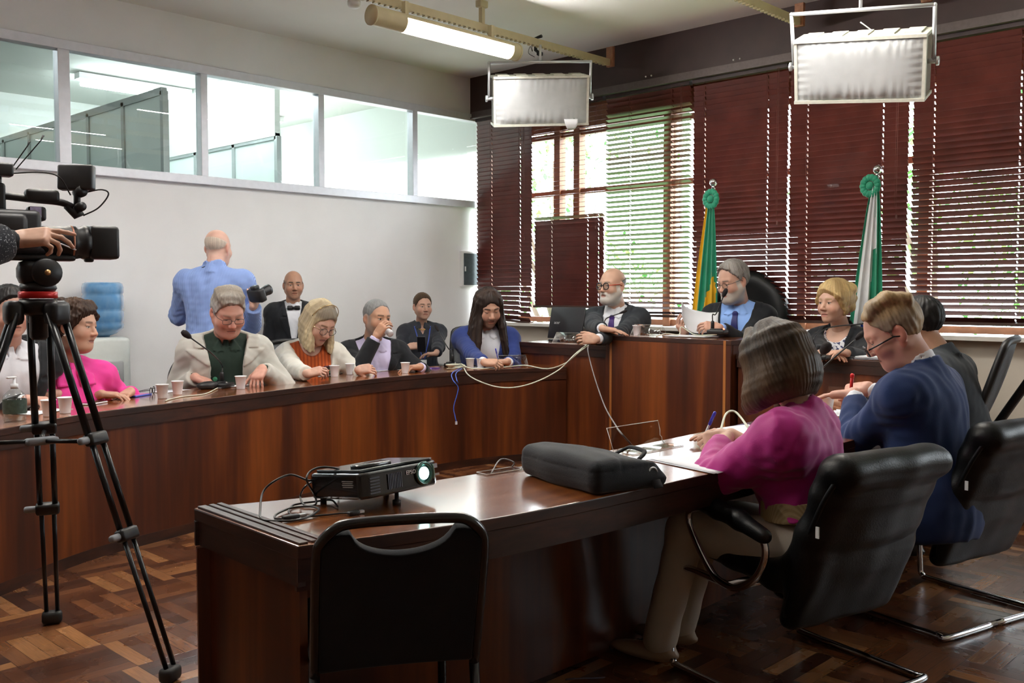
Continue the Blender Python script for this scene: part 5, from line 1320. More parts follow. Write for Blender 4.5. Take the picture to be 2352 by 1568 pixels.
cast('wallwoman', label='woman in a dark blouse with a blue lanyard sitting against the white wall', fem=1, hc=(971, 703), D=9.05, face=(18, 2, 0), body=(6, -2), s=1.0, skin=(.50, .29, .21), seed=7,
     hair='bun', hairc=(.05, .030, .018), hairc2=(.09, .055, .03), hairline=.004, hthick=.008, hamp=.0012, hands=dict(R=dict(at=atD(938, 796, 8.62), pose='hold', dir=IR*.9+UPZ*.1, up=-AW+UPZ*.6, pole=-IR*.6-UPZ), L=dict(at=atD(1002, 812, 8.6), pose='rest', dir=-IR*.8)),
     clothes=dict(shirt=dict(m=F_DARK, o=.012, armo=.014, collar=.03, gap=.02, spread=1, zv=.40, w0=.04, cuff=.06, fold=.004, name='blouse'), trousers=dict(m=F_BLACK)),
     extras=[('necklace', M_GOLD, lambda mb, surf, L, MH: [mb.sphere((.07*math.sin(a), surf(.07*math.sin(a), L-.005-.06*math.cos(a)*.8, .008), L-.005-.06*math.cos(a)*.8), .006, None, 8, 6) for a in [i*.2-1.1 for i in range(12)]]),
             ('lanyard', mat('blue_lanyard', (.05, .09, .40), .6), lambda mb, surf, L, MH: [mb.tube([(q*(.075-.065*k/9), surf(q*(.075-.065*k/9), L-.02-.034*k, .016)+.002, L-.02-.034*k) for k in range(10)], .0055, 6, flat=.4) for q in (-1, 1)]),
             ('id_card', M_WHITEP, lambda mb, surf, L, MH: mb.box((0, surf(0, .13, .02)+.006, .125), (.06, .003, .085)))])
cast('longhair', label='man with long dark hair writing, in a royal blue suit and white shirt', hc=(1122, 706), D=8.0, face=(16, 22, 3), body=(6, 12), s=1.13, hs=1.08, bulk=1.08, skin=(.52, .30, .21), seed=8, lid=-.0015, fat=.15,
     hair='long', hairc=(.022, .013, .010), hairc2=(.05, .026, .017), hair2b=-.3, hlen=.345, hthick=.012, hairline=.036, hspread=.06, hfront=52, nst=34, hr=.0145, stubble=.55, beardc=(.05, .03, .02), browa=.95,
     hands=dict(R=dict(at=on(1112, 832, TH+.05), pose='pen', dir=IR*.8-AW*.25, up=UPZ-IR*.2-AW*.5), L=dict(at=on(1166, 830, TH+.045), pose='flat', dir=-IR*.75-AW*.25)),
     clothes=dict(jacket=dict(m=F_BLUE, zv=.14, w0=.075, open=.035, lapel=.075, cuff=.03), shirt=dict(m=F_WHITE, collar=.04, gap=.012, spread=.7, point=.07, openk=.6, placket=1, zv=.46, w0=.02), trousers=dict(m=F_BLUE)))
DT = .915
cast('bald', label='bald man with a white beard and red and black glasses, charcoal suit and purple tie', hc=(1406, 655), D=7.85, face=(-42, 2, 0), body=(-18, 8), s=1.11, hs=1.03, bulk=1.15, skin=(.52, .31, .22), seed=9, thigh=.22, fat=.6, belly=1.15, floor=PLAT,
     hair='rim', hairc=(.10, .09, .08), hthick=.003, hamp=.0006, hairline=-.045, nape=.055, scalp='rim', scalpa=.5, beard=.9, beardc=(.52, .49, .44), browc=(.16, .13, .11),
     hands=dict(R=dict(at=atD(1384, 754, 7.25), pose='flat', dir=IR*.85-AW*.25-UPZ*.12, pole=-IR*1.3-UPZ*.7, fan=.09), L=dict(at=atD(1370, 779, 7.2), pose='hold', dir=-IR*.9-AW*.1+UPZ*.05, up=UPZ*.3-AW)),
     clothes=dict(jacket=dict(m=F_CHAR, zv=.10, w0=.080, lapel=.085, cuff=.035), shirt=dict(m=F_WHITE, collar=.045, gap=.006, spread=.6, point=.07), tie=dict(m=F_PURPLE), trousers=dict(m=F_CHAR)),
     glasses=dict(m=M_BLKACE, m2=M_REDACE, w=1.05, h=1.12, sq=.85, thick=2.0), extras=[('lapel_pin', M_WHITEP, disc(-.12, .385, .008, .030))])
cast('chair_man', label='bearded grey haired man in a dark suit reading papers at the head desk', hc=(1682, 645), D=7.4, face=(-46, 17, 0), body=(-14, 6), s=1.13, hs=1.06, bulk=1.15, skin=(.52, .30, .22), seed=10, fat=.5, belly=1.2, floor=PLAT, lid=.0005,
     hair='short', hairc=(.19, .17, .155), hairc2=(.30, .28, .26), hthick=.016, hairline=-.012, hamp=.004, beard=1.1, beardc=(.42, .385, .34), browc=(.16, .13, .11),
     hands=dict(R=dict(at=atX(1574, 768, 6.12), pose='hold', dir=-IR*.45+UPZ*.55-AW*.45, up=-AW*.5-IR*.8), L=dict(at=atX(1652, 752, 6.12), pose='hold', dir=-IR*.9+UPZ*.1, up=-AW*.8+UPZ*.6)),
     clothes=dict(jacket=dict(m=F_NAVY if False else F_BLACK, zv=.02, w0=.095, open=.02, lapel=.085, cuff=.03), shirt=dict(m=F_SKY, collar=.045, gap=.006, spread=.6, point=.075), tie=dict(m=F_NTIE), trousers=dict(m=F_BLACK)),
     glasses=dict(m=M_GUN, w=.95, h=.85, sq=.75, thick=.8))
cast('blazer', label='blonde woman in a black blazer and a blue and white print top', fem=1, hc=(1916, 694), D=6.6, face=(-40, 2, 0), body=(-26, 10), s=1.09, hs=1.04, skin=(.55, .33, .24), seed=11, floor=PLAT, bulk=1.05,
     hair='bouffant', hairc=(.48, .34, .155), hairc2=(.28, .18, .08), hair2b=-.2, hthick=.025, hairline=.028, nape=.118, hamp=.002, lipc=(.45, .14, .12),
     hands=dict(R=dict(at=on(1884, 812, .905+.035), pose='rest', dir=IR*.8-AW*.4), L=dict(at=on(1940, 809, .905+.045), pose='rest', dir=-IR*.85-AW*.3)),
     clothes=dict(jacket=dict(m=F_BLACK, zv=.06, w0=.055, open=.030, lapel=.055, cuff=.03, o=.018), shirt=dict(m=F_PRINT, collar=0, cuff=.08, scoop=.088, o=.008, name='blouse'), trousers=dict(m=F_BLACK)),
     extras=[('brooch', M_GOLD, disc(-.115, .345, .014, .030)), ('earring', mat('pearl', (.8, .76, .7), .2), lambda mb, surf, L, MH: [mb.sphere((.083, -.008, -.048), .009, MH, 10, 8)])])
cast('behind', label='dark haired man in a grey suit, mostly hidden behind the navy suited man', hc=(2112, 742), D=4.95, face=(-125, 8, 0), body=(-112, 22), s=1.06, skin=SKT, seed=12,
     hair='short', hairc=(.012, .011, .011), hthick=.012, hairline=.0, hands=dict(R=dict(at=Vector((4.95, 2.25, TH+.04)), pose='rest', dir=(-.3, .8, 0)), L=dict(at=Vector((4.62, 2.12, TH+.04)), pose='rest', dir=(.2, .8, 0))),
     clothes=dict(jacket=dict(m=F_CHAR, zv=.12, w0=.07), shirt=dict(m=F_WHITE), trousers=dict(m=F_CHAR)))
cast('blue', label='man with swept back sandy hair in a navy suit, writing with a red pen', hc=(2050, 762), D=3.92, face=(-84, 30, 0), body=(-112, 7), s=1.07, hs=1.04, bulk=1.14, skin=(.56, .31, .235), seed=13, ruddy=1.6, fat=.35, L=.47, thigh=.40, hres=.0028, cres=.0068, lid=-.001,
     hair='swept', hairc=(.33, .225, .115), hairc2=(.20, .15, .10), hair2b=-.1, side=(.24, .20, .155), hthick=.011, hairline=-.002, browc=(.30, .20, .12), browa=.5,
     hands=dict(R=dict(at=atD(1994, 889, 4.42), pose='pen', dir=-IR*.8+AW*.25-UPZ*.15, up=UPZ*.8-AW*.4, pole=IR*.6-UPZ*1.2+AW*.5), L=dict(at=atD(1962, 903, 4.15), pose='flat', dir=-IR*.7+AW*.55-UPZ*.1, pole=-IR*.5-UPZ*1.2-AW*.5)),
     clothes=dict(jacket=dict(m=F_NAVY, zv=.12, w0=.075, lapel=.08, cuff=.04, o=.020, fold=.0042, collar=.045, hem=-.15), shirt=dict(m=F_WHITE, collar=.075, gap=.006), trousers=dict(m=F_BLACK)),
     glasses=dict(m=M_GUN, m2=M_BLKACE, w=1.0, h=.95, sq=.6, thick=1.8, dz=-.020, dy=.012))
cast('magenta', label='woman with a brown bob and magenta blouse, seen from behind, writing', fem=1, hc=(1776, 836), D=3.32, face=(-122, 26, 0), body=(-106, 5), s=1.03, hs=1.0, jit=.0015, anfwd=.10, skin=(.56, .35, .25), seed=14, L=.44, thigh=.38, kspread=.0, cres=.0066, bulk=1.02, hres=.003, kneez=.56,
     hair='bob', hairc=(.030, .019, .012), hairc2=(.11, .066, .036), hair2b=-.35, hair2z=-5, hk=.016, hrelax=1, hairres=.0034, hfreq=64, hstreak=.5, hlen=.105, hthick=.012, hvol=.010, curl=.030, hspread=.035, hfront=58, nst=64, hr=.0105, hamp=.0016,
     hands=dict(L=dict(at=atD(1672, 1003, 3.50), pose='pen', dir=-IR*.86+AW*.22-UPZ*.22, up=UPZ*.55-AW*.75, pole=-AW*.65-IR*.55-UPZ*.55), R=dict(at=Vector((3.28, 1.98, TH+.04)), pose='flat', dir=(-.6, .6, 0))),
     clothes=dict(shirt=dict(m=F_MAG, o=.014, armo=.022, puff=.018, collar=0, scoop=.06, cuff=.06, fold=.006, hem=.105, name='blouse'), trousers=dict(m=F_BEIGE, top=.145, thigh=.094, belt=F_BELT, beltw=.032, ankle=.06, res=.009), shoes=mat('beige_shoe', (.30, .22, .15), .5)))
cast('photographer', label='standing bald photographer seen from behind in a blue striped shirt', stand=1, hc=(501, 568), D=6.85, face=(150, 6, 0), body=(166, 4), s=1.02, bulk=1.12, skin=(.60, .36, .28), seed=15, ruddy=1.2, fat=.5, belly=1.1, L=.55, sw=.19,
     hair='rim', hairc=(.52, .44, .36), hthick=.0015, hamp=.0004, hairline=-.05, nape=.06, scalp='rim', scalpa=.25,
     hands=dict(R=dict(at=atD(582, 702, 6.66), pose='hold', dir=UPZ*.55+IR*.15+AW*.4, up=IR*.9-AW*.3, pole=IR*.55-UPZ*1.3-AW*.5), L=dict(at=atD(470, 690, 7.15), pose='rest', dir=IR*.5+AW*.5, pole=-IR*.8-UPZ*1.2)),
     clothes=dict(shirt=dict(m=F_STRIPE, o=.020, armo=.020, collar=.050, gap=.02, fold=.006, hem=-.10, cuff=.02), trousers=dict(m=F_DENIM, top=.02)),
     extras=[('camera_strap', M_BLKACE, lambda mb, surf, L, MH: mb.tube([(.075*math.sin(a), -.045-.032*math.cos(a), L+.036-.02*abs(math.sin(a))) for a in [i*.2-1.4 for i in range(15)]], .007, 6, flat=.5))])
cast('waiter', label='balding waiter in a black suit and bow tie standing against the white wall', stand=1, hc=(674, 654), D=8.10, face=(6, 2, 0), body=(2, -2), s=.93, hs=1.04, bulk=1.1, skin=(.40, .215, .14), seed=16, fat=.2,
     hair='rim', hairc=(.03, .026, .024), hthick=.005, hamp=.0006, hairline=.012, nape=.055, scalp='rim', scalpa=.7, browa=.95, browc=(.03, .025, .02),
     hands={},
     clothes=dict(jacket=dict(m=F_BLACK, zv=.10, w0=.075, lapel=.07, o=.02), shirt=dict(m=F_WHITE, collar=.04, gap=.004), bow=mat('black_satin_bow', (.008, .008, .009), .35), trousers=dict(m=F_BLACK)))
cast('operator', label='camera operator at the left edge: tweed sleeve and hand resting on the video camera lens', stand=1, pos=Vector((.55, 3.33, 1.66)), face=(100, 0, 0), body=(104, 2), s=1.02, skin=(.55, .33, .235), seed=17,
     hair='short', hairc=(.02, .018, .016), hsc=1.0, hands=dict(R=dict(at=atD(40, 548, 3.17), pose='point', fan=.0, dir=IR*.86+UPZ*.10+AW*.2, up=-AW*.62+UPZ*.62-IR*.1, pole=-UPZ*1.2-AW*.3-IR*.2), L=dict(at=Vector((.98, 3.75, 1.30)), pose='hold', dir=(1, 0, 0))),
     clothes=dict(jacket=dict(m=F_TWEED, zv=.15, w0=.06, o=.045, cuff=.05), shirt=dict(m=F_BLACK, collar=.03), trousers=dict(m=F_BLACK)))
# ------------------------------------------------------------------ seats for the seated
def seat_for(key, label, kind='leather', back=.0, fl=0, **kw):
    q = PEOPLE[key]['_']; M = q['MT']; f = M.to_3x3() @ Vector((0, 1, 0)); f.z = 0; f.normalize(); h = M.translation
    loc = h-f*(back-.03); return office_chair(label, (loc.x, loc.y), math.atan2(f.y, f.x)-math.pi/2, kind, fl=fl, zseat=max(.36, h.z-fl-.10), **kw)
seat_for('farleft', 'dark office chair hidden behind the man with the open white shirt', hb=.46)
seat_for('pink', 'black office chair showing behind the shoulder of the woman in pink', hb=.56)
seat_for('grey', 'black leather office chair behind the man in the light grey jacket', hb=.46, wb=.54, back=.06)
seat_for('blonde', 'dark mesh office chair behind the woman in the cream blazer', 'mesh', hb=.50, wb=.54, back=.10)
seat_for('drinker', 'dark mesh office chair behind the man drinking', 'mesh', hb=.46, wb=.50)
seat_for('longhair', 'grey mesh office chair beside the long haired man', 'mesh', hb=.56, wb=.52, back=.10)
seat_for('bald', 'low black leather chair behind the bald man with the white beard', hb=.34, wb=.66, fl=PLAT)
seat_for('chair_man', 'tall black leather executive chair behind the man reading papers', hb=.80, wb=.52, back=.02, fl=PLAT, tilt=.10)
seat_for('blazer', 'black chair under the blonde woman in the black blazer', hb=.34, fl=PLAT)
office_chair('black mesh office chair tilted back behind the blue suited man, before the cream wall', (5.18, 1.98), math.radians(12), 'mesh', hb=.54, wb=.46, tilt=.20, zseat=.46)
def plastic_chair(label, loc, rz):
    t = thing('plastic_chair', label, 'chair', loc, rz); m = mat('white_plastic', (.74, .75, .76), .4, noise=.03)
    MB().rbox((0, 0, .40), (.46, .44, .03), .012).build('seat', m, t)
    P = [[(u*.22, -.21-.12*v+.03*u*u, .42+.42*v) for v in [j/8 for j in range(9)]] for u in [i/8*2-1 for i in range(9)]]; MB().slab(P, .012).build('backrest', m, t)
    for sx in (-1, 1):
        a = MB(); a.tube(smooth_path([(sx*.25, -.24, .60), (sx*.27, -.05, .63), (sx*.27, .16, .625), (sx*.265, .235, .59), (sx*.255, .25, .40)], 5), .022, 8, flat=.8); a.build('armrest', m, t)
        for sy in (-1, 1): MB().tube([(sx*.20, sy*.19, .40), (sx*.25, sy*.25, 0)], [.024, .017], 8).build('leg', m, t)
    return t
q = PEOPLE['wallwoman']['_']['MT'].translation; plastic_chair('white plastic armchair under the woman sitting against the wall', (q.x, q.y-.02, max(0, q.z-.545)), math.radians(200))
# ------------------------------------------------------------------ small things
M_CUP = mat('white_cup_plastic', (.74, .75, .78), .45, noise=.02); M_CUPT = mat('translucent_cup_plastic', (.58, .58, .58), .35, noise=.03)
M_PAPER = mat('white_paper', (.78, .79, .82), .7, noise=.02, nscale=8); M_PAPERB = mat('printed_lines', (.40, .42, .48), .7)
M_ACRY = glass('acrylic', (.90, .90, .88), .10, .02); M_ACRYE = mat('acrylic_edge', (.74, .75, .72), .25, spec=.6)
M_CABW = mat('cream_cable', (.56, .57, .46), .5); M_CABG = mat('grey_cable', (.20, .19, .19), .5); M_CABB = mat('blue_cable', (.05, .13, .55), .45); M_CABK = mat('black_cable', (.014, .013, .013), .4)
M_LED = emitter('red_led', (1, .08, .03), 14)
def inv_loc(p): return Matrix.Translation(-Vector(p))
def cup(p, label, tall=.080, r=.035, water=False, group='white plastic cups'):
    t = thing('plastic_cup', label, 'cup', p, 0, group)
    MB().lathe([(.001, .003), (r*.70, .0), (r*.71, .004), (r*.93, tall-.006), (r*1.03, tall-.003), (r*1.03, tall), (r*.99, tall), (r*.90, tall-.008), (r*.68, .006), (.001, .006)], 24, cap=False).build('cup_wall', M_CUPT if water else M_CUP, t)
    if water: MB().lathe([(r*.69, .007), (r*.80, tall*.42), (.001, tall*.42)], 20).build('water', glass('cup_water', (.85, .88, .9), .05), t)
    return t
for px, py, lab, w in ((373, 915, 'half filled cup beside the folded reading glasses on the long table', True), (408, 906, 'white cup right of the half filled cup, left of the table microphone', False), (553, 893, 'white cup in front of the hands of the man in the light grey jacket', False),
                       (768, 865, 'white cup nearest the right hand of the woman in the cream blazer', False), (804, 860, 'paler cup beside the red nailed left hand of the woman in the cream blazer', False), (931, 857, 'white cup in front of the notebook of the drinking man', False),
                       (1080, 846, 'half filled cup left of the writing hands of the long haired man', True), (1104, 846, 'white cup touching the writing hand of the long haired man', False), (112, 956, 'white cup behind the tripod, left of a matching one', False), (150, 949, 'white cup behind the tripod legs, next to the pale phone', False)):
    cup(on(px, py, TH), lab, water=w)
cup(on(1463, 771, 1.0), 'white cup standing before the clear sign holder on the head desk')
cup(on(1857, 812, .905), 'white cup on the desk before the woman in the black blazer', r=.034)
p = atD(1912, 905, 4.35); cup(Vector((4.45, 2.16, TH)), 'white cup between the woman in magenta and the man in navy', tall=.082, r=.040)
MHd = PEOPLE['drinker']['_']['MH']; mo = MHd @ Vector((0, .112, -.060)); c = cup(mo, 'white cup tilted at the lips of the drinking man'); c.matrix_world = look(mo, MHd.to_3x3() @ Vector((0, .62, .78)), MHd.to_3x3() @ Vector((0, -.8, .6))) @ Matrix.Rotation(math.radians(-90), 4, 'X') @ Matrix.Translation((0, 0, -.075)) @ Matrix.Scale(1, 4); c.matrix_world = Matrix.Translation(mo) @ (MHd.to_3x3().normalized().to_4x4()) @ Matrix.Rotation(math.radians(62), 4, 'X') @ Matrix.Translation((0, 0, -.078))

def sheet(pts, z, name, label, cat='paper', layers=1, group=None, lines=0, m=None):
    """flat sheets lying at height z; pts = four corners in plan"""
    t = thing(name, label, cat, (pts[0].x, pts[0].y, z), 0, group); o = Vector((pts[0].x, pts[0].y, 0)); rs = random.Random(int(pts[0].x*997))
    for k in range(layers):
        j = Vector((rs.uniform(-.012, .012), rs.uniform(-.012, .012), 0))*(k > 0); q = [Vector((p.x, p.y, 0))-o+j for p in pts]
        P = [[(q[0]*(1-u)*(1-v)+q[1]*u*(1-v)+q[2]*u*v+q[3]*(1-u)*v)+Vector((0, 0, .0012+k*.0022+.0018*math.sin(3*u+2*v+k))) for v in [b/6 for b in range(7)]] for u in [a/6 for a in range(7)]]
        MB().slab(P, .0008).build('page', m or M_PAPER, t)
    if lines:
        mb = MB()
        for k in range(lines):
            v = .12+.8*k/lines; a = q[0]*(1-v)+q[3]*v; b = q[1]*(1-v)+q[2]*v; a, b = a+(b-a)*.1, a+(b-a)*(.9-.3*rs.random()); zz = layers*.0022+.0032
            d = (b-a); n = Vector((-d.y, d.x, 0)).normalized()*.0012; mb._add([a-n+Vector((0, 0, zz)), b-n+Vector((0, 0, zz)), b+n+Vector((0, 0, zz)), a+n+Vector((0, 0, zz))], [(0, 1, 2, 3)], None, False)
        mb.build('printed_lines', M_PAPERB, t)
    return t
def rect(c, w, d, a):
    u = Vector((math.cos(a), math.sin(a), 0)); v = Vector((-u.y, u.x, 0)); return [c-u*w/2-v*d/2, c+u*w/2-v*d/2, c+u*w/2+v*d/2, c-u*w/2+v*d/2]
sheet([on(*p, TH) for p in ((1482, 1056), (1690, 1028), (1700, 1070), (1640, 1090))], TH, 'paper_sheet', 'white sheets spread under the pen of the woman in magenta', layers=2, lines=0)
sheet([on(*p, TH) for p in ((1640, 985), (1720, 975), (1760, 1000), (1680, 1010))], TH, 'paper_sheet', 'white sheet behind the writing hand of the woman in magenta')
sheet([on(*p, TH) for p in ((1378, 1046), (1432, 1040), (1425, 1056), (1370, 1062))], TH, 'paper_sheet', 'white paper sticking out behind the black laptop bag')
sheet(rect(Vector((4.55, 1.98, 0)), .24, .30, .5), TH, 'paper_sheet', 'white sheets under the hands of the man in navy', layers=3)
sheet(rect(on(618, 878, TH), .30, .21, .25), TH, 'paper_sheet', 'loose printed sheets right of the hands of the man in the light grey jacket', layers=3, lines=7)
sheet(rect(on(520, 886, TH), .30, .21, .25), TH, 'paper_sheet', 'white sheets under the hands of the man in the light grey jacket', layers=2, lines=6)
sheet(rect(on(392, 898, TH), .22, .12, .35), TH, 'paper_sheet', 'white sheet under the folded reading glasses on the long table', lines=4)
sheet(rect(on(95, 945, TH), .26, .16, .5), TH, 'paper_sheet', 'white paper beside the clear gel bottle, behind the tripod')
sheet(rect(on(740, 862, TH), .17, .12, .3), TH, 'note_card', 'red edged white card with a black pen on it', 'card', lines=3)
sheet(rect(on(868, 851, TH), .19, .14, .3), TH, 'paper_sheet', 'white sheet under the grey phone near the drinking man', lines=4)
sheet(rect(on(955, 848, TH), .26, .16, .2), TH, 'paper_sheet', 'white sheet right of the cup of the drinking man')
sheet(rect(on(1115, 843, TH), .30, .20, .05), TH, 'paper_sheet', 'white sheets under the writing hand of the long haired man', layers=3, lines=6)
sheet(rect(Vector((6.02, 3.98, 0)), .22, .32, .1), 1.0, 'document_stack', 'stack of white papers lying before the man reading papers', layers=5)
sheet(rect(Vector((5.96, 2.62, 0)), .22, .34, .12), .905, 'document_stack', 'thick white document lying beside the woman in the black blazer', layers=11)
# papers in the reader's hands
def held(c, right, up, w, h, bend, label):
    t = thing('held_paper', label, 'paper', c); P = []
    for i in range(13):
        u = i/12-.5; r = []
        for j in range(9):
            v = j/8-.5; r.append(right*(u*w)+up*(v*h)+right.cross(up)*(bend*(u*u*2.2+.35*math.sin(u*7+v*3)*.25)+.02*v*v)+up*(.10*h*math.sin(u*4)*(v+.5)))
        P.append(r)
    MB().slab(P, .0012).build('page', M_PAPER, t); return t
hc = atX(1592, 738, 6.10); held(hc, (IR*.82+AW*.25-UPZ*.35).normalized(), (UPZ*.62+AW*.72+IR*.2).normalized(), .33, .22, .16, 'white papers held up by the man reading at the head desk')

def wire(pts, r, m, name, label, cat='cable', n=8):
    mb = MB(); mb.tube(smooth_path(pts, n), r, 7); return tag(mb.build(name, m), label, cat)
# microphones ---------------------------------------------------------------------------------------------------
def mic(base, head, label, foam=.019, lit=False, rz=0, mid=None, cable=None, boxm=None):
    t = thing('gooseneck_microphone', label, 'microphone', base, rz); inv = (Matrix.Translation(base) @ Matrix.Rotation(rz, 4, 'Z')).inverted()
    b = MB(); b.rbox((0, 0, .016), (.13, .10, .032), .009); b.rbox((.0, .02, .034), (.09, .04, .012), .005); b.build('base', M_BLK, t)
    MB().lathe([(.013, .03), (.013, .085), (.009, .095)], 14, Matrix.Translation((.03, .02, 0))).build('stem_socket', M_BLK, t)
    h = inv @ Vector(head); s0 = Vector((.03, .02, .09)); m1 = inv @ Vector(mid) if mid else s0+(h-s0)*.5+Vector((0, 0, .06)); d = (h-m1).normalized()
    g = MB(); g.tube(smooth_path([s0, s0+Vector((0, 0, .05)), m1, h-d*.03], 8), .0042, 8); g.build('gooseneck', M_BLK, t)
    f = MB(); f.lathe([(.005, -.035), (foam*.75, -.022), (foam, 0), (foam*.97, .016), (foam*.6, .030), (.001, .034)], 16, look(h, (0, 0, 1) if abs(d.z) < .9 else (1, 0, 0), (0, 1, 0)) if False else frame(h, d.orthogonal().normalized(), d.cross(d.orthogonal().normalized()), d)); f.build('foam_windscreen', mat('black_foam', (.014, .010, .011), .95, bmp=.5, bscale=500), t)
    k = MB(); k.sphere((-.03, -.040, .034), .007, n=10, m=8); k.build('push_button' if not lit else 'lit_button', M_LED if lit else mat('grey_button', (.2, .2, .2), .4), t)
    return t
mic(on(512, 890, TH), atD(428, 768, 5.45), 'gooseneck microphone in front of the man in the light grey jacket', mid=atD(487, 812, 5.55), rz=.6)
m_ = MB(); m_.sphere((0, 0, .022), (.075, .042, .026)); q = on(478, 893, TH); tag(m_.build('black_case', mat('black_case_leather', (.012, .011, .012), .45)), 'rounded black case lying against the microphone base', 'case').location = q
mic(atX(1648, 767, 5.98), atX(1665, 672, 6.02), 'gooseneck microphone with a glowing red light before the man reading papers', lit=True, foam=.017, mid=atX(1645, 720, 6.0), rz=1.75)
mic(on(1040, 842, TH), atD(1003, 753, 7.6), 'slim microphone left of the long haired man', foam=.012, mid=atD(1030, 800, 7.5), rz=.3)
mic(on(1884, 826, .905), atD(1995, 742, 6.1), 'thin gooseneck microphone arching before the woman in the black blazer', foam=.011, mid=atD(1905, 752, 6.15), rz=1.5)
mic(Vector((5.98, 4.72, .915)), atD(1432, 716, 7.0), 'thin gooseneck microphone arching past the purple tie', foam=.010, mid=atD(1392, 732, 7.1), rz=1.6)
mic(Vector((4.12, 2.20, TH)), atD(1896, 800, 4.35), 'black foam microphone on the near table, shorter of the two by the brown bob', foam=.024, mid=atD(1876, 826, 4.4), rz=.4)
mic(Vector((4.50, 2.26, TH)), atD(1976, 770, 4.75), 'long gooseneck microphone on the near table pointing at the navy suited man', foam=.015, mid=atD(1900, 835, 4.7), rz=.4)
# sign holders --------------------------------------------------------------------------------------------------
def tent(c, along, label, w=.20, h=.075, d=.055):
    """clear folded sign holder"""
    u = Vector(along).normalized(); v = Vector((-u.y, u.x, 0)); t = thing('sign_holder', label, 'sign holder', c, math.atan2(u.y, u.x), 'clear acrylic sign holders')
    for s in (-1, 1):
        P = [[(x, s*d*(1-k), .001+h*k) for k in (0, .5, 1)] for x in (-w/2, 0, w/2)]; MB().slab(P, .002).build('panel', M_ACRY, t)
        MB().tube([(-w/2, s*d, .002), (-w/2, 0, h), (w/2, 0, h), (w/2, s*d, .002), (-w/2, s*d, .002)], .0013, 5).build('rim', M_ACRYE, t)
    return t
tent(Vector((5.97, 5.12, .915)), (0, -1, 0), 'clear sign holder standing before the open laptop', w=.27, h=.085)
tent(Vector((5.93, 4.30, 1.0)), (0, -1, 0), 'clear sign holder behind the cup on the head desk', w=.26, h=.085)
tent(on(1176, 838, TH), (.9, -.42, 0), 'clear sign holder beside the writing hand of the long haired man', w=.24, h=.08)
c = on(1475, 1030, TH); t = thing('sign_holder', 'chipped clear sign holder standing on the near table left of the writing woman', 'sign holder', c, -.03, 'clear acrylic sign holders')
pl = [(-.155, 0), (.155, 0), (.148, .012), (.155, .022), (.150, .030), (.165, .048), (.178, .078), (-.135, .078)]
T0 = Matrix.Translation((0, .01, .002)) @ Matrix.Rotation(math.radians(58), 4, 'X'); MB().prism([(x, y*1.25) for x, y in pl], -.0015, .0015, T0).build('panel', M_ACRY, t); MB().tube([T0 @ Vector((x, y*1.25, 0)) for x, y in pl], .0016, 5, closed=True).build('rim', M_ACRYE, t)
MB().box((.01, -.035, .003), (.31, .075, .003)).build('foot', M_ACRY, t); MB().tube([(-.145, .0, .003), (.165, 0, .003), (.165, -.072, .003), (-.145, -.072, .003)], .0014, 5, closed=True).build('foot_rim', M_ACRYE, t)
c = on(1150, 1083, TH); t = thing('sign_holder', 'clear acrylic plate lying flat left of the black laptop bag', 'sign holder', c, -.1, 'clear acrylic sign holders'); MB().box((0, 0, .003), (.16, .055, .005)).build('panel', M_ACRY, t); MB().tube([(-.08, -.027, .004), (.08, -.027, .004), (.08, .027, .004), (-.08, .027, .004)], .0016, 5, closed=True).build('rim', M_ACRYE, t)
wire([on(1128, 1090, TH)+Vector((0, 0, .004)), on(1150, 1075, TH)+Vector((0, 0, .03)), on(1180, 1075, TH)+Vector((0, 0, .02)), on(1200, 1080, TH)+Vector((0, .05, .004))], .0025, M_CABG, 'cable', 'grey cable arching out behind the black laptop bag')
# phones, glasses, tablets ---------------------------------------------------------------------------------------
def phone(c, a, label, m, w=.075, l=.15, sc=None, M=None):
    t = thing('phone', label, 'phone', c, a); 
    if M is not None: t.matrix_world = M
    MB().rbox((0, 0, .0045), (l, w, .009), .004).build('case', m, t); MB().box((0, 0, .0095), (l*.94, w*.90, .001)).build('screen', sc or mat('phone_glass', (.015, .015, .018), .08), t); return t
phone(on(318, 909, TH), .5, 'phone in a bright blue case in front of the woman in pink', mat('blue_phone_case', (.05, .12, .55), .35), sc=mat('pink_phone_back', (.50, .12, .35), .3))
phone(on(214, 927, TH), .55, 'pale rimmed phone beside the tripod leg, near the woman in pink', mat('silver_phone_case', (.62, .58, .58), .3))
phone(on(872, 848, TH)+Vector((0, 0, .006)), .3, 'grey phone lying on a sheet left of the cup of the drinking man', mat('grey_phone_case', (.18, .19, .21), .35))
q = PEOPLE['wallwoman']['_']; ww = atD(968, 790, 8.5); phone(ww, 0, 'dark phone held up by the woman sitting at the wall', mat('dark_phone_case', (.02, .02, .025), .4), M=Matrix.Translation(ww) @ look((0, 0, 0), UPZ*.8-AW*.3, -AW).to_3x3().to_4x4() @ Matrix.Rotation(1.57, 4, 'Z'))
ph = on(752, 846, TH+.055); phone(ph, 0, 'dark phone in the right hand of the woman in the cream blazer', mat('wine_phone_case', (.10, .02, .03), .4), w=.07, l=.14, M=Matrix.Translation(ph) @ Matrix.Rotation(.35, 4, 'Z') @ Matrix.Rotation(-.5, 4, 'X'))
t = thing('tablet', 'pale tablet lying behind the two cups before the woman in the cream blazer', 'tablet', on(775, 856, TH), .3); MB().rbox((0, 0, .005), (.24, .16, .009), .004).build('case', mat('grey_tablet', (.30, .29, .28), .4), t); MB().box((0, 0, .010), (.22, .145, .001)).build('screen', mat('tablet_glass', (.05, .05, .055), .1), t)
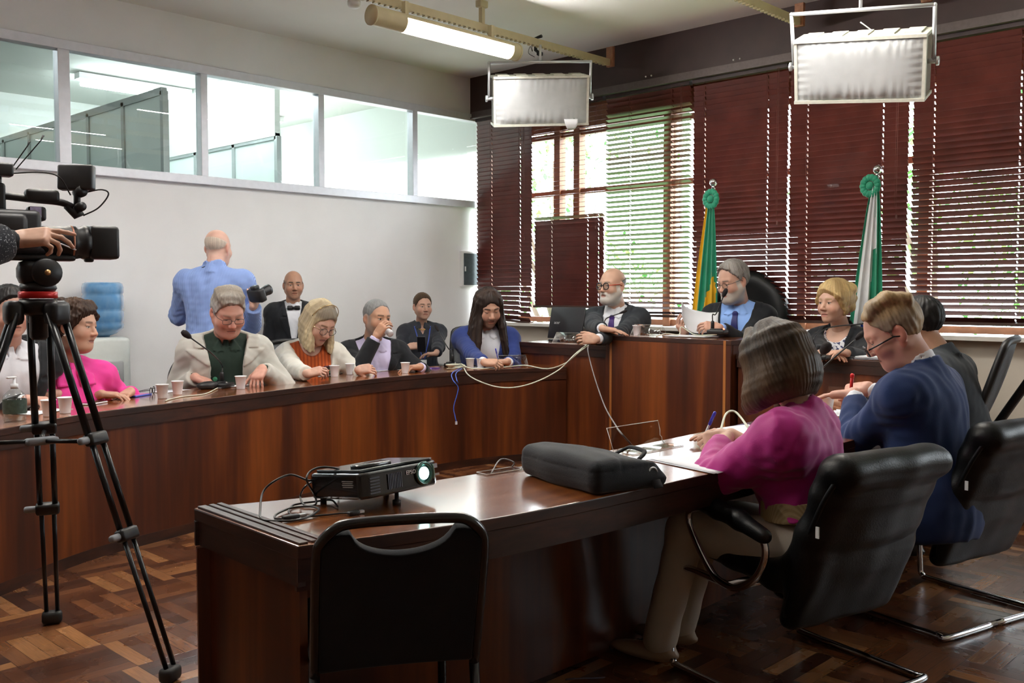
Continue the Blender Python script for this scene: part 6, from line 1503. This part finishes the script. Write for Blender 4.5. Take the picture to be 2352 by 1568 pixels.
t = thing('notebook', 'black and white notebook lying before the drinking man', 'notebook', on(918, 845, TH), .25); MB().rbox((0, 0, .014), (.24, .16, .020), .006).build('cover', mat('black_notebook', (.02, .03, .03), .4), t); MB().rbox((-.01, .01, .027), (.20, .12, .006), .002).build('pages', M_PAPER, t)
def specs(c, a, label, m):
    t = thing('reading_glasses', label, 'glasses', c, a); f = MB()
    for s in (-1, 1):
        f = MB(); f.tube([(s*.034+.026*math.cos(q), 0, .022+.020*math.sin(q)) for q in [6.283*k/24 for k in range(24)]], .0022, 6, closed=True); f.build('rim', m, t)
        f = MB(); f.tube([(s*.060, 0, .028), (s*.062, .02, .027), (s*.035, .11, .010), (s*.03, .125, .003)], .0020, 6); f.build('temple', m, t)
    f = MB(); f.tube([(-.009, 0, .026), (0, -.002, .029), (.009, 0, .026)], .0022, 6); f.build('bridge', m, t); return t
specs(on(350, 905, TH), .9, 'black folded reading glasses beside the half filled cup', M_BLKACE)
specs(on(916, 846, TH)+Vector((0, 0, .031)), .35, 'grey framed glasses lying on the notebook of the drinking man', mat('grey_acetate', (.10, .11, .13), .3))
# pens
def pen(a, b, label, m, capm, cap=.32, r=.0042, tipm=None):
    a, b = Vector(a), Vector(b); d = (b-a).normalized(); L = (b-a).length; t = thing('pen', label, 'pen', a); F = frame((0, 0, 0), d.orthogonal().normalized(), d.cross(d.orthogonal().normalized()), d)
    MB().lathe([(.0008, 0), (.0026, .012), (r, .022), (r, L*(1-cap))], 12, F).build('barrel', m, t); c = MB(); c.lathe([(r*1.25, L*(1-cap)), (r*1.25, L-.004), (r*.6, L)], 12, F); c.box((r*1.6, 0, L*(1-cap*.55)), (.0015, .003, L*cap*.8), F); c.build('cap', capm, t); return t
pa = atD(1606, 1027, 3.67); pa.z = max(pa.z, TH+.003); pen(pa, atD(1643, 945, 3.60), 'blue capped ballpoint in the hand of the woman in magenta', mat('clear_pen_barrel', (.55, .56, .60), .2), mat('blue_pen_cap', (.04, .05, .50), .35), cap=.36, r=.0048)
pen(atD(1954, 902, 4.38), atD(1958, 858, 4.34), 'red pen held upright by the man in navy', mat('red_pen_barrel', (.60, .015, .02), .3), mat('red_pen_barrel', (0, 0, 0)), cap=.2, r=.0072)
q = PEOPLE['longhair']['_']; pa = on(1146, 836, TH+.004); pen(pa, pa+Vector((-.02, .02, .13)), 'blue pen in the hand of the long haired man', mat('navy_pen_barrel', (.03, .04, .25), .3), mat('blue_pen_cap', (.04, .05, .50), .35))
pa = on(728, 861, TH+.008); pen(pa, pa+Vector((.12, -.03, .002)), 'black pen lying on the white card', M_BLKACE, M_BLKACE)
pa = on(1012, 845, TH+.005); pen(pa, pa+Vector((-.09, .05, 0)), 'purple pen lying left of the coiled cables', mat('purple_pen', (.12, .06, .45), .3), mat('purple_pen', (0, 0, 0)))
# gel bottle
t = thing('gel_bottle', 'clear pump bottle of hand gel with a dark green label, at the left edge', 'bottle', on(35, 967, TH), .4)
B = MB(); prof = [(.001, .002), (.046, .002), (.050, .012), (.048, .04), (.050, .10), (.049, .115), (.028, .140), (.016, .148), (.015, .158)]
MB().lathe(prof, 28).build('bottle', glass('clear_bottle', (.88, .91, .90), .06), t); MB().lathe([(.044, .005), (.046, .03), (.046, .10), (.001, .105)], 24).build('gel', glass('clear_gel', (.93, .96, .95), .03), t)
MB().lathe([(.0508, .038), (.0515, .07), (.0508, .102)], 28, cap=False).build('label_band', mat('dark_green_label', (.035, .06, .045), .5, noise=.3, nscale=60), t)
MB().lathe([(.0165, .150), (.0165, .172), (.006, .175), (.006, .200)], 16).rbox((-.015, 0, .203), (.05, .016, .009), .004).build('pump', mat('clear_white_pump', (.70, .72, .74), .35), t)
# cables on the long table ---------------------------------------------------------------------------------------
cc = on(1046, 848, TH); P = []
for k in range(60):
    a = k*.62; P.append(cc+Vector((math.cos(a)*(.075+.02*math.sin(k*.7)), math.sin(a)*(.045+.012*math.cos(k*1.1)), .006+.0006*k)))
E1 = Vector((5.90, 4.83, .925))
P += [on(1085, 850, TH)+Vector((0, 0, .012)), on(1150, 846, TH)+Vector((0, -.01, .008)), atD(1205, 839, 7.3), atD(1258, 847, 7.1), atD(1302, 832, 7.0), atD(1330, 808, 6.95), E1]
wire(P, .0045, M_CABW, 'cream_cable', 'coiled cream cable running from the long table up to the laptop desk', n=4)
wire([cc+Vector((.05, -.04, .012)), on(1075, 862, TH)+Vector((0, 0, .006)), atD(1098, 874, 6.72), atD(1140, 888, 6.7), atD(1185, 889, 6.7), atD(1235, 875, 6.75), atD(1285, 848, 6.85), atD(1322, 812, 6.9), E1+Vector((0, .02, .004))], .0045, M_CABW, 'cream_cable', 'cream cable hanging in a long loop in front of the tables', n=8)
wire([E1+Vector((0, .0, .005)), atD(1350, 800, 6.98), atD(1356, 832, 6.9), atD(1370, 880, 6.6), atD(1390, 935, 5.9), atD(1415, 978, 5.0), Vector((2.98, 2.30, .79)), Vector((2.96, 2.22, TH+.006))], .004, M_CABG, 'grey_cable', 'grey cable drooping from the laptop desk down to the near table')
for k, (dx, lab) in enumerate(((0, 'blue network cable dangling over the front of the long table, ending in a plug'), (9, 'short blue cable looped beside the dangling one'))):
    Pb = [cc+Vector((.02+dx*.003, -.03, .01)), on(1036+dx, 858, TH)+Vector((0, -.012, .004)), atD(1040+dx, 872, 6.62), atD(1052, 888-dx, 6.6)]
    if k == 0: Pb += [atD(1050, 905, 6.6), atD(1042, 935, 6.61), atD(1045, 955, 6.61), atD(1048, 968, 6.61)]
    o = wire(Pb, .0032, M_CABB, 'blue_cable', lab)
    if k == 0: mb = MB(); mb.box((0, 0, 0), (.012, .010, .022), Matrix.Translation(atD(1048, 971, 6.61))); mb.build('plug', mat('clear_plug', (.55, .55, .58), .3), o)
wire([on(500, 893, TH)+Vector((0, 0, .006)), on(470, 906, TH)+Vector((0, 0, .004)), on(420, 912, TH)+Vector((0, 0, .004)), on(392, 918, TH)+Vector((0, 0, .004)), on(380, 922, TH)+Vector((0, 0, .004))], .0038, M_CABW, 'cream_cable', 'cream microphone cable lying along the front edge of the long table')
wire([Vector((6.08, 3.80, 1.02)), Vector((5.98, 3.92, 1.02)), Vector((5.95, 4.02, 1.075)), Vector((5.92, 4.02, 1.02)), Vector((5.88, 4.10, 1.025)), Vector((5.86, 4.18, 1.004))], .004, M_CABW, 'cream_cable', 'cream cable looping over the papers on the head desk')
wire([on(1655, 990, TH)+Vector((0, 0, .004)), on(1668, 975, TH)+Vector((0, 0, .05)), on(1690, 972, TH)+Vector((0, 0, .05)), on(1720, 985, TH)+Vector((0, 0, .004))], .005, M_CABW, 'cream_cable', 'cream cable arching behind the sleeve of the woman in magenta')
t = thing('cable_adapter', 'small adapter with blue and white plugs on the laptop desk', 'adapter', (5.95, 4.83, .915)); MB().rbox((0, 0, .014), (.05, .12, .026), .006).build('case', M_BLK, t); MB().box((-.03, .0, .012), (.03, .05, .014)).build('white_plug', M_CUP, t); MB().box((0, -.03, .034), (.03, .05, .014)).build('blue_plug', M_CABB, t)
# laptop -----------------------------------------------------------------------------------------------------------
t = thing('laptop', 'open black laptop seen from the back of its screen, on the raised desk', 'laptop', (6.05, 5.22, .915)); Lr = Matrix.Rotation(math.radians(-14), 4, 'Y')
MB().rbox((.10, 0, .011), (.24, .37, .020), .006).build('keyboard_base', mat('laptop_black', (.010, .010, .012), .42), t)
lid = MB(); lid.rbox((-.005, 0, .145), (.010, .37, .265), .004, Matrix.Translation((-.02, 0, .018)) @ Matrix.Rotation(math.radians(12), 4, 'Y')); lo2 = lid.build('screen_lid', mat('laptop_lid', (.012, .011, .013), .38, noise=.1), t)
tm = text_mesh('acer', .036, Matrix.Translation((-.02, 0, .018)) @ Matrix.Rotation(math.radians(12), 4, 'Y') @ frame((-.0105, .10, .145), (0, -1, 0), (0, 0, 1), (-1, 0, 0))); tm.build('lid_lettering', mat('grey_lettering', (.40, .41, .42), .4), lo2)
# projector --------------------------------------------------------------------------------------------------------
t = thing('projector', 'black projector with a glowing lens on the near table', 'projector', (1.55, 2.045, TH), math.radians(4.5)); tilt = Matrix.Translation((0, .22, .014)) @ Matrix.Rotation(math.radians(-6.5), 4, 'X') @ Matrix.Translation((0, -.22, 0))
M_PB = mat('glossy_black_shell', (.010, .011, .012), .16, coat=.3, noise=.1)
body = [(0, .012), (.03, .0), (.275, .0), (.30, .018), (.30, .21), (.28, .228), (.02, .228), (0, .21)]
b = MB(); b.prism(body, 0, .070, tilt); b.build('shell', M_PB, t, bevel=.008, seg=3)
b = MB(); b.prism([(.02, .03), (.19, .03), (.27, .008), (.29, .02), (.285, .20), (.02, .21)], .070, .078, tilt); b.build('top_panel', mat('satin_black_panel', (.030, .032, .035), .22, coat=.3), t, bevel=.003)
b = MB(); b.rbox((.105, .075, .081), (.115, .045, .012), .004, tilt); b.build('focus_cover', M_PB, t)
b = MB(); b.lathe([(.034, 0), (.034, .006), (.027, .008), (.025, -.004)], 32, tilt @ frame((.232, .0, .040), (1, 0, 0), (0, 0, 1), (0, -1, 0))); b.build('lens_ring', mat('lens_ring_metal', (.08, .14, .12), .2, .8), t)
b = MB(); b.sphere((0, 0, 0), (.0185, .0185, .009), tilt @ frame((.232, -.002, .040), (1, 0, 0), (0, 0, 1), (0, -1, 0))); b.build('lit_lens', emitter('projector_glow', (.55, 1.0, .95), 4.5), t)
b = MB(); b.tube([(.262+.008*math.cos(a), -.004, .040+.026*math.sin(a)) for a in [-.9+.2*k for k in range(10)]], .0022, 6, tilt); b.build('painted_reflection', mat('teal_reflection_ring', (.35, .6, .5), .2, .6), t)  # arc beside the lens that paints in its teal reflection
g = MB()
for k in range(6): g.box((.045+.0*k, -.0012, .014+.008*k), (.035, .004, .0035), tilt)
g.build('side_vent', mat('vent_dark_grey', (.05, .05, .06), .3, .3), t); g = MB()
for k in range(9): g.box((.095+.006*k, -.0012, .036), (.0032, .004, .042), tilt)
g.build('vent_grille', mat('vent_dark_grey', (.05, .05, .06), .3, .3), t)
text_mesh('EPSON', .0165, tilt @ frame((.188, -.0022, .050), (1, 0, 0), (0, 0, 1), (0, -1, 0)), .0008).build('front_lettering', mat('white_lettering', (.75, .76, .78), .4), t)
lb = MB()
for k in range(4): lb.box((-.0012, .055, .050-.005*k), (.002, .045-.005*(k % 2), .0022), tilt)
lb.build('side_print', mat('grey_print', (.32, .33, .35), .5), t); lb = MB(); lb.box((.282, -.0015, .03), (.022, .002, .006), tilt); lb.box((.28, -.0015, .055), (.014, .002, .012), tilt); lb.build('front_sticker', mat('grey_print', (0, 0, 0)), t)
b = MB(); b.lathe([(.012, 0), (.012, .012), (.006, .014), (.006, .05)], 14, Matrix.Translation((.15, .03, 0))); b.build('front_foot', M_BLK, t)
for x in (.03, .27): MB().lathe([(.009, 0), (.009, .016)], 12, Matrix.Translation((x, .20, 0))).build('rear_foot', M_BLK, t)
# its cables: pixel trace of the photo turned into points over the table
def tz(px, py, h): return on(px, py, TH+h)
W1 = [tz(735, 1096, .06), tz(710, 1103, .07), tz(668, 1090, .085), tz(630, 1105, .075), tz(604, 1130, .05), tz(598, 1170, .018), tz(602, 1192, .006), tz(640, 1196, .005), tz(690, 1193, .005), tz(732, 1172, .012), tz(715, 1163, .012), tz(670, 1166, .008), tz(636, 1180, .006), tz(632, 1190, .005), tz(648, 1191, .005)]
wire(W1, .0032, M_CABK, 'black_cable', 'black cable standing in a tall loop at the left end of the near table')
W2 = [tz(777, 1120, .02)+Vector((0, .0, .0)), tz(783, 1085, .085), tz(770, 1075, .105), tz(735, 1073, .11), tz(710, 1085, .10), tz(705, 1105, .08), tz(722, 1135, .03), tz(725, 1158, .008), tz(700, 1160, .006), tz(690, 1140, .02), tz(700, 1118, .05), tz(726, 1100, .06)]
wire(W2, .0030, M_CABK, 'black_cable', 'black cable rising in a narrow loop at the left side of the projector')
W3 = [tz(776, 1163, .004), tz(760, 1148, .008), tz(720, 1152, .006), tz(690, 1156, .006), tz(670, 1162, .006), tz(664, 1178, .005), tz(690, 1186, .005), tz(740, 1183, .005), tz(780, 1179, .005), tz(800, 1178, .006)]
o = wire(W3, .0028, M_CABK, 'black_cable', 'black cable ending in a plug below the projector lens')
F = look(tz(812, 1177, .007), Vector((1, -.05, 0))); mb = MB(); mb.rbox((0, 0, 0), (.016, .034, .010), .003, F); mb.build('plug', M_BLK, o); mb = MB(); mb.box((0, .024, 0), (.012, .014, .006), F); mb.build('plug_tip', M_STEEL, o)
t = thing('usb_plug', 'black plug with a bright metal tip lying in the cable coil', 'plug', tz(668, 1190, .006), -.1); MB().rbox((0, 0, .004), (.045, .020, .011), .003).build('shell', M_BLK, t); MB().box((.032, 0, .004), (.020, .014, .007)).build('metal_tip', mat('bright_metal', (.75, .76, .78), .25, .8), t)
# laptop bag -------------------------------------------------------------------------------------------------------
A_, B_, C_ = Vector((2.254, 2.14, 0)), Vector((2.16, 1.754, 0)), Vector((2.43, 1.70, 0)); u = (B_-A_).normalized(); v = Vector((-u.y, u.x, 0)); 
if v.dot(C_-B_) < 0: v = -v
bc = A_+u*.20+v*.14+Vector((0, 0, TH)); t = thing('laptop_bag', 'black fabric laptop bag lying on the near table', 'bag', bc); FB = frame((0, 0, 0), u, v, (0, 0, 1))
g = SDF((-.26, -.20, -.01), (.26, .20, .15), .006); g.rbox((0, 0, .050), (.172, .112, .016), .036, 0); X, Y, Z = g.XYZ
g.add(-.012*np.exp(-((X+.02)**2/.02+(Y+.02)**2/.012))*(Z > .04)+.003*wob(X, Y, Z, 5, 5)); g.add(.0035*np.exp(-((Z-.068)/.0035)**2)*(np.maximum(np.abs(X)-.14, np.abs(Y)-.09) > 0)+.0030*np.exp(-((Z-.022)/.003)**2))
g.add(.17*np.maximum(0, Y+.06)*sstep(.02, .07, Z)); g.add(.003*np.exp(-((Y+.30*X-.02)/.005)**2)*(Z > .06)); V, Q = g.mesh(1); np_mesh('bag_body', V, Q, cloth('black_nylon', (.014, .016, .020), .8, .15, bmp=.5), None, t).matrix_local = FB
hd = MB(); hd.tube(smooth_path([(-.03, .118, .070), (-.02, .150, .085), (.0, .158, .092), (.06, .155, .090), (.08, .145, .084), (.09, .116, .070)], 6), .0085, 8, FB, flat=.6); hd.build('handle', cloth('black_webbing', (.012, .013, .016), .85, .15), t)
zp = MB(); zp.tube([(-.165, -.137, .062), (.0, -.1385, .063), (.165, -.137, .060)], .0035, 6, FB); zp.build('zip_seam', M_BLKACE, t)
sr = MB(); sr.tube([(.192, .085+.017*math.cos(a), .045+.017*math.sin(a)) for a in [6.283*k/16 for k in range(16)]], .003, 6, FB, closed=True); sr.build('strap_ring', M_STEEL, t)
st = MB(); st.slab([[(.190+.03*i/5, .085+s*.016, .045-.040*i/5) for s in (-1, 0, 1)] for i in range(6)], .006, FB); st.build('strap_tab', cloth('black_webbing', (0, 0, 0)), t)
# cords under the near table
for i, (pts, lab) in enumerate((([(1385, 1170, .60, 2.3), (1352, 1400, .3, 2.25), (1365, 1500, .15, 2.2), (1400, 1560, .02, 2.15)], 'thin dark cord hanging under the near table, left of its neighbours'), ([(1360, 1200, .6, 2.3), (1375, 1420, .25, 2.24), (1420, 1540, .03, 2.1), (1300, 1560, .005, 1.95)], 'thin dark cord curling to the floor under the near table'), ([(1515, 1210, .55, 2.3), (1512, 1330, .35, 2.3), (1520, 1440, .1, 2.25)], 'thin dark cord hanging under the near table, beside the armchair'))):
    wire([atY(a, b, y) for a, b, z, y in pts], .003, mat('dark_purple_cord', (.05, .04, .06), .5), 'hanging_cord', lab)
# ------------------------------------------------------------------ along the walls: water cooler, panel, flags
t = thing('water_cooler', 'white water dispenser by the wall with an upturned blue bottle', 'water dispenser', (3.02, 7.10, 0), math.radians(-12))
B = MB(); B.rbox((0, 0, .50), (.31, .32, 1.0), .03); B.build('cabinet', mat('cooler_white', (.66, .70, .66), .4, noise=.02), t)
B = MB(); B.rbox((0, -.165, .72), (.20, .02, .22), .01); B.build('tap_recess', mat('cooler_grey', (.45, .47, .47), .4), t)
for s in (-1, 1): MB().tube([(s*.05, -.17, .76), (s*.05, -.20, .755), (s*.05, -.205, .73)], .010, 8).build('tap', M_CUP, t)
t = thing('water_bottle', 'translucent blue water bottle upturned on the white dispenser', 'water bottle', (3.02, 7.10, 1.0)); pr = [(.001, .402), (.115, .402), (.136, .392), (.144, .365), (.143, .325), (.136, .315), (.143, .300), (.1435, .210), (.136, .200), (.1435, .188), (.1435, .115), (.136, .105), (.143, .093), (.139, .065), (.09, .025), (.045, .01), (.04, .0)]
m = bpy.data.materials.new('blue_bottle_plastic'); m.use_nodes = True; nt = m.node_tree; bs = nt.nodes['Principled BSDF']; bs.inputs['Base Color'].default_value = (.16, .42, .80, 1); bs.inputs['Roughness'].default_value = .15; bs.inputs['Transmission Weight'].default_value = .55; bs.inputs['IOR'].default_value = 1.2
nz = N(nt, 'ShaderNodeTexNoise', Scale=6.0); r = ramp(nt, nz.outputs[0], [(.3, (.16, .42, .80)), (.7, (.30, .58, .90))]); lnk(nt, r.outputs[0], bs.inputs['Base Color'])
MB().lathe(pr, 36).build('bottle', m, t)
t = thing('wall_panel', 'dark grey panel in a white frame on the white wall beside the corner', 'panel', (6.92, WY-.0, 1.57)); MB().box((0, -.018, 0), (.27, .035, .36)).build('panel_frame', mat('white_enamel', (.8, .8, .8), .4), t); MB().box((.008, -.038, -.002), (.235, .008, .325)).build('panel_face', mat('slate_panel', (.045, .06, .07), .45, noise=.15), t); MB().box((-.095, -.043, .0), (.018, .003, .05)).build('sticker', M_PAPER, t)
def flag(x, y, top, label, kind, zb=1.0):
    t = thing('flag_stand', label, 'flag', (x, y, PLAT)); h = top-PLAT
    MB().lathe([(.14, 0), (.14, .02), (.05, .05), (.02, .09)], 24).build('base', M_CHROME, t); MB().tube([(0, 0, .05), (0, 0, h-.04)], .013, 12).build('pole', M_CHROME, t); MB().sphere((0, 0, h-.03), .032).lathe([(.018, h-.085), (.012, h-.07), (.018, h-.06)], 12).build('finial', M_CHROME, t)
    gr = cloth('flag_green_satin', (.010, .23, .125), .5, .12, bmp=.1, sheen=.3); ye = cloth('flag_yellow_satin', (.72, .40, .015), .5, .1, bmp=.1); wh = cloth('flag_white_satin', (.70, .71, .72), .5, .05, bmp=.1); bl = cloth('flag_blue_satin', (.01, .05, .36), .5, .1, bmp=.1)
    r = MB(); zc = h-.165+(.02 if kind else 0)
    for k in range(14):
        a = 6.283*k/14; c = (-.035, (0 if not kind else .035)+.052*math.cos(a), zc+.058*math.sin(a)); r.sphere(c, (.014, .026, .026), Matrix.Translation(c) @ Matrix.Rotation(0, 4, 'X') @ Matrix.Translation((-c[0], -c[1], -c[2])), 10, 8)
    r.sphere((-.04, 0 if not kind else .035, zc), (.016, .03, .03)); r.build('rosette', gr, t)
    f = MB(); nu, nv = 40, 26; P = []; z1, z0 = zc, zb-PLAT
    for i in range(nu+1):
        uu = i/nu; row = []
        for j in range(nv+1):
            v = j/nv; wd = .04+.20*(v**.75); fold = math.sin(uu*math.pi*7+v*.8)*(.012+.022*v); yy = (.5-uu)*wd*1.05+(.055*v if not kind else .055*v); row.append((-.028-.012*math.cos(uu*22)*(.3+v)+fold*.6-.01, yy+fold*.35, z1+(z0-z1)*v+(.03*v*math.sin(uu*9))))
        P.append(row)
    f.slab(P, .003); ms = [gr, ye, wh, bl]; o = f.build('flag_cloth', ms, t); mi = []
    for p_ in o.data.polygons:
        c = p_.center; v = (z1-c.z)/(z1-z0); wd = .04+.20*(max(v, 0)**.75); uu = .5-(c.y-.055*v)/(wd*1.05)
        if not kind: k = 1 if uu < .17 else (1 if (v > .54 and .42 < uu < .95 and abs(uu-.80) < (v-.54)*1.6) else 0)
        else: k = 0 if uu < .07 else (2 if uu < .60-.10*max(0, v-.35) and not (v > .97 and uu < .2) else 0)
        if kind and v > .86 and .30 < uu < .62: k = 3
        if kind and .62 < uu < .82 and v < .40: k = 2
        mi.append(k)
    o.data.polygons.foreach_set('material_index', mi); o.data.update(); return t
flag(6.70, 4.235, 2.235, 'green and yellow flag hanging from a chrome pole behind the man reading papers', 0, .97)
flag(6.70, 2.90, 2.22, 'white and green flag hanging from a chrome pole behind the blonde woman', 1, .93)

# ------------------------------------------------------------------ video camera on its tripod
TX, TY = 1.285, 3.555; ap = Vector((TX, TY, 1.30)); M_TRI = mat('black_anodised_tube', (.012, .012, .013), .28, .4); M_GRY = mat('grey_clamp_plastic', (.20, .21, .23), .4)
t = thing('tripod', 'black twin tube camera tripod with a red ring, standing on the parquet', 'tripod', (TX, TY, 0)); inv = inv_loc((TX, TY, 0))
b = MB(); b.lathe([(.040, -.05), (.060, -.035), (.066, -.01), (.060, .008)], 28, Matrix.Translation((0, 0, 1.295))); b.lathe([(.022, -.13), (.030, -.12), (.030, -.04), (.045, -.03)], 16, Matrix.Translation((0, 0, 1.29))); b.build('bowl', M_BLK, t)
MB().lathe([(.060, 1.305), (.0635, 1.307), (.0635, 1.328), (.060, 1.330)], 36).build('red_ring', mat('red_anodised', (.50, .012, .012), .3, .3), t)
feet = [Vector((1.459, 3.972, 0)), Vector((1.515, 3.085, 0)), Vector((.80, 3.62, 0))]
for k, ft in enumerate(feet):
    d = (ft-Vector((TX, TY, 0))); d.z = 0; d.normalize(); sd = Vector((-d.y, d.x, 0)); a = Vector((0, 0, 1.255))+d*.075; e = inv @ (ft+Vector((0, 0, .05)))
    j = MB(); j.rbox((0, 0, 0), (.085, .06, .085), .02, frame(a+d*.005, sd, d, (0, 0, 1))); j.build('leg_joint', M_BLK, t)
    lg = MB()
    for s in (-1, 1):
        m1 = a.lerp(e, .36); m2 = a.lerp(e, .63); lg.tube([a+sd*s*.032, m1+sd*s*.030], .0125, 10); lg.tube([m1+sd*s*.026, m2+sd*s*.026], .0105, 10); lg.tube([m2+sd*s*.022, e+sd*s*.020], .0085, 10)
    L_ = lg.build('leg', M_TRI, t)
    for q in (.36, .63):
        p_ = a.lerp(e, q); dr = (e-a).normalized(); ck = MB(); ck.rbox((0, 0, 0), (.085, .040, .045), .01, frame(p_, sd, sd.cross(dr).normalized()*-1, dr)); ck.build('clamp_block', M_BLK, L_)
        ck = MB(); ck.rbox((.058, .0, 0), (.05, .022, .026), .009, frame(p_, sd if k != 1 else -sd, sd.cross(dr).normalized()*-1, dr)); ck.build('clamp_lever', M_GRY, L_)
    fo = MB(); fo.rbox((0, 0, -.022), (.075, .05, .05), .014, frame(e, sd, d, (0, 0, 1))); fo.build('rubber_foot', mat('black_rubber', (0, 0, 0)), L_)
    sp = MB(); p_ = a.lerp(e, .36); sp.tube([Vector((0, 0, p_.z-.02)), p_+Vector((0, 0, -.01))], .008, 8); sp.build('spreader_arm', M_TRI, t)
MB().rbox((0, 0, 1.255+(.05-1.255)*.36-.02), (.11, .05, .025), .01).build('spreader_hub', M_GRY, t)
cd = Vector((.985, -.17, 0)).normalized(); cs = Vector((cd.y, -cd.x, 0))     # camera axis, its right side
t = thing('video_camera', 'black broadcast video camera with a small monitor on top, at the left edge', 'video camera', (TX, TY, 1.33), 0); CF = frame((0, 0, 0), cd, Vector((-cd.y, cd.x, 0)), (0, 0, 1))
def cpart(name, fn, m, parent=None): mb = MB(); fn(mb); mb.v = [tuple(CF @ Vector(v)) for v in mb.v]; return mb.build(name, m, parent or t)
cpart('fluid_head', lambda b: (b.lathe([(.055, .0), (.062, .01), (.055, .03)], 24), b.rbox((0, 0, .065), (.13, .10, .09), .03), b.lathe([(.045, -.068), (.05, -.06), (.05, .06), (.045, .068)], 24, frame((.02, 0, .065), (0, 0, 1), (1, 0, 0), (0, 1, 0)))), M_BLK)
cpart('head_pin', lambda b: b.lathe([(.010, 0), (.010, .006)], 14, frame((.02, -.068, .065), (1, 0, 0), (0, 0, 1), (0, -1, 0))), mat('brass_pin', (.6, .35, .15), .3, .8))
cpart('quick_plate', lambda b: (b.rbox((.0, 0, .118), (.24, .075, .022), .008), b.prism([(.10, .11), (.17, .125), (.175, .135), (.10, .13)], -.02, .02, frame((0, 0, 0), (1, 0, 0), (0, 0, 1), (0, -1, 0)))), M_BLK)
cpart('camera_body', lambda b: (b.rbox((-.17, 0, .205), (.36, .11, .15), .02), b.rbox((-.02, 0, .165), (.10, .09, .08), .02), b.rbox((-.12, -.07, .22), (.16, .05, .09), .02)), mat('camera_dark_grey', (.016, .016, .018), .45, noise=.15))
cpart('lens_barrel', lambda b: b.lathe([(.050, 0), (.054, .02), (.054, .09), (.058, .10), (.058, .125), (.052, .13), (.060, .15), (.060, .17)], 32, frame((.0, 0, .175), (0, 1, 0), (0, 0, 1), (1, 0, 0))), M_BLK)
cpart('lens_accent_ring', lambda b: b.lathe([(.0588, .109), (.0592, .112), (.0588, .115)], 32, frame((0, 0, .175), (0, 1, 0), (0, 0, 1), (1, 0, 0))), mat('copper_ring', (.5, .22, .14), .3, .6))
cpart('lens_hood', lambda b: (b.rbox((.215, 0, .175), (.10, .115, .118), .012), b.rbox((.17, 0, .115), (.03, .03, .02), .006)), M_BLK)
cpart('zoom_rod', lambda b: b.tube([(.03, -.058, .18), (.115, -.062, .145)], .003, 6), M_STEEL)
cpart('top_handle', lambda b: (b.tube(smooth_path([(-.20, 0, .28), (-.14, 0, .325), (0, 0, .32), (.08, 0, .315), (.12, 0, .30)], 5), .016, 8, flat=.8), b.rbox((-.12, 0, .32), (.05, .04, .10), .01), b.rbox((.02, .0, .333), (.11, .05, .045), .012), b.rbox((.0, 0, .27), (.06, .05, .05), .01)), M_BLK)
cpart('side_sticker', lambda b: b.box((-.005, -.027, .275), (.035, .003, .035)), mat('lilac_sticker', (.50, .46, .70), .5, noise=.3, nscale=60))
cpart('monitor_arm', lambda b: (b.tube([(.10, 0, .305), (.13, 0, .27), (.15, 0, .285)], .014, 8), b.lathe([(.020, -.03), (.020, .03)], 16, frame((.145, 0, .355), (0, 0, 1), (1, 0, 0), (0, 1, 0))), b.tube([(.135, 0, .27), (.135, 0, .39)], .012, 8), b.sphere((.14, 0, .385), .016), b.lathe([(.016, -.05), (.018, .05)], 14, frame((.14, 0, .30), (0, 0, 1), (1, 0, 0), (0, 1, 0)))), M_BLK)
MR = Matrix.Translation((.135, 0, .405)) @ Matrix.Rotation(math.radians(55), 4, 'Z') @ Matrix.Rotation(math.radians(4), 4, 'Y')
cpart('monitor', lambda b: (b.rbox((0, 0, 0), (.040, .125, .09), .008, MR), b.rbox((.026, .012, .015), (.018, .06, .036), .006, MR), b.lathe([(.010, .02), (.010, .028)], 12, MR @ frame((.0, -.045, -.02), (0, 1, 0), (0, 0, 1), (1, 0, 0)))), mat('monitor_grey', (.028, .030, .034), .4, noise=.1))
cpart('receiver', lambda b: (b.rbox((-.16, 0, .415), (.18, .06, .045), .008), b.tube([(-.12, 0, .35), (-.12, 0, .40)], .016, 8)), M_BLK)
for x0, x1 in ((-.075, -.015), (-.06, .03)): cpart('antenna', lambda b: b.tube([(x0, 0, .42), (x0+(x1-x0)*.9, 0, .42+.085*(1+(x1 > 0)*.25)), (x1, 0, .42+.10*(1+(x1 > 0)*.25))], [.0022, .0022, .0045], 6), M_BLK)
cpart('monitor_cable', lambda b: b.tube(smooth_path([(-.08, 0, .405), (.02, -.01, .415), (.075, -.02, .40), (.11, -.02, .34)], 6), .0028, 6), M_CABK)
cpart('loop_cable', lambda b: b.tube(smooth_path([(.15, -.02, .35), (.21, -.03, .365), (.235, -.03, .35), (.20, -.03, .30), (.15, -.02, .27)], 6), .0028, 6), M_CABK)
t = thing('still_camera', 'black photo camera held out by the standing photographer', 'camera'); pc = atD(590, 678, 6.62); t.matrix_world = look(pc, AW*.8+IR*.5+UPZ*.35)
MB().rbox((0, 0, 0), (.13, .06, .095), .015).build('body', M_BLK, t); MB().lathe([(.030, 0), (.034, .02), (.034, .07), (.037, .08), (.037, .10), (.030, .10)], 24, frame((0, .02, 0), (1, 0, 0), (0, 0, -1), (0, 1, 0))).build('lens', mat('lens_black', (.02, .02, .022), .3), t); MB().rbox((0, 0, .055), (.05, .05, .03), .01).build('viewfinder', M_BLK, t)
